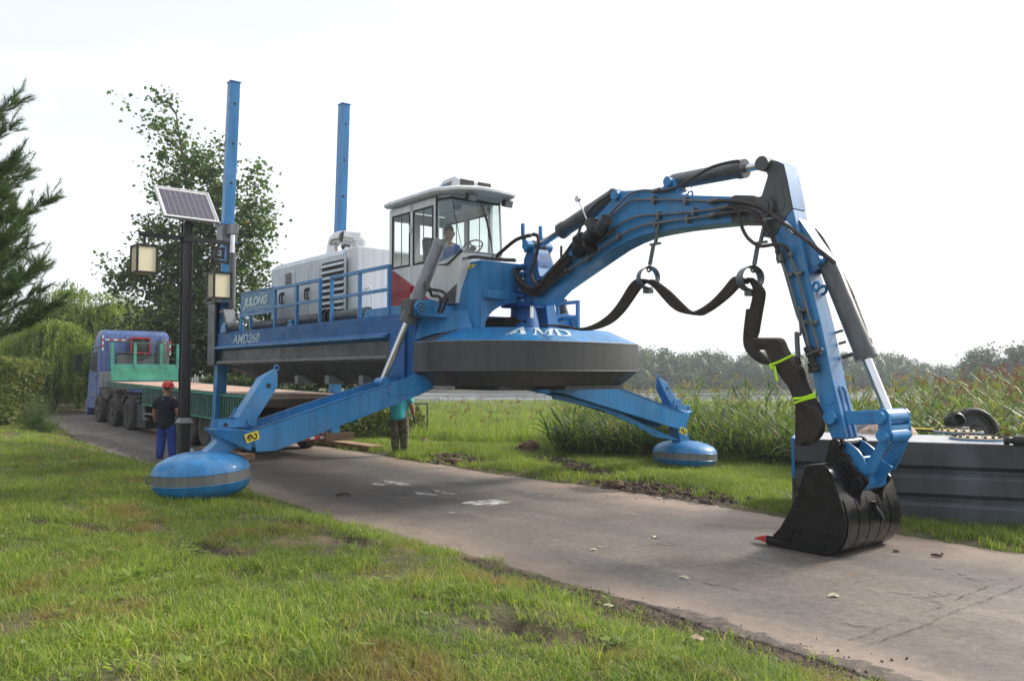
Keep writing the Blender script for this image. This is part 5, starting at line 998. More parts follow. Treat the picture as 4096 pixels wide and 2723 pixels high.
def window(x0, x1, z0, z1, v, s):
    w = empty('window'); w.parent = cab; t_ = .028; mb = MB()
    for a, b_ in (((x0, v - .008, z0), (x0 + t_, v + .012, z1)), ((x1 - t_, v - .008, z0), (x1, v + .012, z1)), ((x0 + t_, v - .008, z0), (x1 - t_, v + .012, z0 + t_)), ((x0 + t_, v - .008, z1 - t_), (x1 - t_, v + .012, z1))): mb.bb(a, b_)
    mb.build('gasket', M['rubber'], w); mb = MB(); mb.add([V3(x0 + t_, v + .003, z0 + t_), V3(x1 - t_, v + .003, z0 + t_), V3(x1 - t_, v + .003, z1 - t_), V3(x0 + t_, v + .003, z1 - t_)], [(0, 1, 2, 3)]); mb.build('pane', M['glass'], w)
    mb = MB(); xm = (x0 * .48 + x1 * .52); mb.bb((xm - .006, v - .002, z0 + t_), (xm + .006, v + .010, z1 - t_)); mb.build('mullion', M['pipe'], w)
window(K0 + .10, -.43, zb_, 4.56, CV0, 1); window(-.34, K1 - .07, zb_, 4.56, CV0, 1); window(K0 + .08, -.43, zb_, 4.56, CV1 - .01, 1); window(-.36, K1 - .07, zb_, 4.56, CV1 - .01, 1)
# wrap round windscreen
T1, T2 = (.62, -1.21), (.66, -.28); wl = [(V3(K1 + .01, CV0 + .01, 3.60), V3(K1 + .01, CV0 + .01, zt)), (V3(*F1, 3.80), V3(*T1, zt))]
mb = MB(); mb.add([wl[0][0], V3(.52, -1.2, 3.60), V3(*F1, 3.80), V3(*T1, zt), wl[0][1]], [(0, 1, 2, 3, 4)]); mb.build('corner_glass', M['glass'], cab)
mb = MB(); mb.add([V3(*F1, 3.80), V3(*F2, 3.80), V3(*T2, zt), V3(*T1, zt)], [(0, 1, 2, 3)]); mb.build('windscreen', M['glass'], cab)
mb = MB(); mb.add([V3(*F2, 3.80), V3(K1, CV1, 3.66), V3(K1, CV1, zt), V3(*T2, zt)], [(0, 1, 2, 3)]); mb.build('corner_glass', M['glass'], cab)
mb = MB(); mb.tube([wl[0][1], wl[0][0], V3(.52, -1.2, 3.60), V3(*F1, 3.80)], .020, 4); mb.tube([wl[0][1] - V3(0, 0, .05), V3(*T1, zt - .05), V3(*T2, zt - .05)], .026, 4); mb.build('windscreen_gasket', M['rubber'], cab)
mb = MB(); mb.tube([V3(*F1, 3.80), V3(*F2, 3.80)], .013, 5); mb.build('windscreen_sill', M['pipe'], cab); mb = MB(); mb.tube([V3(*F1, 3.80), V3(*T1, zt)], .006, 5); mb.build('glass_joint', M['hose'], cab)
mb = MB(); mb.tube([V3(*F2, 3.80), V3(*T2, zt)], .022, 6); mb.build('pillar', M['house'], cab)
rf = [(K0 - .02, CV0 - .10), (.42, CV0 - .12), (.80, -1.22), (.98, -.95), (1.02, -.6), (.95, -.18), (.5, CV1 + .10), (K0 - .02, CV1 + .08)]
mb = MB(); mb.loft([P3([(K0, CV0 - .06), (.4, CV0 - .08), (.76, -1.18), (.93, -.93), (.97, -.6), (.90, -.2), (.48, CV1 + .06), (K0, CV1 + .04)], 4.70), P3(rf, 4.735), P3(rf, 4.77), P3(inset(rf, .06, 0) if False else [(u * .93, v_ * .95 - .03) for u, v_ in rf], 4.81)]); mb.build('roof', M['white'], cab)
q = [onV(Z7, p, -.95) for p in [(755, 335), (905, 228), (1215, 265)]]
ac = [(-.16, 4.812), (-.08, 4.93), (.12, 5.03), (.42, 5.04), (.52, 4.98), (.53, 4.812)]; mb = MB(); mb.pv(ac, -1.02, -.30); mb.build('air_conditioner', M['white'], cab, .03, seg=3)
acs = [onU(Z7, p, .535) for p in [(940, 235), (1055, 255), (1060, 325), (960, 318)]]; 
for y0, y1 in ((-.97, -.70), (-.62, -.36)): mb = MB(); mb.add([V3(.5335, y0 + .02, 4.84), V3(.5335, y1, 4.84), V3(.526, y1, 4.985), V3(.526, y0, 4.985)], [(0, 1, 2, 3)]); mb.bb((.525, y0, 4.84), (.534, y1, 4.98)); mb.build('air_intake', M['ink'], cab)
mb = MB(); mb.add([V3(-.02, -1.023, 4.84), V3(.33, -1.023, 4.84), V3(.37, -1.023, 4.97), V3(.10, -1.023, 4.95)], [(0, 1, 2, 3)]); mb.build('side_label', M['lgrey'], cab); mb = MB(); mb.cone((.19, -1.024, 4.90), (.19, -1.027, 4.90), .05, n=16); mb.build('round_label', M['board'], cab)
# coloured panels on the side wall
def panel(name, pts, m, v=CV0 - .003):
    mb = MB(); mb.prism([V3(p[0], v - .002, p[1]) for p in pts], [V3(p[0], v, p[1]) for p in pts]); return mb.build(name, m, cab)
panel('red_panel', [(K0, 2.995), (.12, 2.995), (.26, 3.02), (-.38, 3.36), (K0, 3.70)], M['red'])
mb = MB(); mb.prism([V3(.36, -1.292, 3.0), V3(.62, -1.126, 3.0), V3(.655, -1.107, 3.30)], [V3(.36, -1.297, 3.0), V3(.62, -1.131, 3.0), V3(.655, -1.112, 3.30)]); mb.build('dark_panel', M['cylgrey'], cab)
mb = MB(); mb.bb((-.40, CV0 - .007, 3.0), (-.385, CV0 - .0055, zb_)); mb.build('door_gap', M['house'], cab); mb = MB(); mb.bb((-.41, CV0 - .03, 3.22), (-.375, CV0 - .006, 3.32)); mb.build('door_hinge', M['red'], cab); mb = MB(); mb.bb((-.41, CV0 - .03, 4.2), (-.375, CV0 - .001, 4.32)); mb.build('door_hinge', M['white'], cab)
for y in (-1.0, -.28): mb = MB(); mb.box((.86, y, 4.62), (.09, .17, .11), Matrix.Rotation(.35, 3, 'Y')); wk = mb.build('work_light', M['ink'], cab, .008); mb = MB(); mb.box((.905, y, 4.605), (.006, .14, .085), Matrix.Rotation(.35, 3, 'Y')); mb.build('lamp_glass', M['lgrey'], wk)
for y, l in ((-.72, .42), (-.66, .70)): mb = MB(); a = V3(.70, y, 4.66); mb.tube([a, V3(.72, y + .12, 4.66 - l * .8), V3(.735, y + .16, 4.66 - l)], .008, 5); mb.tube([V3(.73, y + .12, 4.66 - l * .62), V3(.74, y + .19, 4.62 - l * 1.3)], .010, 4); mb.build('wiper', M['ink'], cab)
seat = empty('seat'); seat.parent = cab; mb = MB(); mb.bb((-.42, -.98, 3.30), (.05, -.52, 3.44)); mb.build('cushion', M['ink'], seat, .04, seg=3); mb = MB(); mb.pv([(-.48, 3.36), (-.60, 4.15), (-.50, 4.20), (-.36, 3.42)], -.98, -.52); mb.build('seat_back', M['ink'], seat, .04, seg=3); mb = MB(); mb.bb((-.34, -.85, 3.04), (-.02, -.65, 3.30)); mb.build('seat_base', M['ink'], seat)
sw = empty('steering_wheel'); sw.parent = cab; wc = V3(.44, -.66, 3.93); wa = Vector((-.55, 0, .83)); mb = MB(); mb.torus(wc, wa, .17, .013, 28, 6); mb.build('wheel_rim', M['hose'], sw); mb = MB(); mb.cone(wc, wc - wa.normalized() * .05, .05, n=10)
for k in range(3): a = k * 2.1 + .5; X_ = wa.orthogonal().normalized(); Y_ = wa.normalized().cross(X_); mb.bar(wc, wc + X_ * math.cos(a) * .165 + Y_ * math.sin(a) * .165, .025, .01)
mb.tube([wc, wc + V3(.10, 0, -.35), V3(.56, -.66, 3.2)], .03, 8); mb.build('steering_column', M['hose'], sw)
# ---- slewing tower
tw = empty('slewing_tower'); tw.parent = dr
mb = MB(); mb.loft([[V3(.20, -1.22, 2.60), V3(1.0, -.93, 2.60), V3(1.0, -.88, 2.60), V3(.20, -1.16, 2.60)], [V3(.55, -.90, 3.64), V3(1.0, -.90, 3.64), V3(1.0, -.86, 3.64), V3(.55, -.86, 3.64)]]); mb.build('tower_cheek', B, tw, .008)
arcp = [(-.12 - .72 * math.cos(t), 2.60 + .42 * math.sin(t)) for t in [i * math.pi / 2 / 10 for i in range(11)]]
for u0, u1 in ((.95, 1.015), (.45, .50)): mb = MB(); mb.pu([(-.93, 2.60)] + arcp + [(-.12, 3.64), (-.905, 3.64)], u0, u1); mb.build('tower_plate', B, tw, .006)
mb = MB(); mb.bb((.50, -.86, 3.60), (.95, -.12, 3.638)); mb.bb((.50, -.16, 3.02), (.95, -.12, 3.60)); mb.build('tower_top', B, tw)
mb = MB(); mb.cone((.2, -.55, 2.70), (.9, .1, 2.72), .10, n=14); mb.build('delivery_elbow', M['canvas'], tw)
mb = MB(); mb.loft([[V3(.4, .48, 2.60), V3(1.0, .48, 2.60), V3(1.0, .72, 2.60), V3(.4, .72, 2.60)], [V3(.5, .44, 3.2), V3(.95, .44, 3.2), V3(.95, .62, 3.2), V3(.5, .62, 3.2)]]); mb.build('tower_cheek', B, tw, .01)
mb = MB(); mb.bb((.50, -.12, 2.97), (.94, .44, 3.03)); mb.build('tower_shelf', M['blue_shaded'], tw); mb = MB(); mb.bb((.50, .2, 3.03), (.62, .5, 3.20)); mb.build('tower_back', M['blue_shaded'], tw)
mb = MB(); mb.cone((.75, .16, 2.60), (.75, .16, 2.96), .27, .20, 26); mb.build('slew_ring_base', M['blue_shaded'], tw)
a, b_ = onU(Z7, (1190, 1260), 1.0), onU(Z7, (1360, 1345), 1.0); mb = MB(); mb.bb((1.001, a.y, b_.z), (1.14, b_.y, a.z)); mb.build('step_box', B, tw, .012); mb = MB(); mb.bb((1.142, b_.y - .13, b_.z + .02), (1.147, b_.y - .01, a.z - .02)); mb.build('box_lid', B, tw)
# sticker on the sloped near side
A0, A1, A2, A3 = V3(.20, -1.22, 2.60), V3(1.02, -.93, 2.60), V3(1.0, -.90, 3.64), V3(.55, -.90, 3.64); nn = Vector((.3, -1, .25)).normalized() * .012
f_ = lambda s, t: A0.lerp(A1, s).lerp(A3.lerp(A2, s), t) + nn
mb = MB(); mb.add([f_(.30, .83), f_(.72, .83), f_(.72, .95), f_(.30, .95)], [(0, 1, 2, 3)]); st = mb.build('warning_sticker', M['yellow'], tw); mb = MB(); mb.add([f_(.36, .86) + nn * .3, f_(.42, .86) + nn * .3, f_(.56, .93) + nn * .3, f_(.50, .935) + nn * .3], [(0, 1, 2, 3)]); mb.build('sticker_mark', M['ink'], tw)
# swing post between top and bottom lugs
sw_ = empty('swing_post'); sw_.parent = dr; VB = -.17
for z0_, z1_ in ((3.44, 3.50), (3.56, 3.62), (2.98, 3.03), (3.10, 3.15)): mb = MB(); mb.bb((.85, -.235, z0_), (1.22, .20, z1_)); mb.build('hinge_plate', M['blue_shaded'], sw_, .01)
mb = MB(); mb.cone((1.10, .02, 2.78), (1.10, .02, 3.72), .035, n=14); mb.build('slew_pin', M['steel'], sw_)
tri = [(q_.x, q_.z) for q_ in (onV(Z18, p, -.1) for p in [(470, 1080), (400, 860), (460, 300), (600, 180), (770, 370), (840, 560), (720, 900), (930, 870), (900, 1000), (640, 1080)])]
mb = MB(); trb = [(1.12, 3.04), (1.12, 3.70), (1.22, 3.86), (1.34, 3.86), (1.47, 3.62), (1.44, 3.30), (1.62, 3.18), (1.60, 3.06), (1.30, 3.0)]; mb.pv(trb, -.16, .16); mb.build('swing_bracket', M['blue_shaded'], sw_, .01)
mb = MB(); mb.prism([V3(1.345, -.15, 3.84), V3(1.345, .15, 3.84), V3(1.49, .15, 3.40), V3(1.49, -.15, 3.40)], [V3(1.36, -.15, 3.845), V3(1.36, .15, 3.845), V3(1.505, .15, 3.405), V3(1.505, -.15, 3.405)]); mb.build('bracket_face', B, sw_)
mb = MB(); mb.cone((1.426, 0, 3.64), (1.445, 0, 3.646), .085, n=20); mb.build('bracket_hole', M['ink'], sw_)
for yy in (-.20, .17): mb = MB(); mb.loft([[V3(1.18, yy, 3.80), V3(1.30, yy, 3.80), V3(1.30, yy + .03, 3.80), V3(1.18, yy + .03, 3.80)], [V3(1.10, yy, 4.10), V3(1.18, yy, 4.10), V3(1.18, yy + .03, 4.10), V3(1.10, yy + .03, 4.10)], [V3(1.10, yy, 4.27), V3(1.17, yy, 4.27), V3(1.17, yy + .03, 4.27), V3(1.10, yy + .03, 4.27)]]); mb.build('hose_bracket', B, sw_, .006)
mb = MB(); mb.cone((1.28, -.26, 3.90), (1.28, .26, 3.90), .075, n=18); mb.build('cross_pin', B, sw_)
mb = MB(); mb.cone((.98, -.30, 3.24), (.98, .05, 3.24), .07, n=14); mb.cone((1.0, -.2, 3.22), (1.35, .1, 3.22), .05, n=12); mb.build('slew_cylinder', M['blue_shaded'], sw_)
# ---- boom
VBN, VBF = -.17, .17; bm_ = empty('boom'); bm_.parent = dr
bo = [(60, 1240), (70, 1310), (150, 1290), (240, 1190), (470, 1027), (600, 936), (700, 868), (800, 815), (900, 775), (970, 757), (1040, 742), (1200, 714), (1400, 690), (1620, 668), (1620, 463), (1400, 457), (1220, 450), (1180, 400), (1165, 340), (1132, 316), (1105, 338), (1080, 385), (1050, 402), (900, 411), (750, 421), (700, 470), (640, 530), (520, 670), (380, 835), (250, 968), (130, 1090), (60, 1170)]
bpts = up(Z4, bo, VBN); mb = MB(); mb.pv(bpts, VBN, VBF); mb.build('boom_box', M['blue'], bm_, .008)
tp = up(Z4, [(1621, 668), (1621, 463), (1650, 452), (1790, 455), (1870, 485), (1915, 540), (1900, 600), (1850, 650), (1780, 668)], VBN); mb = MB(); mb.pv(tp, VBN - .01, VBF + .01); mb.build('boom_tip', M['grey'], bm_, .008)
mb = MB(); q = onV(Z4, (1132, 350), VBN); mb.cone((q.x, VBN - .05, q.z), (q.x, VBF + .05, q.z), .062, n=18); q = onV(Z4, (722, 455), VBN); mb.cone((q.x, VBN - .06, q.z), (q.x, VBF + .06, q.z), .07, n=18); mb.build('boom_pin', B, bm_)
mb = MB(); q = onV(Z4, (1880, 545), VBN); mb.cone((q.x, VBN - .06, q.z), (q.x, VBF + .06, q.z), .085, n=20); mb.cone((q.x, VBN - .04, q.z), (q.x, VBF + .04, q.z), .13, n=20); mb.build('stick_pivot', M['grey'], bm_)
mb = MB(); mb.bar(onV(Z4, (1680, 482), VBN - .012), onV(Z4, (1850, 495), VBN - .012), .02, .03); mb.build('tip_rib', M['grey'], bm_)
for a, b_ in (((480, 1032), (560, 1050)),): pass
# boom cylinder (lower left, from swing post to the boom) and stick cylinder
def cylinder(name, p, q, rb, rr, frac, m='cylgrey', flip=False, parent=dr):
    c = empty(name); c.parent = parent; p, q = Vector(p), Vector(q); d = (q - p); L_ = d.length; d.normalize(); a = L_ * frac
    mb = MB(); mb.prof(p, d, [(0, rb * .5), (.02, rb * .9), (.05, rb), (a - .09, rb), (a - .09, rb * 1.12), (a, rb * 1.12), (a, rr)], 22); mb.build('cylinder_barrel', M[m], c)
    mb = MB(); mb.cone(p + d * a, q, rr, n=16); mb.build('piston_rod', M['steel'], c)
    mb = MB(); w_ = rb * .95; mb.cone(q - V3(0, w_, 0), q + V3(0, w_, 0), rr * 1.75, n=16); mb.cone(p - V3(0, w_, 0), p + V3(0, w_, 0), rb * .62, n=16); mb.build('cylinder_eye', M['grey'] if m == 'cylgrey' else M['blue'], c); return c
pa = onV(Z4, (722, 458), 0); pb_ = V3(1.28, 0, 3.90)
cylinder('boom_cylinder', V3(pa.x, 0, pa.z + .02), pb_, .115, .052, .68)
pa = onV(Z4, (1150, 352), 0); pb_ = onV(Z4, (1888, 213), 0); cylinder('stick_cylinder', pa, pb_, .105, .050, .80)
# ---- stick
VSN, VSF = -.14, .13; sk = empty('stick'); sk.parent = dr
top_ = up(Z8, [(285, 215), (300, 180), (340, 172), (400, 184), (460, 216), (490, 340), (530, 555), (480, 620), (400, 760), (350, 788), (300, 780), (318, 700), (300, 640), (350, 560), (352, 520), (330, 490), (280, 470), (332, 300), (320, 265), (290, 250)], VSN)
mb = MB(); mb.pv(top_, VSN, VSF); 
low_ = up(Z8, [(531, 557), (625, 950), (690, 1215)], VSN) + up(Z9, [(640, 230), (740, 720), (800, 960), (860, 1240), (790, 1290), (735, 1250), (690, 1130), (630, 960), (555, 650), (500, 430), (430, 190)], VSN) + up(Z8, [(555, 1400), (520, 1280), (440, 1000), (400, 880), (351, 789), (401, 761), (481, 621)], VSN)
mb.build('stick_head', M['grey'], sk, .008)
mb = MB(); mb.pv(low_, VSN + .0006, VSF - .0006); mb.build('stick_box', B, sk, .008)
fp = up(Z8, [(400, 184), (461, 216), (490, 340), (531, 556)], VSN); mb = MB()
mb.add([V3(p[0] + (.004 if i else 0), y, p[1] + .004) for i, p in enumerate(fp) for y in (VSN, VSF)], [(0, 1, 3, 2), (2, 3, 5, 4), (4, 5, 7, 6)]); mb.build('stick_front_plate', B, sk)
q = onV(Z8, (315, 212), VSN); mb = MB(); mb.cone((q.x, VSN - .05, q.z), (q.x, VSF + .05, q.z), .075, n=20); mb.build('stick_eye', M['grey'], sk)
# oblong weld pads
def oblong(Z, a, b_, w, v, m, parent):
    A_, B_ = onV(Z, a, v), onV(Z, b_, v); d = (B_ - A_).normalized(); n = Vector((-d.z, 0, d.x)); P_ = []
    for k in range(9): t = math.pi * k / 8; P_.append(B_ + d * math.sin(t) * w + n * math.cos(t) * w)
    for k in range(9): t = math.pi * k / 8; P_.append(A_ - d * math.sin(t) * w - n * math.cos(t) * w)
    mb = MB(); mb.prism(P_, [p - V3(0, .008, 0) for p in P_]); return mb.build('weld_pad', m, parent, .003)
oblong(Z8, (410, 375), (435, 535), .06, VSN, M['grey'], sk); oblong(Z9, (680, 760), (705, 880), .07, VSN, M['blue'], sk)
# gusset bracket for the bucket cylinder
g1 = up(Z8, [(582, 636), (715, 950), (690, 1060), (655, 1010)], VSN); ext = .24
gs = empty('cylinder_bracket'); gs.parent = dr
brk = up(Z8, [(582, 640), (740, 870), (800, 960), (800, 990), (735, 1030), (680, 1062), (640, 950)], VSN + .07); 
for yy in (VSN + .07, VSF - .03): mb = MB(); mb.pv(brk, yy - .001, yy + .03); mb.build('bracket_plate', B, gs, .006)
mb = MB(); b0, b1 = brk[0], brk[1]; mb.add([V3(b0[0], VSN + .07, b0[1]), V3(b0[0], VSF, b0[1]), V3(brk[2][0], VSF, brk[2][1]), V3(brk[2][0], VSN + .07, brk[2][1])], [(0, 1, 2, 3)]); mb.build('bracket_cover', B, gs)
q = onV(Z8, (735, 965), VSN); pbc = V3(q.x + .02, 0, q.z); mb = MB(); mb.cone((q.x, VSN - .06, q.z), (q.x, VSF + .06, q.z), .055, n=16); mb.build('bracket_pin', B, gs)
lk = onV(Z9, (1190, 1050), -.16); cylinder('bucket_cylinder', pbc, V3(lk.x, 0, lk.z), .105, .050, .64)
# links
ln = empty('bucket_linkage'); ln.parent = dr
L1 = up(Z9, [(845, 992), (940, 990), (1010, 1000), (1160, 995), (1225, 975), (1262, 1010), (1262, 1100), (1235, 1130), (1165, 1150), (1145, 1112), (880, 1112)], -.2)
for y in (-.20, .15): mb = MB(); mb.pv(up(Z9, [(700, 1000), (1010, 998), (1160, 995), (1160, 1112), (700, 1115)], -.2) if False else up(Z9, [(845, 992), (1160, 995), (1160, 1112), (880, 1112)], -.2), y, y + .035); mb.build('rocker_plate', B, ln, .006)
L2 = up(Z9, [(1145, 1000), (1185, 972), (1230, 978), (1262, 1015), (1275, 1180), (1255, 1260), (1190, 1420), (1130, 1540), (1060, 1568), (1075, 1500), (1150, 1310), (1165, 1240), (1158, 1110)], -.2)
l2b = up(Z9, [(1255, 1262), (1190, 1420)], -.2) 
for y in (-.236, .186): mb = MB(); mb.pv(L2, y, y + .035); mb.build('link_plate', B, ln, .006)
for p, r_ in (((1190, 1050), .062), ((1212, 1212), .058)): q = onV(Z9, p, -.2); mb = MB(); mb.cone((q.x, -.29, q.z), (q.x, .26, q.z), r_, n=18); mb.cone((q.x, -.20, q.z), (q.x, .18, q.z), r_ * 1.4, n=18); mb.build('link_pin', B, ln)
q = onV(Z9, (740, 1050), -.14); mb = MB(); mb.cone((q.x, -.22, q.z), (q.x, .2, q.z), .07, n=18); mb.build('link_pin', B, ln)
q = onV(Z9, (1240, 1140), -.2); mb = MB(); mb.bb((q.x - .06, -.2, q.z - .02), (q.x + .03, .185, q.z + .02)); mb.build('link_web', B, ln)
bp = onV(Z10, (1210, 625), -.2); mb = MB(); mb.cone((bp.x, -.20, bp.z), (bp.x, .20, bp.z), .085, n=20); mb.build('link_tube', B, ln)
for y in (-.17, .14): mb = MB(); a = up(Z9, [(1140, 1320), (1085, 1560)], -.2); c_ = V3(bp.x, y, bp.z); t_ = V3(onV(Z9, (1225, 1250), -.2).x, y * 1.2, onV(Z9, (1225, 1250), -.2).z); mb.bar(c_, t_, .03, .11); mb.build('push_bar', B, ln, .004)
mb = MB(); cc = V3(bp.x, 0, bp.z); tt = V3(onV(Z9, (1225, 1250), -.2).x, 0, onV(Z9, (1225, 1250), -.2).z); mb.bar(cc.lerp(tt, .05), cc.lerp(tt, .5), .24, .03, up=(0, 1, 0)); mb.build('push_web', B, ln)
# ear plates of the stick end and bucket (blue curved plates + black ears)
ear = up(Z10, [(1065, 245), (1130, 275), (1200, 330), (1250, 400), (1285, 490), (1290, 560), (1240, 545), (1180, 480), (1130, 390), (1075, 345), (1055, 300)], -.16)
for y in (-.19, .13): mb = MB(); mb.pv(ear, y, y + .03); mb.build('ear_plate', B, ln, .004)
mb = MB(); a, b_ = onV(Z10, (1170, 410), -.16), onV(Z10, (1100, 300), -.16); mb.cone((a.x + .05, -.16, a.z), (a.x + .05, .13, a.z), .025, n=12); mb.build('spreader_tube', B, ln)
# ---- bucket
BV0, BV1 = -.57, .60; bk = empty('bucket'); bk.parent = dr
shell = up(Z10, [(885, 470), (920, 500), (955, 545), (985, 620), (1010, 700), (1035, 790), (1062, 880), (1078, 960), (1080, 1030), (1070, 1110), (1045, 1180), (1005, 1235), (950, 1270), (880, 1290), (800, 1282), (640, 1250), (520, 1225), (430, 1185)], BV0)
side = shell + up(Z10, [(370, 1160), (375, 1122), (420, 1108), (490, 1030), (560, 910), (620, 780), (670, 640), (700, 540), (715, 478)], BV0)
zmin = min(z for _, z in side); side = [(x, z - zmin + .004 * (1)) if False else (x, max(z, .003)) for x, z in side]; shell = side[:len(shell)]
for y in (BV0, BV1 - .03): mb = MB(); mb.pv(side, y, y + .03); mb.build('side_plate', M['black'], bk, .004)
mb = MB(); n = len(shell); cen = Vector((sum(p[0] for p in side) / len(side), sum(p[1] for p in side) / len(side)))
inn = [tuple(Vector(p) + (cen - Vector(p)).normalized() * .03) for p in shell]
mb.prism([V3(x, BV0 + .031, z) for x, z in shell + inn[::-1]], [V3(x, BV1 - .031, z) for x, z in shell + inn[::-1]]) if False else mb.loft([[V3(x, BV0 + .03, z) for x, z in shell], [V3(x, BV1 - .03, z) for x, z in shell]], False, False).loft([[V3(x, BV0 + .03, z) for x, z in inn], [V3(x, BV1 - .03, z) for x, z in inn]], False, False)
mb.build('shell_plate', M['black'], bk)
t0, t1 = up(Z10, [(718, 474), (885, 462)], BV0); mb = MB(); mb.add([V3(t0[0], BV0, t0[1] + .005), V3(t1[0], BV0, t1[1] + .005), V3(t1[0], BV1, t1[1] + .005), V3(t0[0], BV1, t0[1] + .005)], [(0, 1, 2, 3)]); mb.add([V3(t0[0], BV0, t0[1] - .02), V3(t1[0], BV0, t1[1] - .02), V3(t1[0], BV1, t1[1] - .02), V3(t0[0], BV1, t0[1] - .02)], [(0, 1, 2, 3)]); mb.build('top_plate', M['black'], bk)
for k in range(5):          # wear strips round the back
    y = BV0 + .03 + (BV1 - BV0 - .06) * (k + .5) / 5 - .0; w_ = (BV1 - BV0) / 5 * .43; sub = shell[5:]; off = [tuple(Vector(p) - (cen - Vector(p)).normalized() * .012) for p in sub]
    mb = MB(); 
    rings = [[V3(p[0], y - w_, p[1]), V3(q_[0], y - w_, q_[1]), V3(q_[0], y + w_, q_[1]), V3(p[0], y + w_, p[1])] for p, q_ in zip(sub, off)]; rings = [[V3(r_.x, r_.y, max(r_.z, .002)) for r_ in rr_] for rr_ in rings]
    mb.loft(rings); mb.build('wear_plate', M['black'], bk)
rib = up(Z10, [(545, 1165), (630, 1008), (1065, 1105), (1060, 1118), (640, 1022), (560, 1165)], BV0 - .001); mb = MB(); mb.pv(rib, BV0 - .012, BV0 - .001); mb.build('side_rib', M['black'], bk)
lip = up(Z10, [(372, 1120), (530, 1160), (520, 1182), (372, 1168)], BV0); mb = MB(); mb.pv(lip, BV0 - .015, BV1 + .015); mb.build('cutting_lip', M['black'], bk, .004)
tip = onV(Z10, (250, 1130), BV0 + .02); bs_ = onV(Z10, (380, 1140), BV0 + .02)
for k in range(5):
    y = BV0 + .06 + (BV1 - BV0 - .12) * k / 4; mb = MB(); mb.loft([[V3(bs_.x, y - .045, bs_.z - .035), V3(bs_.x, y + .045, bs_.z - .035), V3(bs_.x, y + .045, bs_.z + .05), V3(bs_.x, y - .045, bs_.z + .05)], [V3((bs_.x + tip.x) / 2, y - .03, bs_.z - .02), V3((bs_.x + tip.x) / 2, y + .03, bs_.z - .02), V3((bs_.x + tip.x) / 2, y + .03, bs_.z + .03), V3((bs_.x + tip.x) / 2, y - .03, bs_.z + .03)], [V3(tip.x, y - .02, tip.z - .004), V3(tip.x, y + .02, tip.z - .004), V3(tip.x, y + .02, tip.z + .008), V3(tip.x, y - .02, tip.z + .008)]]); mb.build('tooth', M['tooth'], bk, .003)
    mb = MB(); mb.bb((bs_.x - .005, y - .055, bs_.z - .045), (bs_.x + .10, y + .055, bs_.z + .055)); mb.build('tooth_holder', M['black'], bk, .006)
er = up(Z10, [(890, 470), (920, 360), (945, 270), (975, 228), (1020, 222), (1065, 245), (1072, 300), (1062, 352), (1110, 372), (1140, 450), (1170, 500), (1260, 560), (1292, 600), (1285, 640), (1240, 690), (1215, 750), (1215, 850), (1170, 820), (1100, 740), (1000, 650)], -.24)
for y in (-.26, .20): mb = MB(); mb.pv(er, y, y + .035); mb.build('bucket_ear', M['black'], bk, .006)
for p in ((1210, 625), (1010, 280)): q = onV(Z10, p, -.24); mb = MB(); mb.cone((q.x, -.31, q.z), (q.x, .28, q.z), .06, n=16); mb.build('bucket_pin', M['black'], bk, .006)
hk = onU(Z10, (1345, 940), 6.9); mb = MB(); xk = max(p[0] for p in shell); hz = .58
mb.tube([V3(xk + .005, .02, .50), V3(xk + .06, .02, .42), V3(xk + .075, .04, .36), V3(xk + .06, .08, .35), V3(xk + .03, .10, .43)], .02, 7); mb.bb((xk - .02, -.02, .42), (xk + .03, .06, .54)); mb.build('hook', M['black'], bk)
# ---- pipes and hoses on the boom
def pipe(Z, pts, r, v, name='hydraulic_pipe', m='pipe', ribs=False, k=6, dv=0): P_ = [onV(Z, p, v) for p in pts]; return hose(name, P_, r, dr, m, ribs, k)
vp = VBN - .05
pipe(Z4, [(660, 610), (740, 520), (830, 440), (920, 415), (1020, 418)], .016, vp); pipe(Z4, [(1020, 418), (1120, 412), (1220, 375), (1330, 310), (1450, 240), (1560, 205), (1655, 188), (1680, 190)], .020, vp, 'hydraulic_hose', 'hose', True, 12)
pipe(Z4, [(640, 650), (740, 560), (830, 495), (900, 487), (1200, 490), (1470, 500)], .016, vp); pipe(Z4, [(1480, 500), (1600, 498), (1750, 515), (1870, 560), (2000, 650), (2080, 710), (2200, 800), (2300, 880), (2352, 920), (2430, 985)], .024, vp - .02, 'hydraulic_hose', 'hose', True, 12)
pipe(Z4, [(400, 900), (560, 800), (700, 710), (800, 650), (900, 615), (1040, 605), (1300, 585), (1570, 550)], .017, vp); pipe(Z4, [(1570, 550), (1640, 555), (1680, 610), (1700, 700), (1750, 790), (1840, 850), (1950, 840), (2030, 850), (2065, 890)], .021, vp - .03, 'hydraulic_hose', 'hose', True, 12)
pipe(Z4, [(340, 1040), (500, 940), (700, 800), (820, 730), (920, 690), (1040, 670), (1260, 640), (1470, 612)], .019, vp - .01); pipe(Z4, [(1480, 610), (1600, 590), (1720, 575), (1800, 605), (1860, 670), (1920, 740), (1950, 810), (1990, 900)], .026, vp - .02, 'hydraulic_hose', 'hose', True, 12)
pipe(Z4, [(250, 1000), (420, 930), (560, 830), (700, 730)], .016, vp)
pipe(Z4, [(340, 1045), (250, 1110), (190, 1150), (110, 1160), (70, 1130), (50, 1060), (80, 960), (100, 860), (105, 790), (90, 765), (60, 760)], .028, vp - .04, 'hydraulic_hose', 'hose', True, 10)
pipe(Z4, [(100, 860), (150, 800), (220, 785), (235, 775)], .024, vp + .3, 'hydraulic_hose', 'hose', True, 10)
pipe(Z4, [(700, 425), (640, 465), (560, 520), (490, 600), (445, 680), (410, 770), (350, 860), (300, 930), (220, 1020), (160, 1100), (100, 1130)], .020, vp + .03, 'hydraulic_hose', 'hose', True, 10)
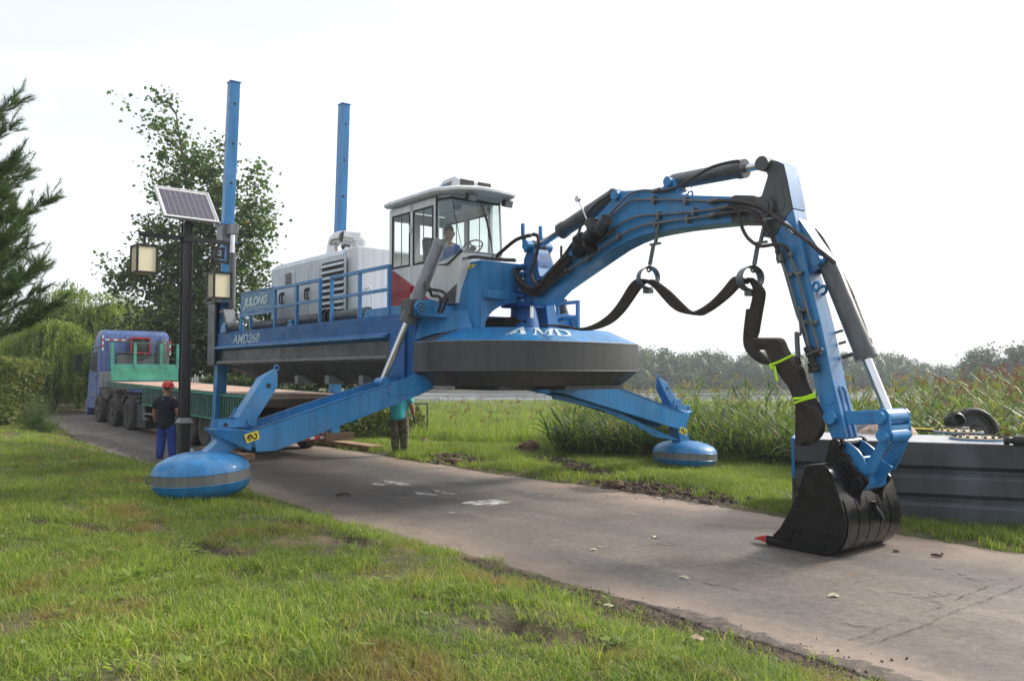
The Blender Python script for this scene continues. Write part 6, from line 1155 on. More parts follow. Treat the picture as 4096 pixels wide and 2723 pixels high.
pipe(Z4, [(325, 700), (345, 680), (420, 645)], .016, vp + .2, 'hydraulic_hose', 'hose', True, 8); pipe(Z4, [(285, 850), (285, 930), (300, 960)], .020, vp + .2, 'hydraulic_hose', 'hose', True, 8)
for p in [(1005, 490), (1255, 495), (1045, 612), (1320, 580), (1020, 680), (1270, 640), (730, 775), (490, 945)]: q = onV(Z4, p, vp); mb = MB(); mb.bb((q.x - .02, vp - .02, q.z - .05), (q.x + .02, VBN + .005, q.z + .05)); mb.build('pipe_clamp', M['pipe'], dr, .003)
for p in [(1030, 418), (1475, 500), (1570, 550), (1475, 612), (335, 1042)]: q = onV(Z4, p, vp); mb = MB(); mb.cone((q.x - .06, vp, q.z), (q.x + .06, vp, q.z + .005), .032, n=8); mb.build('hose_coupling', M['pipe'], dr)
q = onV(Z4, (1240, 432), 0); mb = MB(); mb.cone((q.x, 0, q.z - .03), (q.x, 0, q.z + .06), .03, n=8); mb.cone((q.x - .05, 0, q.z + .02), (q.x + .05, 0, q.z + .02), .022, n=8); mb.build('brass_valve', M['plate'], dr); q = onV(Z4, (1295, 445), 0); mb = MB(); mb.torus((q.x, 0, q.z), (0, 1, 0), .04, .012, 14, 6); mb.build('lifting_eye', M['blue'], dr)
q = onV(Z4, (1222, 300), 0); mb = MB(); mb.cone((q.x, 0, q.z - .06), (q.x, 0, q.z), .012, n=8); mb.cone((q.x, 0, q.z), (q.x, 0, q.z + .04), .024, n=8); mb.build('grease_nipple', M['pipe'], dr)
# bundle of hoses where the boom meets the swing post
for dz, dv in ((0, -.02), (.05, -.05), (-.05, 0), (.03, .03)): hose('hydraulic_hose', [V3(1.0, -.2 + dv, 3.52 + dz), V3(1.14, -.26 + dv, 3.36 + dz), V3(1.34, -.26 + dv, 3.20 + dz), V3(1.62, -.25 + dv, 3.16 + dz), V3(1.92, -.25 + dv, 3.36 + dz), V3(2.3, -.235 + dv, 3.60 + dz * .6)], .028, ribs=True, k=10)
# stick pipes
vs = VSN - .045
pipe(Z8, [(415, 880), (440, 960), (500, 1120), (560, 1330), (600, 1450), (640, 1568)], .020, vs); pipe(Z9, [(440, 60), (470, 200), (505, 320), (525, 420)], .024, vs); pipe(Z8, [(495, 890), (520, 960), (570, 1080), (620, 1260), (670, 1430), (710, 1568)], .016, vs); pipe(Z9, [(480, 0), (530, 150), (570, 270), (600, 380), (620, 480)], .018, vs)
for p0, p1, r_ in (((520, 420), (540, 470), .055), ((545, 480), (560, 545), .045), ((560, 560), (575, 600), .06), ((570, 610), (580, 640), .065), ((603, 440), (622, 495), .03)): a, b_ = onV(Z9, p0, vs - .03), onV(Z9, p1, vs - .03); mb = MB(); mb.cone(a, b_, r_, n=12); mb.build('stick_coupling', M['iron'], dr)
mb = MB(); mb.tube([onV(Z9, p, vs - .09) for p in [(500, 500), (560, 470), (650, 435)]], .016, 6); mb.build('valve_lever', M['pipe'], dr)
pipe(Z9, [(405, 300), (420, 292), (455, 298), (440, 100), (445, 90), (490, 95)], .016, vs - .03, 'pipe_bracket', 'cylgrey'); pipe(Z9, [(420, 300), (425, 420), (432, 510)], .030, vs - .03, 'pipe_bracket', 'cylgrey')
mb = MB(); mb.cone(onV(Z9, (420, 505), vs - .03), onV(Z9, (440, 575), vs - .03), .032, n=8); mb.build('hose_coupling', M['iron'], dr)
for Z, p in ((Z8, (500, 1075)), (Z8, (575, 1062)), (Z8, (600, 1358)), (Z8, (680, 1447)), (Z9, (480, 195)), (Z9, (560, 200))): q = onV(Z, p, vs); mb = MB(); mb.bb((q.x - .045, vs - .015, q.z - .018), (q.x + .045, VSN + .003, q.z + .018)); mb.build('pipe_clamp', M['pipe'], dr)
for p0, p1, r_ in (((470, 670), (500, 705), .034), ((505, 710), (545, 750), .032)): mb = MB(); mb.cone(onV(Z8, p0, vs - .04), onV(Z8, p1, vs - .04), r_, n=8); mb.build('hose_coupling', M['silver'], dr)
for p0, p1, r_ in (((415, 880), (430, 930), .04), ((430, 930), (442, 975), .05), ((490, 885), (515, 935), .035)): mb = MB(); mb.cone(onV(Z8, p0, vs), onV(Z8, p1, vs), r_, n=8); mb.build('hose_coupling', M['pipe'], dr)
pipe(Z8, [(700, 722), (750, 780), (800, 860), (850, 960), (920, 1080), (990, 1220), (1050, 1380), (1100, 1530), (1130, 1600)], .022, .16, 'hydraulic_hose', 'hose', True, 14); pipe(Z9, [(930, 0), (970, 100), (1020, 230), (1050, 330), (1075, 360), (1078, 395), (1045, 405)], .020, .13, 'hydraulic_hose', 'hose', True, 10)
for p0, p1 in (((765, 292), (835, 270)), ((795, 392), (860, 372)), ((825, 515), (925, 480))): mb = MB(); mb.tube([onV(Z9, p0, VSF), onV(Z9, p1, VSF + .02)], .014 if p0[1] < 500 else .022, 6); mb.build('hose_guide_rod', M['grey'], dr)
for p in ((715, 1168), (770, 1195)): q = onV(Z8, p, VSN + (0 if p[0] < 750 else .2)); mb = MB(); mb.torus((q.x, q.y, q.z), (.2, 1, 0), .045, .018, 16, 6); mb.build('lifting_eye', B, dr)
# slot on the front of the stick
q0, q1 = onV(Z9, (830, 810), VSN + .05), onV(Z9, (880, 1000), VSN + .05)
def fpt(z, y):     # point on the front face of the stick at height z
    P_ = up(Z9, [(640, 230), (740, 720), (800, 960), (860, 1240)], VSN)
    for a, b_ in zip(P_[:-1], P_[1:]):
        if b_[1] <= z <= a[1]: t = (a[1] - z) / (a[1] - b_[1]); return V3(a[0] + (b_[0] - a[0]) * t + .004, y, z)
    return V3(P_[-1][0], y, z)
zt_ = onV(Z9, (760, 775), VSN).z; yc = -.0; sl = [fpt(zt_ - .04 + .045 * math.sin(t), yc + .055 * math.cos(t)) for t in [math.pi * i / 8 for i in range(9)]] + [fpt(onV(Z9, (850, 1230), VSN).z, -.055), fpt(onV(Z9, (850, 1230), VSN).z, .055)]
mb = MB(); mb.add(sl, [tuple(range(len(sl)))]); mb.build('stick_slot', M['blue_shaded'], sk); mb = MB(); mb.tube(sl[:9][::1] if True else sl, .012, 5); mb.tube([sl[8], sl[9]], .012, 5); mb.tube([sl[0], sl[10]], .012, 5); mb.build('slot_rim', B, sk)
# valve body on the boom (branch pipe with open mouth)
vb = empty('branch_valve'); vb.parent = dr; vv = VBN - .14
a, b_ = onV(Z4, (575, 735), vv), onV(Z4, (640, 640), vv - .05); mb = MB(); mb.cone(a, b_, .088, n=20); mb.build('branch_pipe', M['grey'], vb); d = (b_ - a).normalized(); mb = MB(); mb.cone(b_ + d * .001, b_ + d * .004, .074, n=18); mb.build('pipe_mouth', M['ink'], vb)
for p, r_ in (((555, 720), .14), ((535, 690), .13), ((450, 800), .12), ((425, 830), .13), ((500, 860), .12)): q = onV(Z4, p, vv); mb = MB(); dd = Vector((.6, -.3, .6)).normalized() if p[0] > 500 and p[1] < 800 else Vector((.7, 0, .5)).normalized(); mb.cone(q, q + dd * .045, r_, n=16); mb.build('valve_flange', M['iron'], vb, .006)
mb = MB(); mb.cone(onV(Z4, (420, 870), vv + .05), onV(Z4, (600, 700), vv + .02), .115, n=18); mb.prof(onV(Z4, (420, 885), vv + .05), (-.5, 0, -.5), [(0, .11), (.06, .09), (.10, .04), (.11, .001)], 14); mb.build('valve_body', M['iron'], vb)
mb = MB(); mb.tube([onV(Z4, p, vv) for p in [(500, 680), (430, 510)]], .014, 6); q = onV(Z4, (413, 482), vv); mb.cone(q - V3(0, .02, 0), q + V3(0, .02, 0), .045, n=14); mb.build('valve_lever', M['silver'], vb)
# ---- layflat hose with hangers
lf = empty('layflat_hose'); lf.parent = dr
def ribbon(Zl, l, Zr, r, v0, v1, th, name='hose_section', n=6):
    A_ = spl([onV(Zl, p, v0) for p in l], n); B_ = spl([onV(Zr, p, v0) for p in r], n); k = 34
    rs = lambda P_: [P_[min(len(P_) - 1, int(i * (len(P_) - 1) / k))].lerp(P_[min(len(P_) - 1, int(i * (len(P_) - 1) / k) + 1)], (i * (len(P_) - 1) / k) % 1) for i in range(k + 1)]
    A_, B_ = rs(A_), rs(B_); rings = []
    for a, b_ in zip(A_, B_):
        w_ = (b_ - a); m_ = [a.lerp(b_, t) for t in (0, .12, .5, .88, 1, .88, .5, .12)]; o_ = [0, -.7, -1, -.7, 0, .7, 1, .7]; c_ = V3(0, 1, 0); rings.append([p + c_ * (q_ * th) + V3(0, v1 * 0, 0) for p, q_ in zip(m_, o_)])
    mb = MB(); mb.loft(rings); return mb.build(name, M['canvas'], lf)
ribbon(Z4, [(120, 1462), (300, 1470), (420, 1490), (500, 1478), (590, 1435), (670, 1370), (740, 1280), (800, 1180), (850, 1120), (905, 1106), (960, 1112)], Z4, [(120, 1474), (300, 1492), (420, 1512), (520, 1512), (610, 1490), (700, 1445), (780, 1370), (850, 1275), (905, 1195), (945, 1150), (970, 1140)], -.05, 0, .035)
ribbon(Z4, [(950, 1120), (1010, 1113), (1080, 1155), (1160, 1220), (1240, 1300), (1318, 1363), (1390, 1330), (1470, 1270), (1550, 1185), (1610, 1110), (1650, 1088), (1720, 1100), (1760, 1120)], Z4, [(940, 1135), (970, 1150), (1010, 1180), (1070, 1250), (1140, 1325), (1220, 1373), (1370, 1397), (1430, 1380), (1510, 1330), (1600, 1260), (1660, 1200), (1705, 1155), (1740, 1150)], -.05, 0, .035)
ribbon(Z4, [(1735, 1100), (1770, 1150), (1785, 1200), (1775, 1280), (1745, 1400), (1722, 1540)], Z4, [(1790, 1100), (1840, 1140), (1885, 1200), (1886, 1260), (1865, 1380), (1838, 1540)], -.05, 0, .04)
ribbon(Z5, [(262, -20), (250, 80), (245, 160), (258, 212), (300, 262), (350, 290), (405, 300)], Z5, [(362, -20), (345, 80), (330, 150), (332, 195), (350, 225), (395, 262), (412, 282)], -.05, 0, .045)
ribbon(Z5, [(315, 165), (330, 210), (375, 217), (400, 272), (440, 335), (480, 395), (510, 430), (530, 475), (545, 520), (543, 620), (542, 700), (552, 752), (600, 758)], Z5, [(335, 143), (400, 143), (475, 148), (502, 205), (545, 265), (592, 320), (610, 385), (640, 455), (690, 540), (712, 640), (705, 690), (670, 725), (610, 757)], -.12, 0, .10)
ribbon(Z5, [(545, 520), (600, 560), (632, 640), (625, 750)], Z5, [(620, 500), (690, 560), (714, 640), (660, 735)], -.20, 0, .05)
for pts in ([(398, 298), (440, 285), (490, 262), (532, 240)], [(534, 490), (590, 485), (655, 463)], [(540, 515), (590, 498), (658, 480)], [(425, 305), (432, 345), (442, 390)], [(400, 298), (410, 318), (425, 305)]):
    P_ = spl([onV(Z5, p, -.25) for p in pts], 5); mb = MB(); mb.tube(P_, .014, 6); mb.build('lime_tie', M['lime'], lf)
for cx, cy, t0_, t1_, j in ((965, 1100, (1050, 680), (1022, 835), (978, 1000)), (1765, 1105, (1885, 655), (1845, 825), (1797, 1000))):
    hg = empty('hose_hanger'); hg.parent = dr; vh = -.22
    mb = MB(); A_, B_, C_ = onV(Z4, t0_, vh), onV(Z4, t1_, vh), onV(Z4, j, vh); mb.bar(A_, B_, .035, .035); mb.bar(B_ + V3(-.03, 0, 0), C_, .03, .045); mb.bar(B_ + V3(-.09, 0, 0), B_ + V3(.09, 0, 0), .03, .03); mb.bar(A_ + V3(-.08, 0, .02), A_ + V3(.13, 0, .02), .03, .03); mb.build('hanger_rod', M['cylgrey'], hg)
    q = onV(Z4, (j[0] - 5, j[1] + 30), vh); mb = MB(); mb.torus(q, (0, 1, 0), .035, .014, 12, 5); mb.build('shackle', M['iron'], hg)
    q = onV(Z4, (cx, cy), -.05); mb = MB(); r_ = .15; rr_ = []
    for i in range(25):
        t = 2 * math.pi * i / 24; c_ = q + V3(r_ * math.sin(t) * .50, r_ * math.sin(t) * .80, r_ * math.cos(t)); W_ = V3(.075, -.045, 0); rr_.append([c_ + W_, c_ - W_, c_ - W_ - (c_ - q).normalized() * .012, c_ + W_ - (c_ - q).normalized() * .012])
    mb.loft(rr_, False); mb.bb((q.x - .05, q.y - .05, q.z - r_ - .06), (q.x + .05, q.y + .05, q.z - r_ + .0)); mb.build('clamp_ring', M['cylgrey'], hg)
# ------------------------------------------------------------------ flatbed truck
SHIFT = Vector((0, 0, 0)); _b0 = MB.build
def _build(s, name, m, parent=None, bev=0, smooth=True, seg=1):
    if SHIFT.length: s.v = [(p[0] - SHIFT.x, p[1] - SHIFT.y, p[2] - SHIFT.z) for p in s.v]
    return _b0(s, name, m, parent, bev, smooth, seg)
MB.build = _build
SHIFT = Vector((-13.5, -.22, 0)); tk = empty('flatbed_truck', m2w(-13.5, -.22), ANG, 'blue lorry with a long empty flatbed standing under the raised dredger', 'truck')
TV0, TV1 = -1.41, .95
def dz(u): return 1.385 + .0175 * (-u - 6.2)
nb = 12
for i in range(nb):
    a = -6.22 - i * (13.8 / nb); b_ = a - 13.8 / nb + .012
    mb = MB(); mb.prism([V3(a, TV0 + .03, dz(a) - .05), V3(a, TV1 - .03, dz(a) - .05), V3(a, TV1 - .03, dz(a)), V3(a, TV0 + .03, dz(a))], [V3(b_, TV0 + .03, dz(b_) - .05), V3(b_, TV1 - .03, dz(b_) - .05), V3(b_, TV1 - .03, dz(b_) - .002 * (i % 3)), V3(b_, TV0 + .03, dz(b_) - .002 * (i % 3))]); mb.build('deck_board', M['ply'], tk)
for y0, y1 in ((TV0, TV0 + .028), (TV1 - .028, TV1)): mb = MB(); mb.prism([V3(-6.2, y0, 1.25), V3(-6.2, y1, 1.25), V3(-6.2, y1, 1.40), V3(-6.2, y0, 1.40)], [V3(-20.03, y0, 1.48), V3(-20.03, y1, 1.48), V3(-20.03, y1, 1.64), V3(-20.03, y0, 1.64)]); mb.build('side_rail', M['teald'], tk)
for y in (-.7, .3): mb = MB(); mb.bb((-6.3, y - .06, .85), (-22.5, y + .06, 1.22)); mb.build('chassis_rail', M['dust'], tk)
mb = MB(); mb.bb((-6.25, TV0 + .03, 1.16), (-6.20, TV1 - .03, 1.33)); mb.build('rear_beam', M['dust'], tk)
def corr(u0, u1, z0, z1, y, m='teald'):
    p = empty('side_panel'); p.parent = tk; zz = lambda u: .0175 * (-u - 6.2)
    mb = MB(); mb.bb((u0, y, z0 + zz(u0)), (u1, y + .02, z1 + zz(u1) - .02)); mb.build('panel_sheet', M[m], p)
    mb = MB(); n = int(abs(u1 - u0) / .155)
    for i in range(n): u = u0 + (u1 - u0) * (i + .5) / n; mb.bb((u - .045, y - .022 if y < 0 else y + .02, z0 + .03 + zz(u)), (u + .045, y if y < 0 else y + .042, z1 - .03 + zz(u)))
    mb.build('panel_ribs', M[m], p)
    mb = MB(); 
    for za in (z0, z1): mb.prism([V3(u0, y - .03, za + zz(u0)), V3(u0, y + .02, za + zz(u0)), V3(u0, y + .02, za + .03 + zz(u0)), V3(u0, y - .03, za + .03 + zz(u0))], [V3(u1, y - .03, za + zz(u1)), V3(u1, y + .02, za + zz(u1)), V3(u1, y + .02, za + .03 + zz(u1)), V3(u1, y - .03, za + .03 + zz(u1))])
    mb.build('panel_edge', M['teal'], p)
corr(-15.4, -11.5, .80, 1.33, TV0 - .02); corr(-11.1, -6.35, .73, 1.33, TV0 - .02); corr(-15.4, -11.5, .8, 1.33, TV1); corr(-11.1, -6.35, .70, 1.33, TV1)
mb = MB(); mb.bb((-15.4, TV0 - .01, .52), (-14.9, TV0 + .05, .56)); mb.bb((-15.42, TV0 - .01, .5), (-15.36, TV0 + .05, .95)); mb.bb((-15.4, TV0 - .01, .68), (-12.2, TV0 + .03, .73)); mb.bb((-14.0, TV0 - .01, .5), (-13.95, TV0 + .03, .95)); mb.build('side_guard', M['lgrey'], tk)
def wheel(u, z, r, w=.30, dual=False, y=TV0 + .02, s=-1):
    wh = empty('wheel'); wh.parent = tk; ys = [y] + ([y + .34] if dual else [])
    for k, yy in enumerate(ys):
        mb = MB(); mb.prof((u, yy + (0 if s < 0 else -w), z), (0, 1, 0), [(0.02, r * .58), (0, r * .64), (0, r * .86), (.03, r * .96), (.06, r), (w - .06, r), (w - .03, r * .96), (w, r * .86), (w, r * .62), (w - .02, r * .3)], 32); mb.build('tyre', M['tyre'], wh)
        if k == 0:
            e = yy if s < 0 else yy - 0; sg = 1 if s < 0 else -1
            mb = MB(); mb.prof((u, e + sg * .02, z), (0, sg, 0), [(0, r * .58), (.10 if dual else .05, r * .52), (.11 if dual else .06, r * .32), (.06, r * .20), (-.03 if not dual else .02, r * .18), (-.05 if not dual else .01, r * .08), (-.05 if not dual else .01, .001)], 24); mb.build('rim', M['rim'], wh)
            mb = MB()
            for j in range(8): a = j * math.pi / 4; c = V3(u + r * .28 * math.cos(a), e + sg * .05, z + r * .28 * math.sin(a)); mb.cone(c, c - V3(0, sg * .04, 0), .02, n=6)
            mb.build('wheel_nuts', M['dust'], wh)
for u, z, r in ((-21.3, .64, .52), (-19.22, .63, .52), (-17.3, .60, .53)): wheel(u, z, r, dual=u > -18); wheel(u, z, r, y=TV1 - .02, s=1)
for u in (-11.25, -10.0, -8.75): wheel(u, .52, .52, dual=True); wheel(u, .52, .52, y=TV1 - .02, s=1)
for u in (-21.3, -19.22, -17.3, -11.25, -10, -8.75): mb = MB(); mb.cone((u, TV0 + .2, .58), (u, TV1 - .2, .58), .09, n=10); mb.build('axle', M['dust'], tk)
for u in (-19.22, -17.3):
    mb = MB(); P_ = [(u + .62 * math.cos(t), .62 + .62 * math.sin(t)) for t in [math.pi * (.02 + .96 * i / 10) for i in range(11)]]; Q_ = [(u + .60 * math.cos(t), .62 + .60 * math.sin(t)) for t in [math.pi * (.02 + .96 * i / 10) for i in range(11)]]
    mb.loft([[V3(p[0], TV0, p[1]), V3(p[0], TV0 + .5, p[1]), V3(q_[0], TV0 + .5, q_[1]), V3(q_[0], TV0, q_[1])] for p, q_ in zip(P_, Q_)]); mb.build('mudguard', M['dust'], tk)
mb = MB(); mb.bb((-16.6, TV0 + .05, .18), (-16.56, TV0 + .65, 1.0)); mb.bb((-16.5, TV0 + .1, .22), (-15.5, TV0 + .5, .95)); mb.build('mud_flap', M['rubber'], tk)
mb = MB()
for i in range(9): u = -16.2 - i * .45; mb.cone((u, -1.2, 1.15 + .05 * math.sin(i)), (u - .2, -.9, 1.22), .05 + .02 * (i % 3), n=8)
mb.bb((-20.3, -1.25, .98), (-16.4, -.9, 1.08)); mb.bb((-19.9, -1.3, 1.10), (-18.8, -1.0, 1.16)); mb.build('running_gear', M['dust'], tk, .01)
mb = MB(); mb.tube(spl([V3(-19.9, -1.32, 1.06), V3(-19.8, -1.32, 1.32), V3(-19.2, -1.32, 1.34), V3(-18.9, -1.32, 1.06)], 4), .015, 5); mb.tube(spl([V3(-19.6, -1.1, 1.1), V3(-19.4, -1.1, 1.38), V3(-18.8, -1.1, 1.30), V3(-18.7, -1.1, 1.06)], 4), .015, 5); mb.build('step_frame', M['lgrey'], tk)
# headboard and rack
mb = MB(); mb.bb((-20.0, -1.27, 1.66), (-19.96, 1.0, 2.24)); mb.build('headboard', M['teal'], tk, .004)
for y in (-1.24, -.49, .40, .97): mb = MB(); mb.bb((-20.03, y - .045, 2.1), (-19.95, y + .045, 2.98)); mb.build('rack_post', M['teal'], tk, .003)
mb = MB(); mb.tube([V3(-19.99, -1.27, 2.90), V3(-19.99, -1.10, 3.04), V3(-19.99, -.5, 3.0), V3(-19.99, .25, 2.98), V3(-19.99, .45, 2.96), V3(-19.99, 1.6, 2.96)], .022, 6); mb.tube([V3(-19.99, -1.24, 2.66), V3(-19.99, -.5, 2.66)], .014, 5); mb.tube([V3(-19.99, .42, 2.66), V3(-19.99, 1.5, 2.66)], .014, 5); mb.tube([V3(-19.99, -1.24, 2.45), V3(-19.99, -.5, 2.45)], .014, 5); mb.tube([V3(-19.99, .42, 2.44), V3(-19.99, 1.5, 2.44)], .014, 5); mb.build('rack_rail', M['teald'], tk)
for y in (-.15, .1): mb = MB(); mb.tube([V3(-19.99, y, 2.24), V3(-19.99, y, 2.98)], .013, 5); mb.build('rack_rod', M['teald'], tk)
# cab
cb = empty('truck_cab'); cb.parent = tk; y0, y1 = -1.27, 1.12; zo = .16
prof_c = [(-21.5, 1.18), (-21.5, 3.36), (-21.62, 3.50), (-22.1, 3.52), (-22.45, 3.38), (-22.75, 3.05), (-22.95, 2.72), (-23.35, 2.05), (-23.5, 1.55), (-23.55, .62), (-22.15, .62), (-22.05, 1.0), (-21.8, 1.18)]
mb = MB(); n = len(prof_c)
def inr(k, dz_): return [V3(p[0] + (-22.5 - p[0]) * .0, 0, p[1]) for p in prof_c]
rings = []
for y, k in ((y0, .12), (y0 + .06, .04), (y0 + .16, 0), (y1 - .16, 0), (y1 - .06, .04), (y1, .12)): rings.append([V3(p[0] + (k if p[0] < -21.6 and p[1] > 1 else -k * .3 if p[0] > -21.6 else 0), y, p[1] - (k * 1.6 if p[1] > 3 else 0)) for p in prof_c])
mb.loft(rings); mb.build('cab_shell', M['cabblue'], cb, .02)
mb = MB(); mb.prism([V3(-21.62, y0 - .002, 2.90), V3(-22.72, y0 - .002, 2.84), V3(-22.60, y0 - .002, 2.80), V3(-21.62, y0 - .002, 2.84)], [V3(-21.62, y0 + .02, 2.90), V3(-22.72, y0 + .02, 2.84), V3(-22.60, y0 + .02, 2.80), V3(-21.62, y0 + .02, 2.84)]); mb.build('cab_seam', M['ink'], cb)
mb = MB(); mb.pv([(-22.05, 1.95), (-22.05, 2.72), (-22.65, 2.72), (-23.05, 2.05)], y0 - .008, y0 + .03); mb.build('door_window', M['ink'], cb); mb = MB(); mb.pv([(-22.0, 1.0), (-22.0, 1.02), (-23.35, 1.02), (-23.35, 1.0)], y0 - .006, y0 + .03); mb.pv([(-21.98, 1.0), (-21.98, 2.78), (-22.0, 2.78), (-22.0, 1.0)], y0 - .006, y0 + .03); mb.build('door_gap', M['ink'], cb)
mb = MB(); mb.bb((-22.2, y0 - .03, 1.75), (-22.05, y0, 1.80)); mb.build('door_handle', M['ink'], cb)
mb = MB(); mb.pv([(-22.05, 1.28), (-23.3, 1.05), (-23.3, .98), (-22.05, 1.18)], y0 - .01, y0); mb.build('door_stripe', M['lgrey'], cb)
mb = MB(); mb.bb((-23.5, y0 - .03, .45), (-23.3, y0 + .3, 1.0)); mb.bb((-23.62, y0, .35), (-23.5, y1, .75)); mb.build('bumper', M['cabblue'], cb, .02)
for k in range(4): mb = MB(); y = -1.05 + k * .62; mb.bb((-21.505, y, 2.75), (-21.46, y + .05, 3.30)); mb.build('rear_rib', M['cabblue'], cb, .012)
for y in (-1.2, -.88): mb = MB(); mb.bb((-21.50, y, 1.9), (-21.47, y + .24 if y < -1 else y + .16, 2.68)); mb.build('rear_pressing', M['cabblue'], cb, .02)
mb = MB(); mb.bb((-21.50, -.78, 2.12), (-21.46, .62, 2.66)); mb.build('rear_window_frame', M['ink'], cb, .02); mb = MB(); mb.bb((-21.458, -.73, 2.17), (-21.45, .57, 2.61)); mb.build('rear_window', M['lgrey'], cb)
acb = empty('cooler_box'); acb.parent = cb; mb = MB(); mb.bb((-21.45, -.32, 2.68), (-21.15, .28, 3.22)); mb.build('cooler_body', M['ink'], acb, .02); mb = MB()
for a, b_ in (((-21.16, -.36, 3.18), (-21.10, .34, 3.25)), ((-21.16, -.36, 2.64), (-21.10, .34, 2.70)), ((-21.16, -.36, 2.70), (-21.10, -.31, 3.18)), ((-21.16, .28, 2.70), (-21.10, .34, 3.18))): mb.bb(a, b_)
mb.build('cooler_frame', M['red'], acb); mb = MB(); mb.torus((-21.13, .03, 2.95), (1, 0, 0), .19, .02, 20, 6); mb.cone((-21.14, .03, 2.95), (-21.10, .03, 2.95), .06, n=12)
for k in range(5): a = k * 1.257; mb.bar((-21.12, .03, 2.95), (-21.12, .03 + .18 * math.cos(a), 2.95 + .18 * math.sin(a)), .07, .01, up=(1, 0, 0))
mb.build('cooler_fan', M['grey'], acb)
mb = MB(); mb.tube(spl([V3(-21.2, -.4, 2.7), V3(-21.1, -.3, 2.45), V3(-21.1, .0, 2.42), V3(-21.15, .3, 2.6), V3(-21.3, .5, 2.6)], 6), .03, 7); mb.build('cooler_hose', M['ink'], cb)
mb = MB(); mb.prof((-21.1, .72, 2.0), (0, 0, 1), [(0, .02), (.01, .20), (.9, .20), (1.1, .16), (1.16, .05)], 18); mb.build('air_cleaner', M['grey'], cb); mb = MB(); mb.bb((-21.2, .86, 1.9), (-21.05, .98, 3.12)); mb.build('stack_cover', M['lgrey'], cb, .01)
for k in range(7): mb = MB(); y = -1.14 + k * .14; mb.bb((-21.47, y, 3.12), (-21.455, y + .14, 3.17)); mb.build('reflector', M['redrefl'] if k % 2 else M['whiterefl'], cb)
for k in range(5): mb = MB(); z = 2.75 + k * .11; mb.bb((-21.47, -1.24, z), (-21.455, -1.19, z + .11)); mb.build('reflector', M['redrefl'] if k % 2 else M['whiterefl'], cb)
for k in range(4): mb = MB(); z = 2.6 + k * .14; mb.bb((-21.04, .99, z), (-21.02, 1.04, z + .14)); mb.build('reflector', M['redrefl'] if k % 2 else M['whiterefl'], cb)
mb = MB(); mb.bb((-21.35, -1.32, 1.42), (-20.8, -.85, 1.98)); mb.bb((-21.3, -1.34, 1.5), (-20.9, -1.32, 1.9)); mb.build('battery_box', M['lgrey'], tk, .01); mb = MB(); mb.bb((-21.4, -1.25, 1.0), (-20.4, -.6, 1.38)); mb.build('tank', M['dust'], tk, .02)
mb = MB(); mb.tube([V3(-23.2, y0, 2.66), V3(-23.3, y0 - .35, 2.66), V3(-23.3, y0 - .38, 2.3)], .02, 6); mb.bb((-23.36, y0 - .48, 2.0), (-23.28, y0 - .26, 2.62)); mb.build('mirror', M['ink'], cb, .01)
# rear bumper
mb = MB(); mb.bb((-6.30, -1.2, .38), (-6.22, .74, .50)); mb.build('rear_bumper', M['rust'], tk, .004)
for k in range(10): mb = MB(); y = -1.18 + k * .125; mb.bb((-6.218, y, .42), (-6.212, y + .12, .48)); mb.build('reflector', M['redrefl'] if k % 2 == 0 else M['whiterefl'], tk)
mb = MB(); mb.bb((-6.21, .06, .36), (-6.16, .76, .54)); mb.build('bumper_plank', M['wooddark'], tk, .004); mb = MB(); mb.bb((-6.32, -.02, .38), (-6.22, .12, .95)); mb.bb((-6.32, -.85, .5), (-6.25, -.75, 1.2)); mb.build('bumper_bracket', M['rust'], tk)
SHIFT = Vector((0, 0, 0))
# ------------------------------------------------------------------ lamp post with solar panel
LX = Vector((math.cos(R(42)), math.sin(R(42)), 0)); LP = Vector((-5.55, 14.0, 0)); LP.z = gz(-5.55, 14) - .02
lp = empty('solar_street_lamp', LP, R(42), 'black street lamp with a tilted solar panel and two cream box lanterns', 'street lamp')
LPZ = LP.z
def onL(Z, p, off=0):     # lamp's own plane (x along the arm, z up), local
    r = ray(*Z(p)); n = Vector((-LX.y, LX.x, 0)); s = (LP - CP).dot(n) / r.dot(n); q = CP + s * r - LP; return V3(q.dot(LX), off, q.z)
K_ = M['lampblack']
mb = MB(); mb.bb((-.085, -.085, 0), (.085, .085, 1.07 - LPZ)); mb.bb((-.115, -.115, 0), (.115, .115, .12)); mb.build('pedestal', K_, lp, .01)
mb = MB(); mb.pz([(-.12, -.12), (.12, -.12), (.12, .12), (-.12, .12)], 1.05 - LPZ, 1.07 - LPZ); mb.loft([[V3(i * .115, j * .115, 1.07 - LPZ) for i, j in ((-1, -1), (1, -1), (1, 1), (-1, 1))], [V3(i * .075, j * .075, 1.15 - LPZ) for i, j in ((-1, -1), (1, -1), (1, 1), (-1, 1))]]); mb.build('collar', M['pipe'], lp, .004)
zt = 4.47 - LPZ; mb = MB(); w = .062
mb.bb((-w, -w, 1.15 - LPZ), (w, w, zt))
for sx in (-1, 1):
    for sy in (-1, 1): mb.bb((sx * w - .014, sy * w - .014, 1.15 - LPZ), (sx * w + .014, sy * w + .014, zt - .02))
mb.build('post', K_, lp, .004); mb = MB(); mb.bb((-.035, -.035, zt), (.035, .035, zt + .22)); mb.build('panel_stem', K_, lp)
za = onL(Z12, (1000, 1008)).z; xl, xr = onL(Z12, (872, 995)).x, onL(Z12, (1438, 1055)).x
mb = MB(); mb.bb((xl, -.035, za - .035), (-w - .014, .035, za + .035)); mb.bb((w + .014, -.035, za - .035), (xr, .035, za + .035)); mb.bb((-w - .03, -w - .03, za - .06), (w + .03, w + .03, za + .06)); mb.build('arm', K_, lp, .003)
sp = [onL(Z12, p) for p in [(1430, 1055), (1425, 1175), (1330, 1168), (1338, 1085), (1398, 1095), (1392, 1145), (1352, 1138), (1355, 1105)]]; mb = MB()
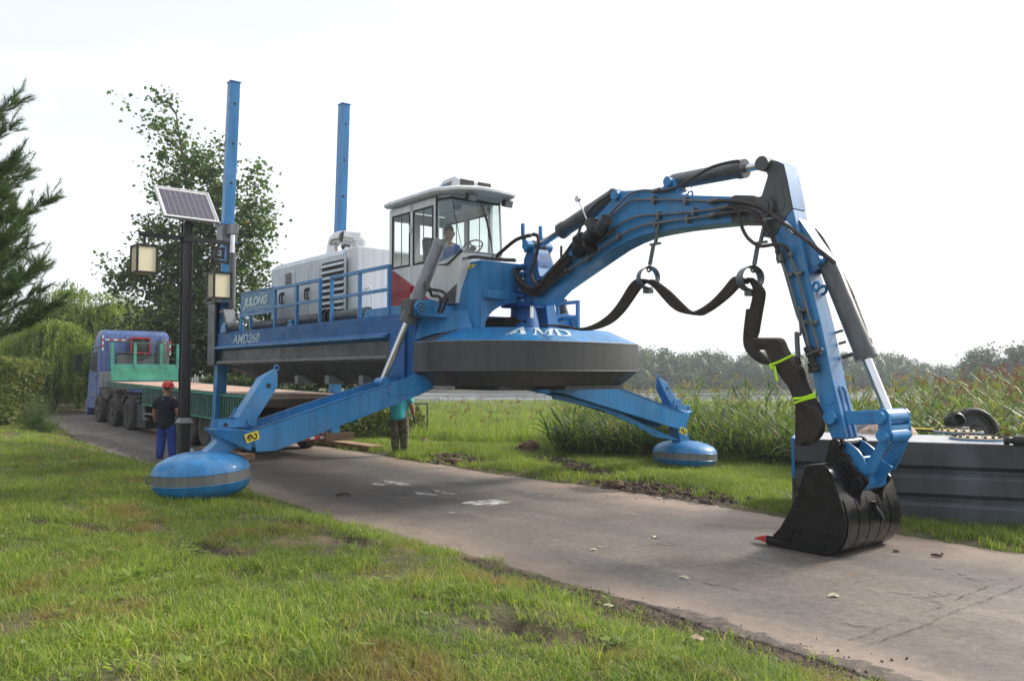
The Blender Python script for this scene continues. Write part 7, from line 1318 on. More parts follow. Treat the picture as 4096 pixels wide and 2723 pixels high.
sp[1].x = sp[0].x; sp[2].z = sp[1].z; sp[3].x = sp[2].x; sp[4].z = sp[3].z; sp[5].x = sp[4].x; sp[6].z = sp[5].z; sp[7].x = sp[6].x
for a, b_ in zip(sp[:-1], sp[1:]):
    d = (b_ - a).normalized() * .022; mb.bar(a - d, b_ + d, .045, .045, up=(0, 1, 0))
mb.build('fret_ornament', K_, lp, .002)
def lantern(x, ztop, zarm, h, w):
    l = empty('lantern'); l.parent = lp; mb = MB(); mb.bb((x - .02, -.02, ztop), (x + .02, .02, zarm)); mb.build('hanger', K_, l)
    mb = MB(); t = .016
    for i in (-1, 1):
        for j in (-1, 1): mb.bb((x + i * w - t, j * w - t, ztop - h), (x + i * w + t, j * w + t, ztop))
    for z in (ztop - h + t, ztop - t):
        for j in (-1, 1): mb.bb((x - w, j * w - t * .9, z - t), (x + w, j * w + t * .9, z + t)); mb.bb((x + j * w - t * .9, -w, z - t), (x + j * w + t * .9, w, z + t))
    mb.bb((x - w, -w, ztop - .012), (x + w, w, ztop + .004)); mb.build('lantern_frame', K_, l)
    for i, j in ((0, -1), (0, 1), (-1, 0), (1, 0)): mb = MB(); c = w - .006; mb.box((x + i * c, j * c, ztop - h / 2), (w * 2 - .03 if i == 0 else .006, .006 if i == 0 else w * 2 - .03, h - .05)); mb.build('lantern_pane', M['lantern'], l)
    mb = MB(); mb.bb((x - w + .02, -w + .02, ztop - h + .004), (x + w - .02, w - .02, ztop - h + .012)); mb.build('lantern_pane', M['lantern'], l)
q = onL(Z12, (905, 1070)); q2 = onL(Z12, (905, 1245)); lantern(q.x, q.z, za - .03, .47, .155)
q = onL(Z12, (1375, 1240)); lantern(q.x, q.z, sp[1].z - .02, .47, .150)
pn = empty('solar_panel'); pn.parent = lp; pc = V3(-.02, -.02, zt + .30); e1 = V3(1, 0, 0); e2 = V3(0, -.47, -.54).normalized(); e3 = e1.cross(-e2).normalized() * 1
if e3.z < 0: e3 = -e3
pw, ph_ = .88, .74; mt = Matrix((e1, e2, e3)).transposed()
mb = MB(); mb.box(pc, (pw, ph_, .02), mt); mb.build('panel_back', M['paper'], pn)
mb = MB()
for a, sz in (((-pw / 2 - .012, 0), (.03, ph_ + .05)), ((pw / 2 + .012, 0), (.03, ph_ + .05)), ((0, -ph_ / 2 - .012), (pw, .024)), ((0, ph_ / 2 + .012), (pw, .024))): mb.box(pc + e1 * a[0] + e2 * a[1], (sz[0], sz[1], .05), mt)
mb.build('panel_frame', M['frame'], pn); c0 = None; nx, ny = 9, 8
for i in range(nx):
    for j in range(ny):
        p = pc + e1 * (-pw / 2 + .03 + (pw - .06) * (i + .5) / nx) + e2 * (-ph_ / 2 + .03 + (ph_ - .06) * (j + .5) / ny) + e3 * .012
        if c0 is None: mb = MB(); mb.box((0, 0, 0), ((pw - .06) / nx - .008, (ph_ - .06) / ny - .006, .004), mt); c0 = mb.build('cell', M['cell'], pn); c0.location = p
        else: c = c0.copy(); COL.objects.link(c); c.location = p
# ------------------------------------------------------------------ people
FAT = 1.0
def skinobj(name, nodes, edges, root, m, parent, sub=2, smooth=True):
    keys = list(nodes); me = bpy.data.meshes.new(name); me.from_pydata([tuple(nodes[k][0]) for k in keys], [(keys.index(a), keys.index(b_)) for a, b_ in edges], [])
    o = bpy.data.objects.new(name, me); COL.objects.link(o); o.parent = parent; s = o.modifiers.new('skin', 'SKIN'); s.use_smooth_shade = True
    sv = me.skin_vertices[0].data
    for i, k in enumerate(keys): r = nodes[k][1]; sv[i].radius = tuple(x * (1.22 * FAT if max(r if isinstance(r, tuple) else (r,)) > .033 else 1.0) for x in (r if isinstance(r, tuple) else (r, r))); sv[i].use_root = (k == root)
    ss = o.modifiers.new('sub', 'SUBSURF'); ss.levels = sub; ss.render_levels = sub; me.materials.append(m); return o
def hand(wr, el, m, parent, side, curl=.5, fwd=None, name='hand'):
    wr, el = Vector(wr), Vector(el); d = (wr - el).normalized(); f = Vector(fwd or (0, 1, 0)); f = (f - d * f.dot(d)).normalized(); pn_ = d.cross(f)
    N_ = {'w': (wr - d * .02, .027), 'p': (wr + d * .045, (.026, .034)), 'k': (wr + d * .085, (.017, .032))}; E_ = [('w', 'p'), ('p', 'k')]
    for i, (off, ln_) in enumerate(((-.030, .070), (-.010, .080), (.010, .076), (.028, .060))):
        a = wr + d * .090 + f * -off; b1 = a + (d + pn_ * side * curl * .5).normalized() * ln_ * .5; c1 = b1 + (d * (1 - curl * .5) + pn_ * side * curl * 1.4).normalized() * ln_ * .5
        N_['a%d' % i] = (a, .0105); N_['b%d' % i] = (b1, .0095); N_['c%d' % i] = (c1, .008); E_ += [('k', 'a%d' % i), ('a%d' % i, 'b%d' % i), ('b%d' % i, 'c%d' % i)]
    t1 = wr + d * .045 + f * .04; t2 = t1 + (d * .8 + f * .5 + pn_ * side * .3).normalized() * .032; t3 = t2 + (d + pn_ * side * .4).normalized() * .028
    N_['t1'] = (t1, .013); N_['t2'] = (t2, .011); N_['t3'] = (t3, .009); E_ += [('p', 't1'), ('t1', 't2'), ('t2', 't3')]
    return skinobj(name, N_, E_, 'p', m, parent, 1)
def person(root, J, shirt, trousers, sleeve=.45, gl=None, hat=None, shoes=True, headdir=(0, 1, 0), hair=True, hem=None, fat=1.0):
    global FAT
    FAT = fat
    J = {k: Vector(v) for k, v in J.items()}; hd = Vector(headdir).normalized(); sk_ = M['skin']
    neck = J['neck']; head = J['head']; upv = Vector((0, 0, 1)); sidev = hd.cross(upv).normalized()
    B_ = {'pel': (J['pel'], (.135, .10)), 'wa': (J['pel'].lerp(J['ch'], .45), (.115, .088)), 'ch': (J['ch'], (.135, .10)), 'nk0': (J['ch'].lerp(neck, .75), (.085, .07)), 'nk': (neck, .052), 'nk2': (neck.lerp(head, .45), .052),
          'h1': (head + hd * .018 - upv * .05, (.062, .066)), 'h2': (head + upv * .02, (.077, .088)), 'h3': (head + upv * .075 - hd * .008, (.066, .078)), 'nose': (head + hd * .098 - upv * .018, .011), 'chin': (head + hd * .062 - upv * .085, .026)}
    E_ = [('pel', 'wa'), ('wa', 'ch'), ('ch', 'nk0'), ('nk0', 'nk'), ('nk', 'nk2'), ('nk2', 'h1'), ('h1', 'h2'), ('h2', 'h3'), ('h2', 'nose'), ('h1', 'chin')]
    for s in 'lr':
        B_['sh' + s] = (J['sh' + s], .058); B_['el' + s] = (J['el' + s], .040); B_['fa' + s] = (J['el' + s].lerp(J['wr' + s], .35), .038); B_['wr' + s] = (J['wr' + s], .026); E_ += [('ch', 'sh' + s), ('sh' + s, 'el' + s), ('el' + s, 'fa' + s), ('fa' + s, 'wr' + s)]
        B_['hp' + s] = (J['hp' + s], .085); B_['kn' + s] = (J['kn' + s], .056); B_['cf' + s] = (J['kn' + s].lerp(J['an' + s], .3), .054); B_['an' + s] = (J['an' + s], .036); E_ += [('pel', 'hp' + s), ('hp' + s, 'kn' + s), ('kn' + s, 'cf' + s), ('cf' + s, 'an' + s)]
    skinobj('body', B_, E_, 'pel', sk_, root)
    g = lambda p, r: (p, tuple(x + .016 for x in r) if isinstance(r, tuple) else r + .016)
    hm = hem if hem is not None else -.04
    S_ = {'hem2': g(J['pel'] + upv * (hm - .11), (.148, .116)), 'hem': g(J['pel'] + upv * hm, (.150, .118)), 'wa': g(B_['wa'][0], (.135, .105)), 'ch': g(J['ch'], (.150, .110)), 'nk0': g(J['ch'].lerp(neck, .68), (.112, .086)), 'nk1': g(J['ch'].lerp(neck, .98), (.058, .052))}; E_ = [('hem2', 'hem'), ('hem', 'wa'), ('wa', 'ch'), ('ch', 'nk0'), ('nk0', 'nk1')]
    for s in 'lr':
        e = J['sh' + s].lerp(J['el' + s], min(1, sleeve / .5 + .28)); S_['sh' + s] = g(J['sh' + s], .068); S_['e' + s] = g(e, .050 if sleeve < .5 else .042); E_ += [('ch', 'sh' + s), ('sh' + s, 'e' + s)]
        if sleeve > .6: S_['w' + s] = g(J['wr' + s].lerp(J['el' + s], .08), .026); E_.append(('e' + s, 'w' + s))
    skinobj('shirt', S_, E_, 'ch', shirt, root)
    T_ = {'wb': g(J['pel'] + upv * .13, (.125, .095)), 'pel': g(J['pel'], (.14, .108))}; E_ = [('wb', 'pel')]
    for s in 'lr':
        T_['hp' + s] = g(J['hp' + s], .086); T_['th' + s] = g(J['hp' + s].lerp(J['kn' + s], .5), .074); T_['kn' + s] = g(J['kn' + s], .060); T_['cf' + s] = g(J['kn' + s].lerp(J['an' + s], .5), .060); T_['cu' + s] = g(J['an' + s] + upv * .03, .046); T_['cv' + s] = g(J['an' + s] - upv * .045, .042); E_ += [('pel', 'hp' + s), ('hp' + s, 'th' + s), ('th' + s, 'kn' + s), ('kn' + s, 'cf' + s), ('cf' + s, 'cu' + s), ('cu' + s, 'cv' + s)]
    skinobj('trousers', T_, E_, 'pel', trousers, root)
    for s, sg in (('l', -1), ('r', 1)):
        a = J['an' + s]; td = J.get('toe', Vector((0, 1, 0))).normalized()
        if shoes: N_ = {'h': (a - td * .04 - upv * .035, (.042, .04)), 'm': (a + td * .06 - upv * .045, (.043, .034)), 't': (a + td * .14 - upv * .055, (.040, .026))}; skinobj('shoe', N_, [('h', 'm'), ('m', 't')], 'm', M['shoe'], root, 2)
        hand(J['wr' + s], J['el' + s], gl or sk_, root, sg, J.get('curl', Vector((.5, 0, 0))).x, tuple(J.get('hf', Vector((0, 1, 0)))), 'glove' if gl else 'hand')
        ea = head + sidev * sg * .080 - upv * .01; mb = MB(); mb.prof(ea - sidev * sg * .004, sidev * sg, [(0, .012), (.006, .028), (.016, .030), (.02, .018), (.014, .006)], 10); mb.build('ear', sk_, root)
        ey = head + hd * .083 + sidev * sg * .031 + upv * .012; mb = MB(); mb.prof(ey - hd * .01, hd, [(0, .001), (.004, .010), (.010, .013), (.016, .008), (.018, .001)], 8); mb.build('eye', M['ink'], root)
    if hair:
        mb = MB(); rings = []
        for i in range(7):
            t = i / 6; ph = t * 1.75; rings.append([head + upv * (.035 + .092 * math.cos(ph)) + (sidev * math.cos(a) * .084 + (-hd) * math.sin(a) * .094) * math.sin(ph) * (1.0 if math.sin(a) > -.3 else .86) - hd * .010 + upv * (.05 * t * (math.sin(a) < -.2)) for a in [2 * math.pi * k / 18 for k in range(18)]])
        mb.loft(rings); mb.build('hair', M['hair'], root)
    if hat:
        mb = MB(); c = head + upv * .055 - hd * .005; rings = []
        for r_, z_ in ((.132, .0), (.126, .004), (.122, .03), (.112, .075), (.085, .115), (.045, .137), (.004, .142)): rings.append([c + (sidev * math.cos(a) * .92 + hd * math.sin(a) * 1.12) * r_ + upv * z_ for a in [2 * math.pi * k / 24 for k in range(24)]])
        mb.loft(rings); mb.build('hard_hat', hat, root); mb = MB(); mb.loft([[c + (sidev * math.cos(a) * .9) * .13 + hd * (.10 + .095 * math.sin(a)) + upv * z_ for a in [math.pi * k / 10 for k in range(11)]] for z_ in (-.004, .008)]); mb.build('hat_peak', hat, root)
        mb = MB(); mb.tube([c + upv * (.03 + .118 * math.sin(a)) + hd * .128 * math.cos(a) for a in [.25 + 2.65 * k / 12 for k in range(13)]], .010, 6); mb.build('hat_ridge', hat, root)
# man in the red helmet, seen from behind
g0 = onG(Z13, (1475, 1412), .03); z0 = gz(g0.x, g0.y + .1); mn = empty('person', (g0.x, g0.y + .05, z0 + .0), R(-8), 'man seen from behind in a red helmet, navy tee shirt, blue trousers and dark gloves', 'person')
person(mn, dict(pel=(0, 0, .93), ch=(.0, -.02, 1.30), neck=(.0, -.01, 1.47), head=(.015, .03, 1.60), shl=(-.185, -.02, 1.38), shr=(.185, -.02, 1.38), ell=(-.275, -.02, 1.11), elr=(.275, -.02, 1.13), wrl=(-.285, .05, .86), wrr=(.31, .08, .90), hpl=(-.09, 0, .88), hpr=(.09, 0, .88), knl=(-.125, .02, .49), knr=(.135, .02, .49), anl=(-.13, -.02, .10), anr=(.17, -.02, .10), toe=(.2, 1, 0), curl=(.6, 0, 0)),
       M['navy'], M['workblue'], .27, M['glove'], M['helmet'], headdir=(.55, .85, 0), hem=-.10, fat=1.10)
mb = MB(); mb.bb((-.02, -.150, 1.385), (.025, -.143, 1.42)); mb.build('shirt_print', M['lgrey'], mn)
# man in turquoise
g0 = onG(Z15, (500, 540), 0); z0 = gz(g0.x, g0.y); mn = empty('person', (g0.x, g0.y, z0), R(6), 'man in a turquoise tee shirt and camouflage trousers standing behind the leg beam', 'person')
person(mn, dict(pel=(0, 0, .92), ch=(-.02, .02, 1.28), neck=(-.03, .06, 1.45), head=(-.04, .12, 1.57), shl=(-.20, .03, 1.37), shr=(.18, .02, 1.36), ell=(-.24, .20, 1.14), elr=(.285, -.0, 1.08), wrl=(-.12, .40, 1.10), wrr=(.335, .05, .84), hpl=(-.09, 0, .87), hpr=(.09, 0, .87), knl=(-.10, .02, .48), knr=(.12, .02, .48), anl=(-.09, -.02, .10), anr=(.11, -.02, .10), toe=(-.1, 1, 0), curl=(.6, 0, 0)),
       M['teeshirt'], M['camo'], .27, M['glove'], None, headdir=(-.2, 1, -.3), hem=-.06, fat=1.2)
# operator in the cab
hq = onV(Z7, (885, 735), -.76); base = m2w(hq.x, -.76, 0); op = empty('person', (base.x, base.y, 3.02), ANG, 'operator in a blue jacket sitting at the wheel inside the cab', 'person')
zh = hq.z - 3.02
person(op, dict(pel=(-.05, 0, .40), ch=(-.04, 0, zh - .33), neck=(-.01, 0, zh - .16), head=(.01, 0, zh - .02), shl=(-.03, .19, zh - .25), shr=(-.03, -.19, zh - .25), ell=(.10, .24, .55), elr=(.10, -.24, .55), wrl=(.36, .10, .72), wrr=(.36, -.06, .72), hpl=(0, .09, .42), hpr=(0, -.09, .42), knl=(.34, .12, .44), knr=(.34, -.12, .44), anl=(.36, .12, .12), anr=(.36, -.12, .12), toe=(1, 0, 0), curl=(.9, 0, 0), hf=(0, 0, 1)),
       M['workblue2'], M['navy'], .95, None, None, headdir=(.9, -.35, 0), hem=.0)
# ------------------------------------------------------------------ grey pontoon on the right with the things on it
PA = math.atan2(-.378, .926); PC = Vector((3.72, 10.9, 0)); pt = empty('steel_pontoon', PC, PA, 'long grey steel pontoon section with two grooves lying on the right verge', 'pontoon')
pr_ = [(0, 1.03), (0, .745), (.075, .70), (.075, .675), (0, .60), (0, .40), (.075, .355), (.075, .33), (0, .255), (0, -.06), (1.42, -.06), (1.42, 1.03)]
mb = MB(); mb.prism([V3(.0, a, z) for a, z in pr_], [V3(7.2, a, z) for a, z in pr_]); mb.build('pontoon_shell', M['grey2'], pt, .008)
mb = MB(); mb.bb((-.045, .02, .52), (-.002, 1.40, 1.045)); mb.build('end_plate', M['blue'], pt, .004); mb = MB(); mb.bb((-.04, .02, -.05), (-.002, 1.40, .518)); mb.build('end_plate', M['grey2'], pt, .004)
mb = MB(); mb.bb((.005, .01, 1.031), (7.19, 1.41, 1.036)); mb.build('pontoon_top', M['topglare'], pt)
def ptl(Z, p, z): w = onG(Z, p, z) - PC; c, s = math.cos(PA), math.sin(PA); return V3(w.x * c + w.y * s, -w.x * s + w.y * c, z)
for Z, p, lb in ((Z11, (1370, 568), 'round bolted hatch cover nearest the edge on the grey pontoon'), (Z11, (1190, 508), 'round bolted hatch cover further back on the grey pontoon')):
    q = onG(Z, p, 1.05); h = empty('hatch_cover', (q.x, q.y, 1.037), .3, lb, 'hatch', 'round hatch covers on the pontoon'); mb = MB(); mb.prof((0, 0, 0), (0, 0, 1), [(0, .335), (.016, .335)], 32); mb.build('hatch_rim', M['board'], h); mb = MB(); mb.prof((0, 0, .0165), (0, 0, 1), [(0, .325), (.018, .325), (.02, .31), (.02, .001)], 32); mb.build('hatch_plate', M['plate'], h)
    b0_ = None
    for k in range(18):
        a = 2 * math.pi * k / 18; p_ = V3(.285 * math.cos(a), .285 * math.sin(a), .036)
        if b0_ is None: mb = MB(); mb.cone((0, 0, 0), (0, 0, .024), .022, n=6); b0_ = mb.build('bolt', M['iron'], h); b0_.location = p_
        else: c = b0_.copy(); COL.objects.link(c); c.location = p_
    for s in (-1, 1): mb = MB(); mb.tube([V3(-.08, s * .14, .036), V3(-.08, s * .14, .065), V3(.08, s * .14, .065), V3(.08, s * .14, .036)], .008, 5); mb.build('hatch_handle', M['iron'], h)
q = atp(*Z11((1362, 505)), 12.75); wl_ = empty('black_wheel', (q.x, q.y, gz(q.x, q.y)), R(0), 'large black rubber rimmed wheel standing behind the grey pontoon', 'wheel'); zc = q.z - gz(q.x, q.y)  # a plain black wheel of unknown use, not a reel
wd = Vector((.15, -1, .28)).normalized(); mb = MB(); mb.torus((0, 0, zc), wd, .33, .05, 40, 10); mb.build('tyre', M['rubber'], wl_); mb = MB(); mb.prof(Vector((0, 0, zc)) - wd * .05, wd, [(0, .29), (.03, .28), (.05, .22), (.07, .12), (.12, .10), (.12, .001)], 32); mb.build('wheel_disc', M['iron'], wl_)
mb = MB(); mb.bb((-.06, .06, 0), (.06, .16, zc)); mb.bb((-.3, -.1, 0), (.3, .4, .05)); mb.build('stand', M['iron'], wl_)
for k in range(3): a = .6 + k * .5; mb = MB(); mb.torus((0, 0, zc), wd, .20, .012, 20, 5); mb.build('wheel_ridge', M['rubber'], wl_) if k == 0 else None
q = onG(Z11, (1255, 492), 1.045); pm_ = empty('pump_housing', (q.x, q.y + .1, 1.037), .5, 'black ribbed pump housing lying by the wheel on the grey pontoon', 'pump'); mb = MB(); ax_ = Vector((-.35, -.8, .25)).normalized(); c = Vector((0, .1, .13)); mb.prof(c - ax_ * .12, ax_, [(0, .02), (0, .10), (.04, .13), (.20, .125), (.22, .105), (.23, .09), (.12, .07)], 20); mb.build('housing_shell', M['iron'], pm_, .003)
for k in range(10): a = k * .628; e = ax_.orthogonal().normalized(); f = ax_.cross(e); mb = MB(); mb.bar(c - ax_ * .05 + (e * math.cos(a) + f * math.sin(a)) * .125, c + ax_ * .09 + (e * math.cos(a) + f * math.sin(a)) * .125, .014, .03, up=tuple(e * math.cos(a) + f * math.sin(a))); mb.build('rib', M['iron'], pm_)
mb = MB(); mb.cone((-.12, -.08, .03), (-.16, -.2, .035), .03, n=10); mb.bb((-.14, -.05, 0), (.12, .2, .05)); mb.build('foot', M['silver'], pm_)
a, b_ = onG(Z11, (655, 478), 1.065), onG(Z11, (1160, 497), 1.065); mb = MB(); mb.tube([a, b_], .022, 8); tag(mb.build('yellow_pole', M['yellow']), 'thin yellow pole lying along the back of the grey pontoon', 'pole')
q = onG(Z11, (1725, 590), 1.1); ft = empty('hose_fitting', (q.x, q.y, 1.037), R(-20), 'black hydraulic hose fitting on the pontoon at the right edge', 'fitting'); mb = MB(); mb.prof((-.14, 0, .065), (1, 0, 0), [(0, .02), (0, .045), (.05, .052), (.05, .035), (.10, .035), (.10, .062), (.24, .062), (.26, .045), (.36, .045)], 16); mb.build('fitting_body', M['iron'], ft)
rgx = np.random.default_rng(88)
def heap(name, loc, rx, ry, h, m, label, cat, n=26, seed=1):
    gxx, gyy = np.meshgrid(np.linspace(-1, 1, n), np.linspace(-1, 1, n)); r = np.hypot(gxx, gyy); z = np.clip(1 - r ** 2, 0, 1) ** .6 * (.45 + 1.1 * fb(gxx * 4 + seed, gyy * 4, seed, 4)) * h - (r > .98) * .03
    o = gridmesh(name, gxx * rx, gyy * ry, z, m); o.location = loc; return tag(o, label, cat)
q = onG(Z11, (560, 520), 1.04); heap('rag_pile', (q.x, q.y, 1.035), .42, .24, .15, M['rag'], 'crumpled pile of pinkish grey rags on the pontoon behind the linkage', 'rags', seed=3)
q = onG(Z11, (400, 505), 1.04); heap('grey_net', (q.x, q.y, 1.035), .26, .20, .17, M['lgrey'], 'bundle of grey netting left of the rag pile on the pontoon', 'net', seed=9)
q = onG(Z11, (790, 510), 1.04); mb = MB(); mb.tube(spl([V3(q.x - .12, q.y, 1.06), V3(q.x + .05, q.y + .03, 1.07), V3(q.x + .3, q.y, 1.06), V3(q.x + .7, q.y - .06, 1.05), V3(q.x + .5, q.y - .14, 1.05)], 6), .016, 6); tag(mb.build('black_cable', M['hose']), 'short black cable lying beside the rags on the pontoon', 'cable')
# ------------------------------------------------------------------ timber, fences, sign, stones, litter
c = m2w(-8.86, 1.60); d = Vector((.655, -.755, 0)); tb = MB(); tb.bar(c - d * 1.6 + V3(0, 0, .10), c + d * 2.2 + V3(0, 0, .08), .42, .12); tag(tb.build('timber_plank', M['wood'], None, .008), 'thick sawn plank under the far steel post behind the flatbed', 'plank')
c = m2w(-8.84, -1.47); tb = MB(); tb.bar(c - d * .6 + V3(0, 0, .06), c + d * .9 + V3(0, 0, .06), .45, .12); tag(tb.build('timber_plank', M['wooddark'], None, .008), 'short dark plank under the near steel post beside the trailer wheels', 'plank')
a, b_ = onG(Z6, (830, 870), .0), onG(Z6, (1045, 880), .0); tb = MB(); tb.bar(V3(-6.75, 18.75, .085), V3(-5.7, 17.95, .085), .34, .14); tag(tb.build('timber_block', M['wood'], None, .008), 'short thick timber block lying on the road behind the near float', 'timber block')
tb = MB(); tb.bar(V3(-7.2, 18.9, .06), V3(-6.5, 18.6, .06), .20, .11); tag(tb.build('timber_block', M['wooddark'], None, .008), 'small dark timber offcut left of the thicker block by the near float', 'timber block')
fr = empty('pipe_railing', atp(*Z15((690, 330)), 25.5).xy.to_3d(), 0, 'low grey pipe railing half buried in grass, right of the man in turquoise', 'railing'); fx, fy = fr.location.x, fr.location.y; fz = gz(fx, fy); fr.location.z = fz
for x_ in (0, -1.55, -3.1): mb = MB(); mb.cone((x_, 0, -.1), (x_, 0, 1.13), .03, n=8); mb.build('post', M['pipe'], fr)
for z_ in (1.10, .72, .28): mb = MB(); mb.cone((-3.1, 0, z_), (.02, 0, z_), .025, n=8); mb.build('rail', M['pipe'], fr)
a = atp(*Z1((705, 985)), 31); b_ = atp(*Z1((875, 990)), 31); pf = empty('picket_fence', (a.x, 31, 0), 0, 'short white picket fence glimpsed between the lamp post and the steel post', 'fence'); Lp = b_.x - a.x; p0 = None; zt = atp(*Z1((720, 935)), 31).z
for i in range(12):
    if p0 is None: mb = MB(); mb.bb((-.03, 0, 0), (.03, .02, zt - .06)); mb.loft([[V3(-.03, 0, zt - .06), V3(.03, 0, zt - .06), V3(.03, .02, zt - .06), V3(-.03, .02, zt - .06)], [V3(-.004, 0, zt), V3(.004, 0, zt), V3(.004, .02, zt), V3(-.004, .02, zt)]]); p0 = mb.build('picket', M['white2'], pf)
    else: c = p0.copy(); COL.objects.link(c); c.location = (Lp * i / 11, 0, -.06 * (i % 3))
mb = MB(); mb.bb((-.4, .022, .95), (Lp + .4, .045, 1.0)); mb.bb((-.4, .022, .35), (Lp + .4, .045, .42)); mb.build('rail', M['white2'], pf)
sq = atp(*Z13((752, 925)), 46); sg = empty('signpost', (sq.x, 46, gz(sq.x, 46)), 0, 'dark wooden signpost with two direction boards left of the truck cab', 'signpost'); ztop = atp(*Z13((752, 455)), 46).z - gz(sq.x, 46)
mb = MB(); mb.bb((-.13, -.13, -.1), (.13, .13, ztop - .3)); mb.bb((-.17, -.17, ztop - .75), (.17, .17, ztop - .35)); mb.bb((-.10, -.10, ztop - .3), (.10, .10, ztop)); mb.build('post', M['signwood'], sg, .02)
for yy in (625, 676):
    zz = atp(*Z13((690, yy)), 46).z - gz(sq.x, 46); x0 = atp(*Z13((640, yy)), 46).x - sq.x; mb = MB(); mb.prism([V3(x0, -.06, zz), V3(x0 + .22, -.06, zz + .15), V3(.3, -.06, zz + .15), V3(.3, -.06, zz - .13), V3(x0 + .22, -.06, zz - .13)], [V3(x0, -.0, zz), V3(x0 + .22, 0, zz + .15), V3(.3, 0, zz + .15), V3(.3, 0, zz - .13), V3(x0 + .22, 0, zz - .13)]); bd = mb.build('direction_board', M['signwood'], sg)
    if yy == 625:
        for k in range(4): mb = MB(); xx = x0 + .38 + k * .26; mb.bb((xx, -.066, zz + .02), (xx + .15, -.062, zz + .05)); mb.bb((xx + .06, -.066, zz - .07), (xx + .09, -.062, zz + .08)); mb.bb((xx, -.066, zz - .07), (xx + .15, -.062, zz - .05)); mb.build('board_character', M['lgrey'], bd)
def rock(name, loc, d, m, label, cat='boulder', seed=1, group=None):
    bm = bmesh.new(); bmesh.ops.create_icosphere(bm, subdivisions=3, radius=1); me = bpy.data.meshes.new(name)
    for v in bm.verts: p = v.co; k = 1 + (float(fb(p.x * 1.3 + seed * 3.1, p.y * 1.3 + p.z * 1.7, seed, 4)) - .5) * .75; v.co = Vector((p.x * d[0] * k, p.y * d[1] * k, p.z * d[2] * k))
    bm.to_mesh(me); bm.free(); me.materials.append(m); o = bpy.data.objects.new(name, me); COL.objects.link(o); o.location = loc; return tag(o, label, cat, group)
for i, (px, d_, sz, lb) in enumerate((((570, 845), 49, (1.2, .8, .75), 'low grey boulder at the left of the two beyond the road'), ((720, 840), 50, (1.35, .9, .95), 'rounded pale boulder behind the dark signpost'))): q = atp(*Z13(px), d_); rock('boulder', (q.x, d_, gz(q.x, d_) + .35), sz, M['stone'], lb, seed=i + 2)
for i, (Z, p, s, lb) in enumerate(((Z15, (670, 457), (.16, .12, .10), 'small brown clod on the grass right of the man in turquoise'), (Z15, (1350, 500), (.19, .15, .15), 'left lump of dug up brown earth in the far verge'), (Z15, (1405, 495), (.17, .14, .20), 'taller right lump of dug up brown earth in the far verge'), (Z15, (1960, 765), (.14, .1, .07), 'small dark clod at the far road edge'), (Z15, (860, 600), (.20, .12, .06), 'flattened lump of brown earth at the far road edge'))): q = onG(Z, p, .0); rock('earth_clod', (q.x, q.y, gz(q.x, q.y) + s[2] * .5), s, M['clay'], lb, 'clod', seed=i + 9)
for i, (Z, p, s, lb) in enumerate(((Z16, (1597, 443), (.022, .018, .012), 'left one of the two tiny clods right of the bucket'), (Z16, (1613, 445), (.016, .014, .012), 'right one of the two tiny clods right of the bucket'), (Z16, (1875, 461), (.016, .014, .012), 'tiny clod beyond the stub of stick on the road'))): q = onG(Z, p, .02); rock('road_clod', (q.x, q.y, .016), s, M['clay'], lb, 'clod', seed=i + 19)
q, q2 = onG(Z16, (1808, 468), .02), onG(Z16, (1872, 478), .02); mb = MB(); mb.tube([q, q.lerp(q2, .5) + V3(0, .008, .004), q2], .014, 7, [.010, .017, .012]); tag(mb.build('stick_stub', M['mud']), 'short dark stub of wood lying on the road right of the bucket', 'stick')
# loose soil crumbs along the muddy road edge
cr_ = [];
for pts, w in MUD[:3] + MUD[14:19] + MUD[19:]:
    for a, b_ in zip(pts[:-1], pts[1:]):
        L_ = (b_ - a).length; n = int(L_ * 330 * (w + .2)); t = RNG.uniform(0, 1, n); off = RNG.normal(0, w * .85, (n, 2)); cr_.append(np.stack([a.x + (b_.x - a.x) * t + off[:, 0], a.y + (b_.y - a.y) * t + off[:, 1]], -1))
cr_ = np.concatenate(cr_); u, v = w_u(cr_[:, 0], cr_[:, 1]); l, r = road_edges(u); onroad = (v > l + .04) & (v < r - .04); zc_ = np.where(onroad, zroad(u, v) + .008, zg(cr_[:, 0], cr_[:, 1]) + .01)
def crumb(i):
    bm = bmesh.new(); bmesh.ops.create_icosphere(bm, subdivisions=1, radius=1); me = bpy.data.meshes.new('soil_crumb_%d' % i)
    for v_ in bm.verts: v_.co = Vector((v_.co.x * .016, v_.co.y * .012, v_.co.z * .009)) * random.uniform(.7, 1.3)
    bm.to_mesh(me); bm.free(); me.materials.append(M['mud']); return me
tag(scatter('soil_crumbs', np.stack([cr_[:, 0], cr_[:, 1], zc_], -1), [crumb(i) for i in range(3)], .18, .95, seed=31, tilt=.8), 'loose dark soil crumbs along the muddy road edges', 'soil', kind='stuff')
lp_ = []
for pts, w in MUD[14:19]:
    for a, b_ in zip(pts[:-1], pts[1:]):
        L_ = (b_ - a).length; n = int(L_ * 55); t = RNG.uniform(0, 1, n); off = RNG.normal(0, w * .75, (n, 2)); lp_.append(np.stack([a.x + (b_.x - a.x) * t + off[:, 0], a.y + (b_.y - a.y) * t + off[:, 1]], -1))
lp_ = np.concatenate(lp_); u, v = w_u(lp_[:, 0], lp_[:, 1]); l, r = road_edges(u); lp_ = lp_[v > r + .02]
tag(scatter('rut_clods', np.stack([lp_[:, 0], lp_[:, 1], zg(lp_[:, 0], lp_[:, 1]) + .02], -1), [crumb(i + 5) for i in range(3)], .8, 4.2, seed=32, tilt=.6), 'lumps of dark turned up soil along the ruts in the far verge', 'soil', kind='stuff')
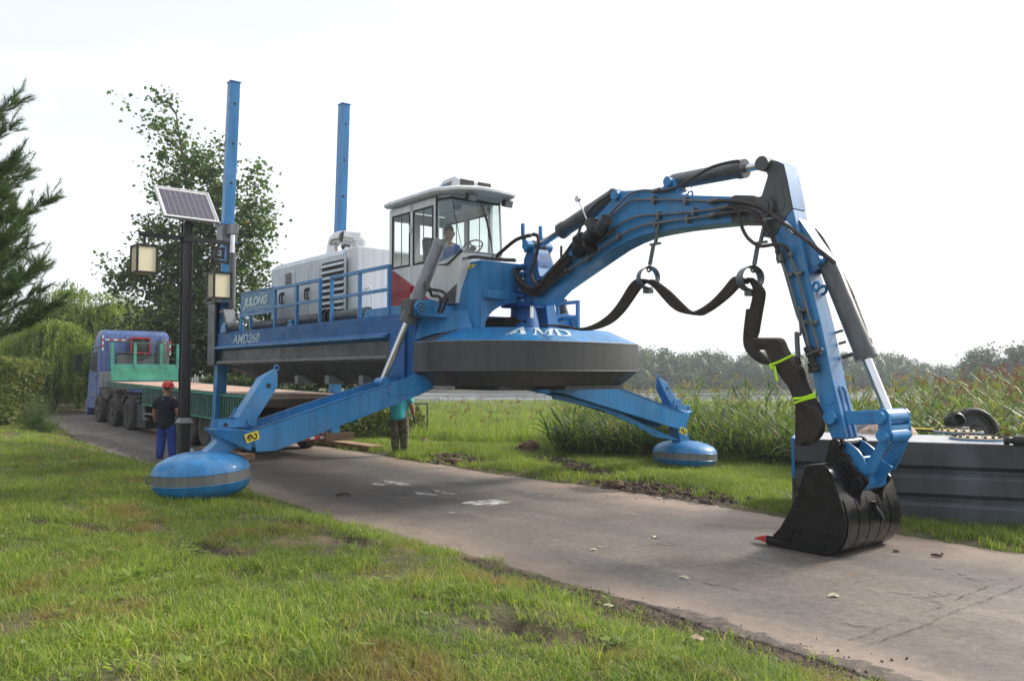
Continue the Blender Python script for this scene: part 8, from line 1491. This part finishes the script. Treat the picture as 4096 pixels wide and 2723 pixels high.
def leaf(Z, p, sz, label, rz, z=None, m='leafdry'):
    q = onG(Z, p, .015); zz = (.010 if z is None else gz(q.x, q.y) + .04); mb = MB(); a = sz; pts = [V3(-a, 0, 0), V3(-a * .4, a * .45, .2 * a), V3(a * .3, a * .4, .35 * a), V3(a, 0, .1 * a), V3(a * .3, -a * .42, .05 * a), V3(-a * .4, -a * .4, .25 * a), V3(0, 0, .0)]
    mb.add(pts, [(0, 1, 6), (1, 2, 6), (2, 3, 6), (3, 4, 6), (4, 5, 6), (5, 0, 6)]); o = mb.build('fallen_leaf', M[m]); o.location = (q.x, q.y, zz); o.rotation_euler = (.1, .1, rz); tag(o, label, 'leaf', 'pale fallen leaves on the road')
leaf(Z16, (1235, 710), .062, 'pale curled leaf in the middle of the road, nearest the camera', .3); leaf(Z16, (350, 602), .055, 'flat pale leaf on the road left of the bucket', -.2); leaf(Z16, (180, 364), .055, 'pale leaf on the road left of the red teeth', 1.1)
leaf(Z15, (1810, 1173), .045, 'pale leaf on the road near the muddy edge, lower of the close pair', .5); leaf(Z15, (1850, 1153), .03, 'small leaf just above the pale leaf by the muddy edge', .1); leaf(Z16, (425, 1160), .07, 'dry brown leaf lying in the near grass below the mud', .6, 1, 'rag'); leaf(Z19, (2115, 705), .045, 'small pale leaf on the mud at the near road edge', .2, 1)
q = onG(Z15, (115, 808), .02); mb = MB(); mb.tube(spl([V3(q.x - .10, q.y, .02), V3(q.x - .02, q.y + .01, .035), V3(q.x + .06, q.y - .01, .05), V3(q.x + .13, q.y, .02)], 4), .018, 6); tag(mb.build('dark_scrap', M['mud']), 'small dark scrap lying on the road right of the near float', 'scrap')
q = onG(Z13, (1692, 1358), .02); rock('white_paper', (q.x, q.y, .05), (.13, .08, .05), M['paper'], 'crumpled white paper on the road right of the lamp post', 'paper', seed=40)
# ------------------------------------------------------------------ haze: closed box of air
hz = bpy.data.meshes.new('haze'); x0, x1, y0, y1, z0, z1 = -640, 640, -640, 640, -7.5, 24
hz.from_pydata([(x, y, z) for z in (z0, z1) for y in (y0, y1) for x in (x0, x1)], [], [(0, 2, 3, 1), (4, 5, 7, 6), (0, 1, 5, 4), (2, 6, 7, 3), (0, 4, 6, 2), (1, 3, 7, 5)]); ho = bpy.data.objects.new('haze', hz); COL.objects.link(ho)
m = bpy.data.materials.new('haze'); m.use_nodes = True; t = m.node_tree; t.nodes.clear(); oo = t.nodes.new('ShaderNodeOutputMaterial'); pv = t.nodes.new('ShaderNodeVolumePrincipled'); pv.inputs['Color'].default_value = (.86, .93, 1, 1); pv.inputs['Density'].default_value = .0009; pv.inputs['Anisotropy'].default_value = .3; t.links.new(pv.outputs[0], oo.inputs['Volume']); hz.materials.append(m)
tag(ho, kind='stuff'); tag(ho, 'pale haze in the air over the lake', 'haze')
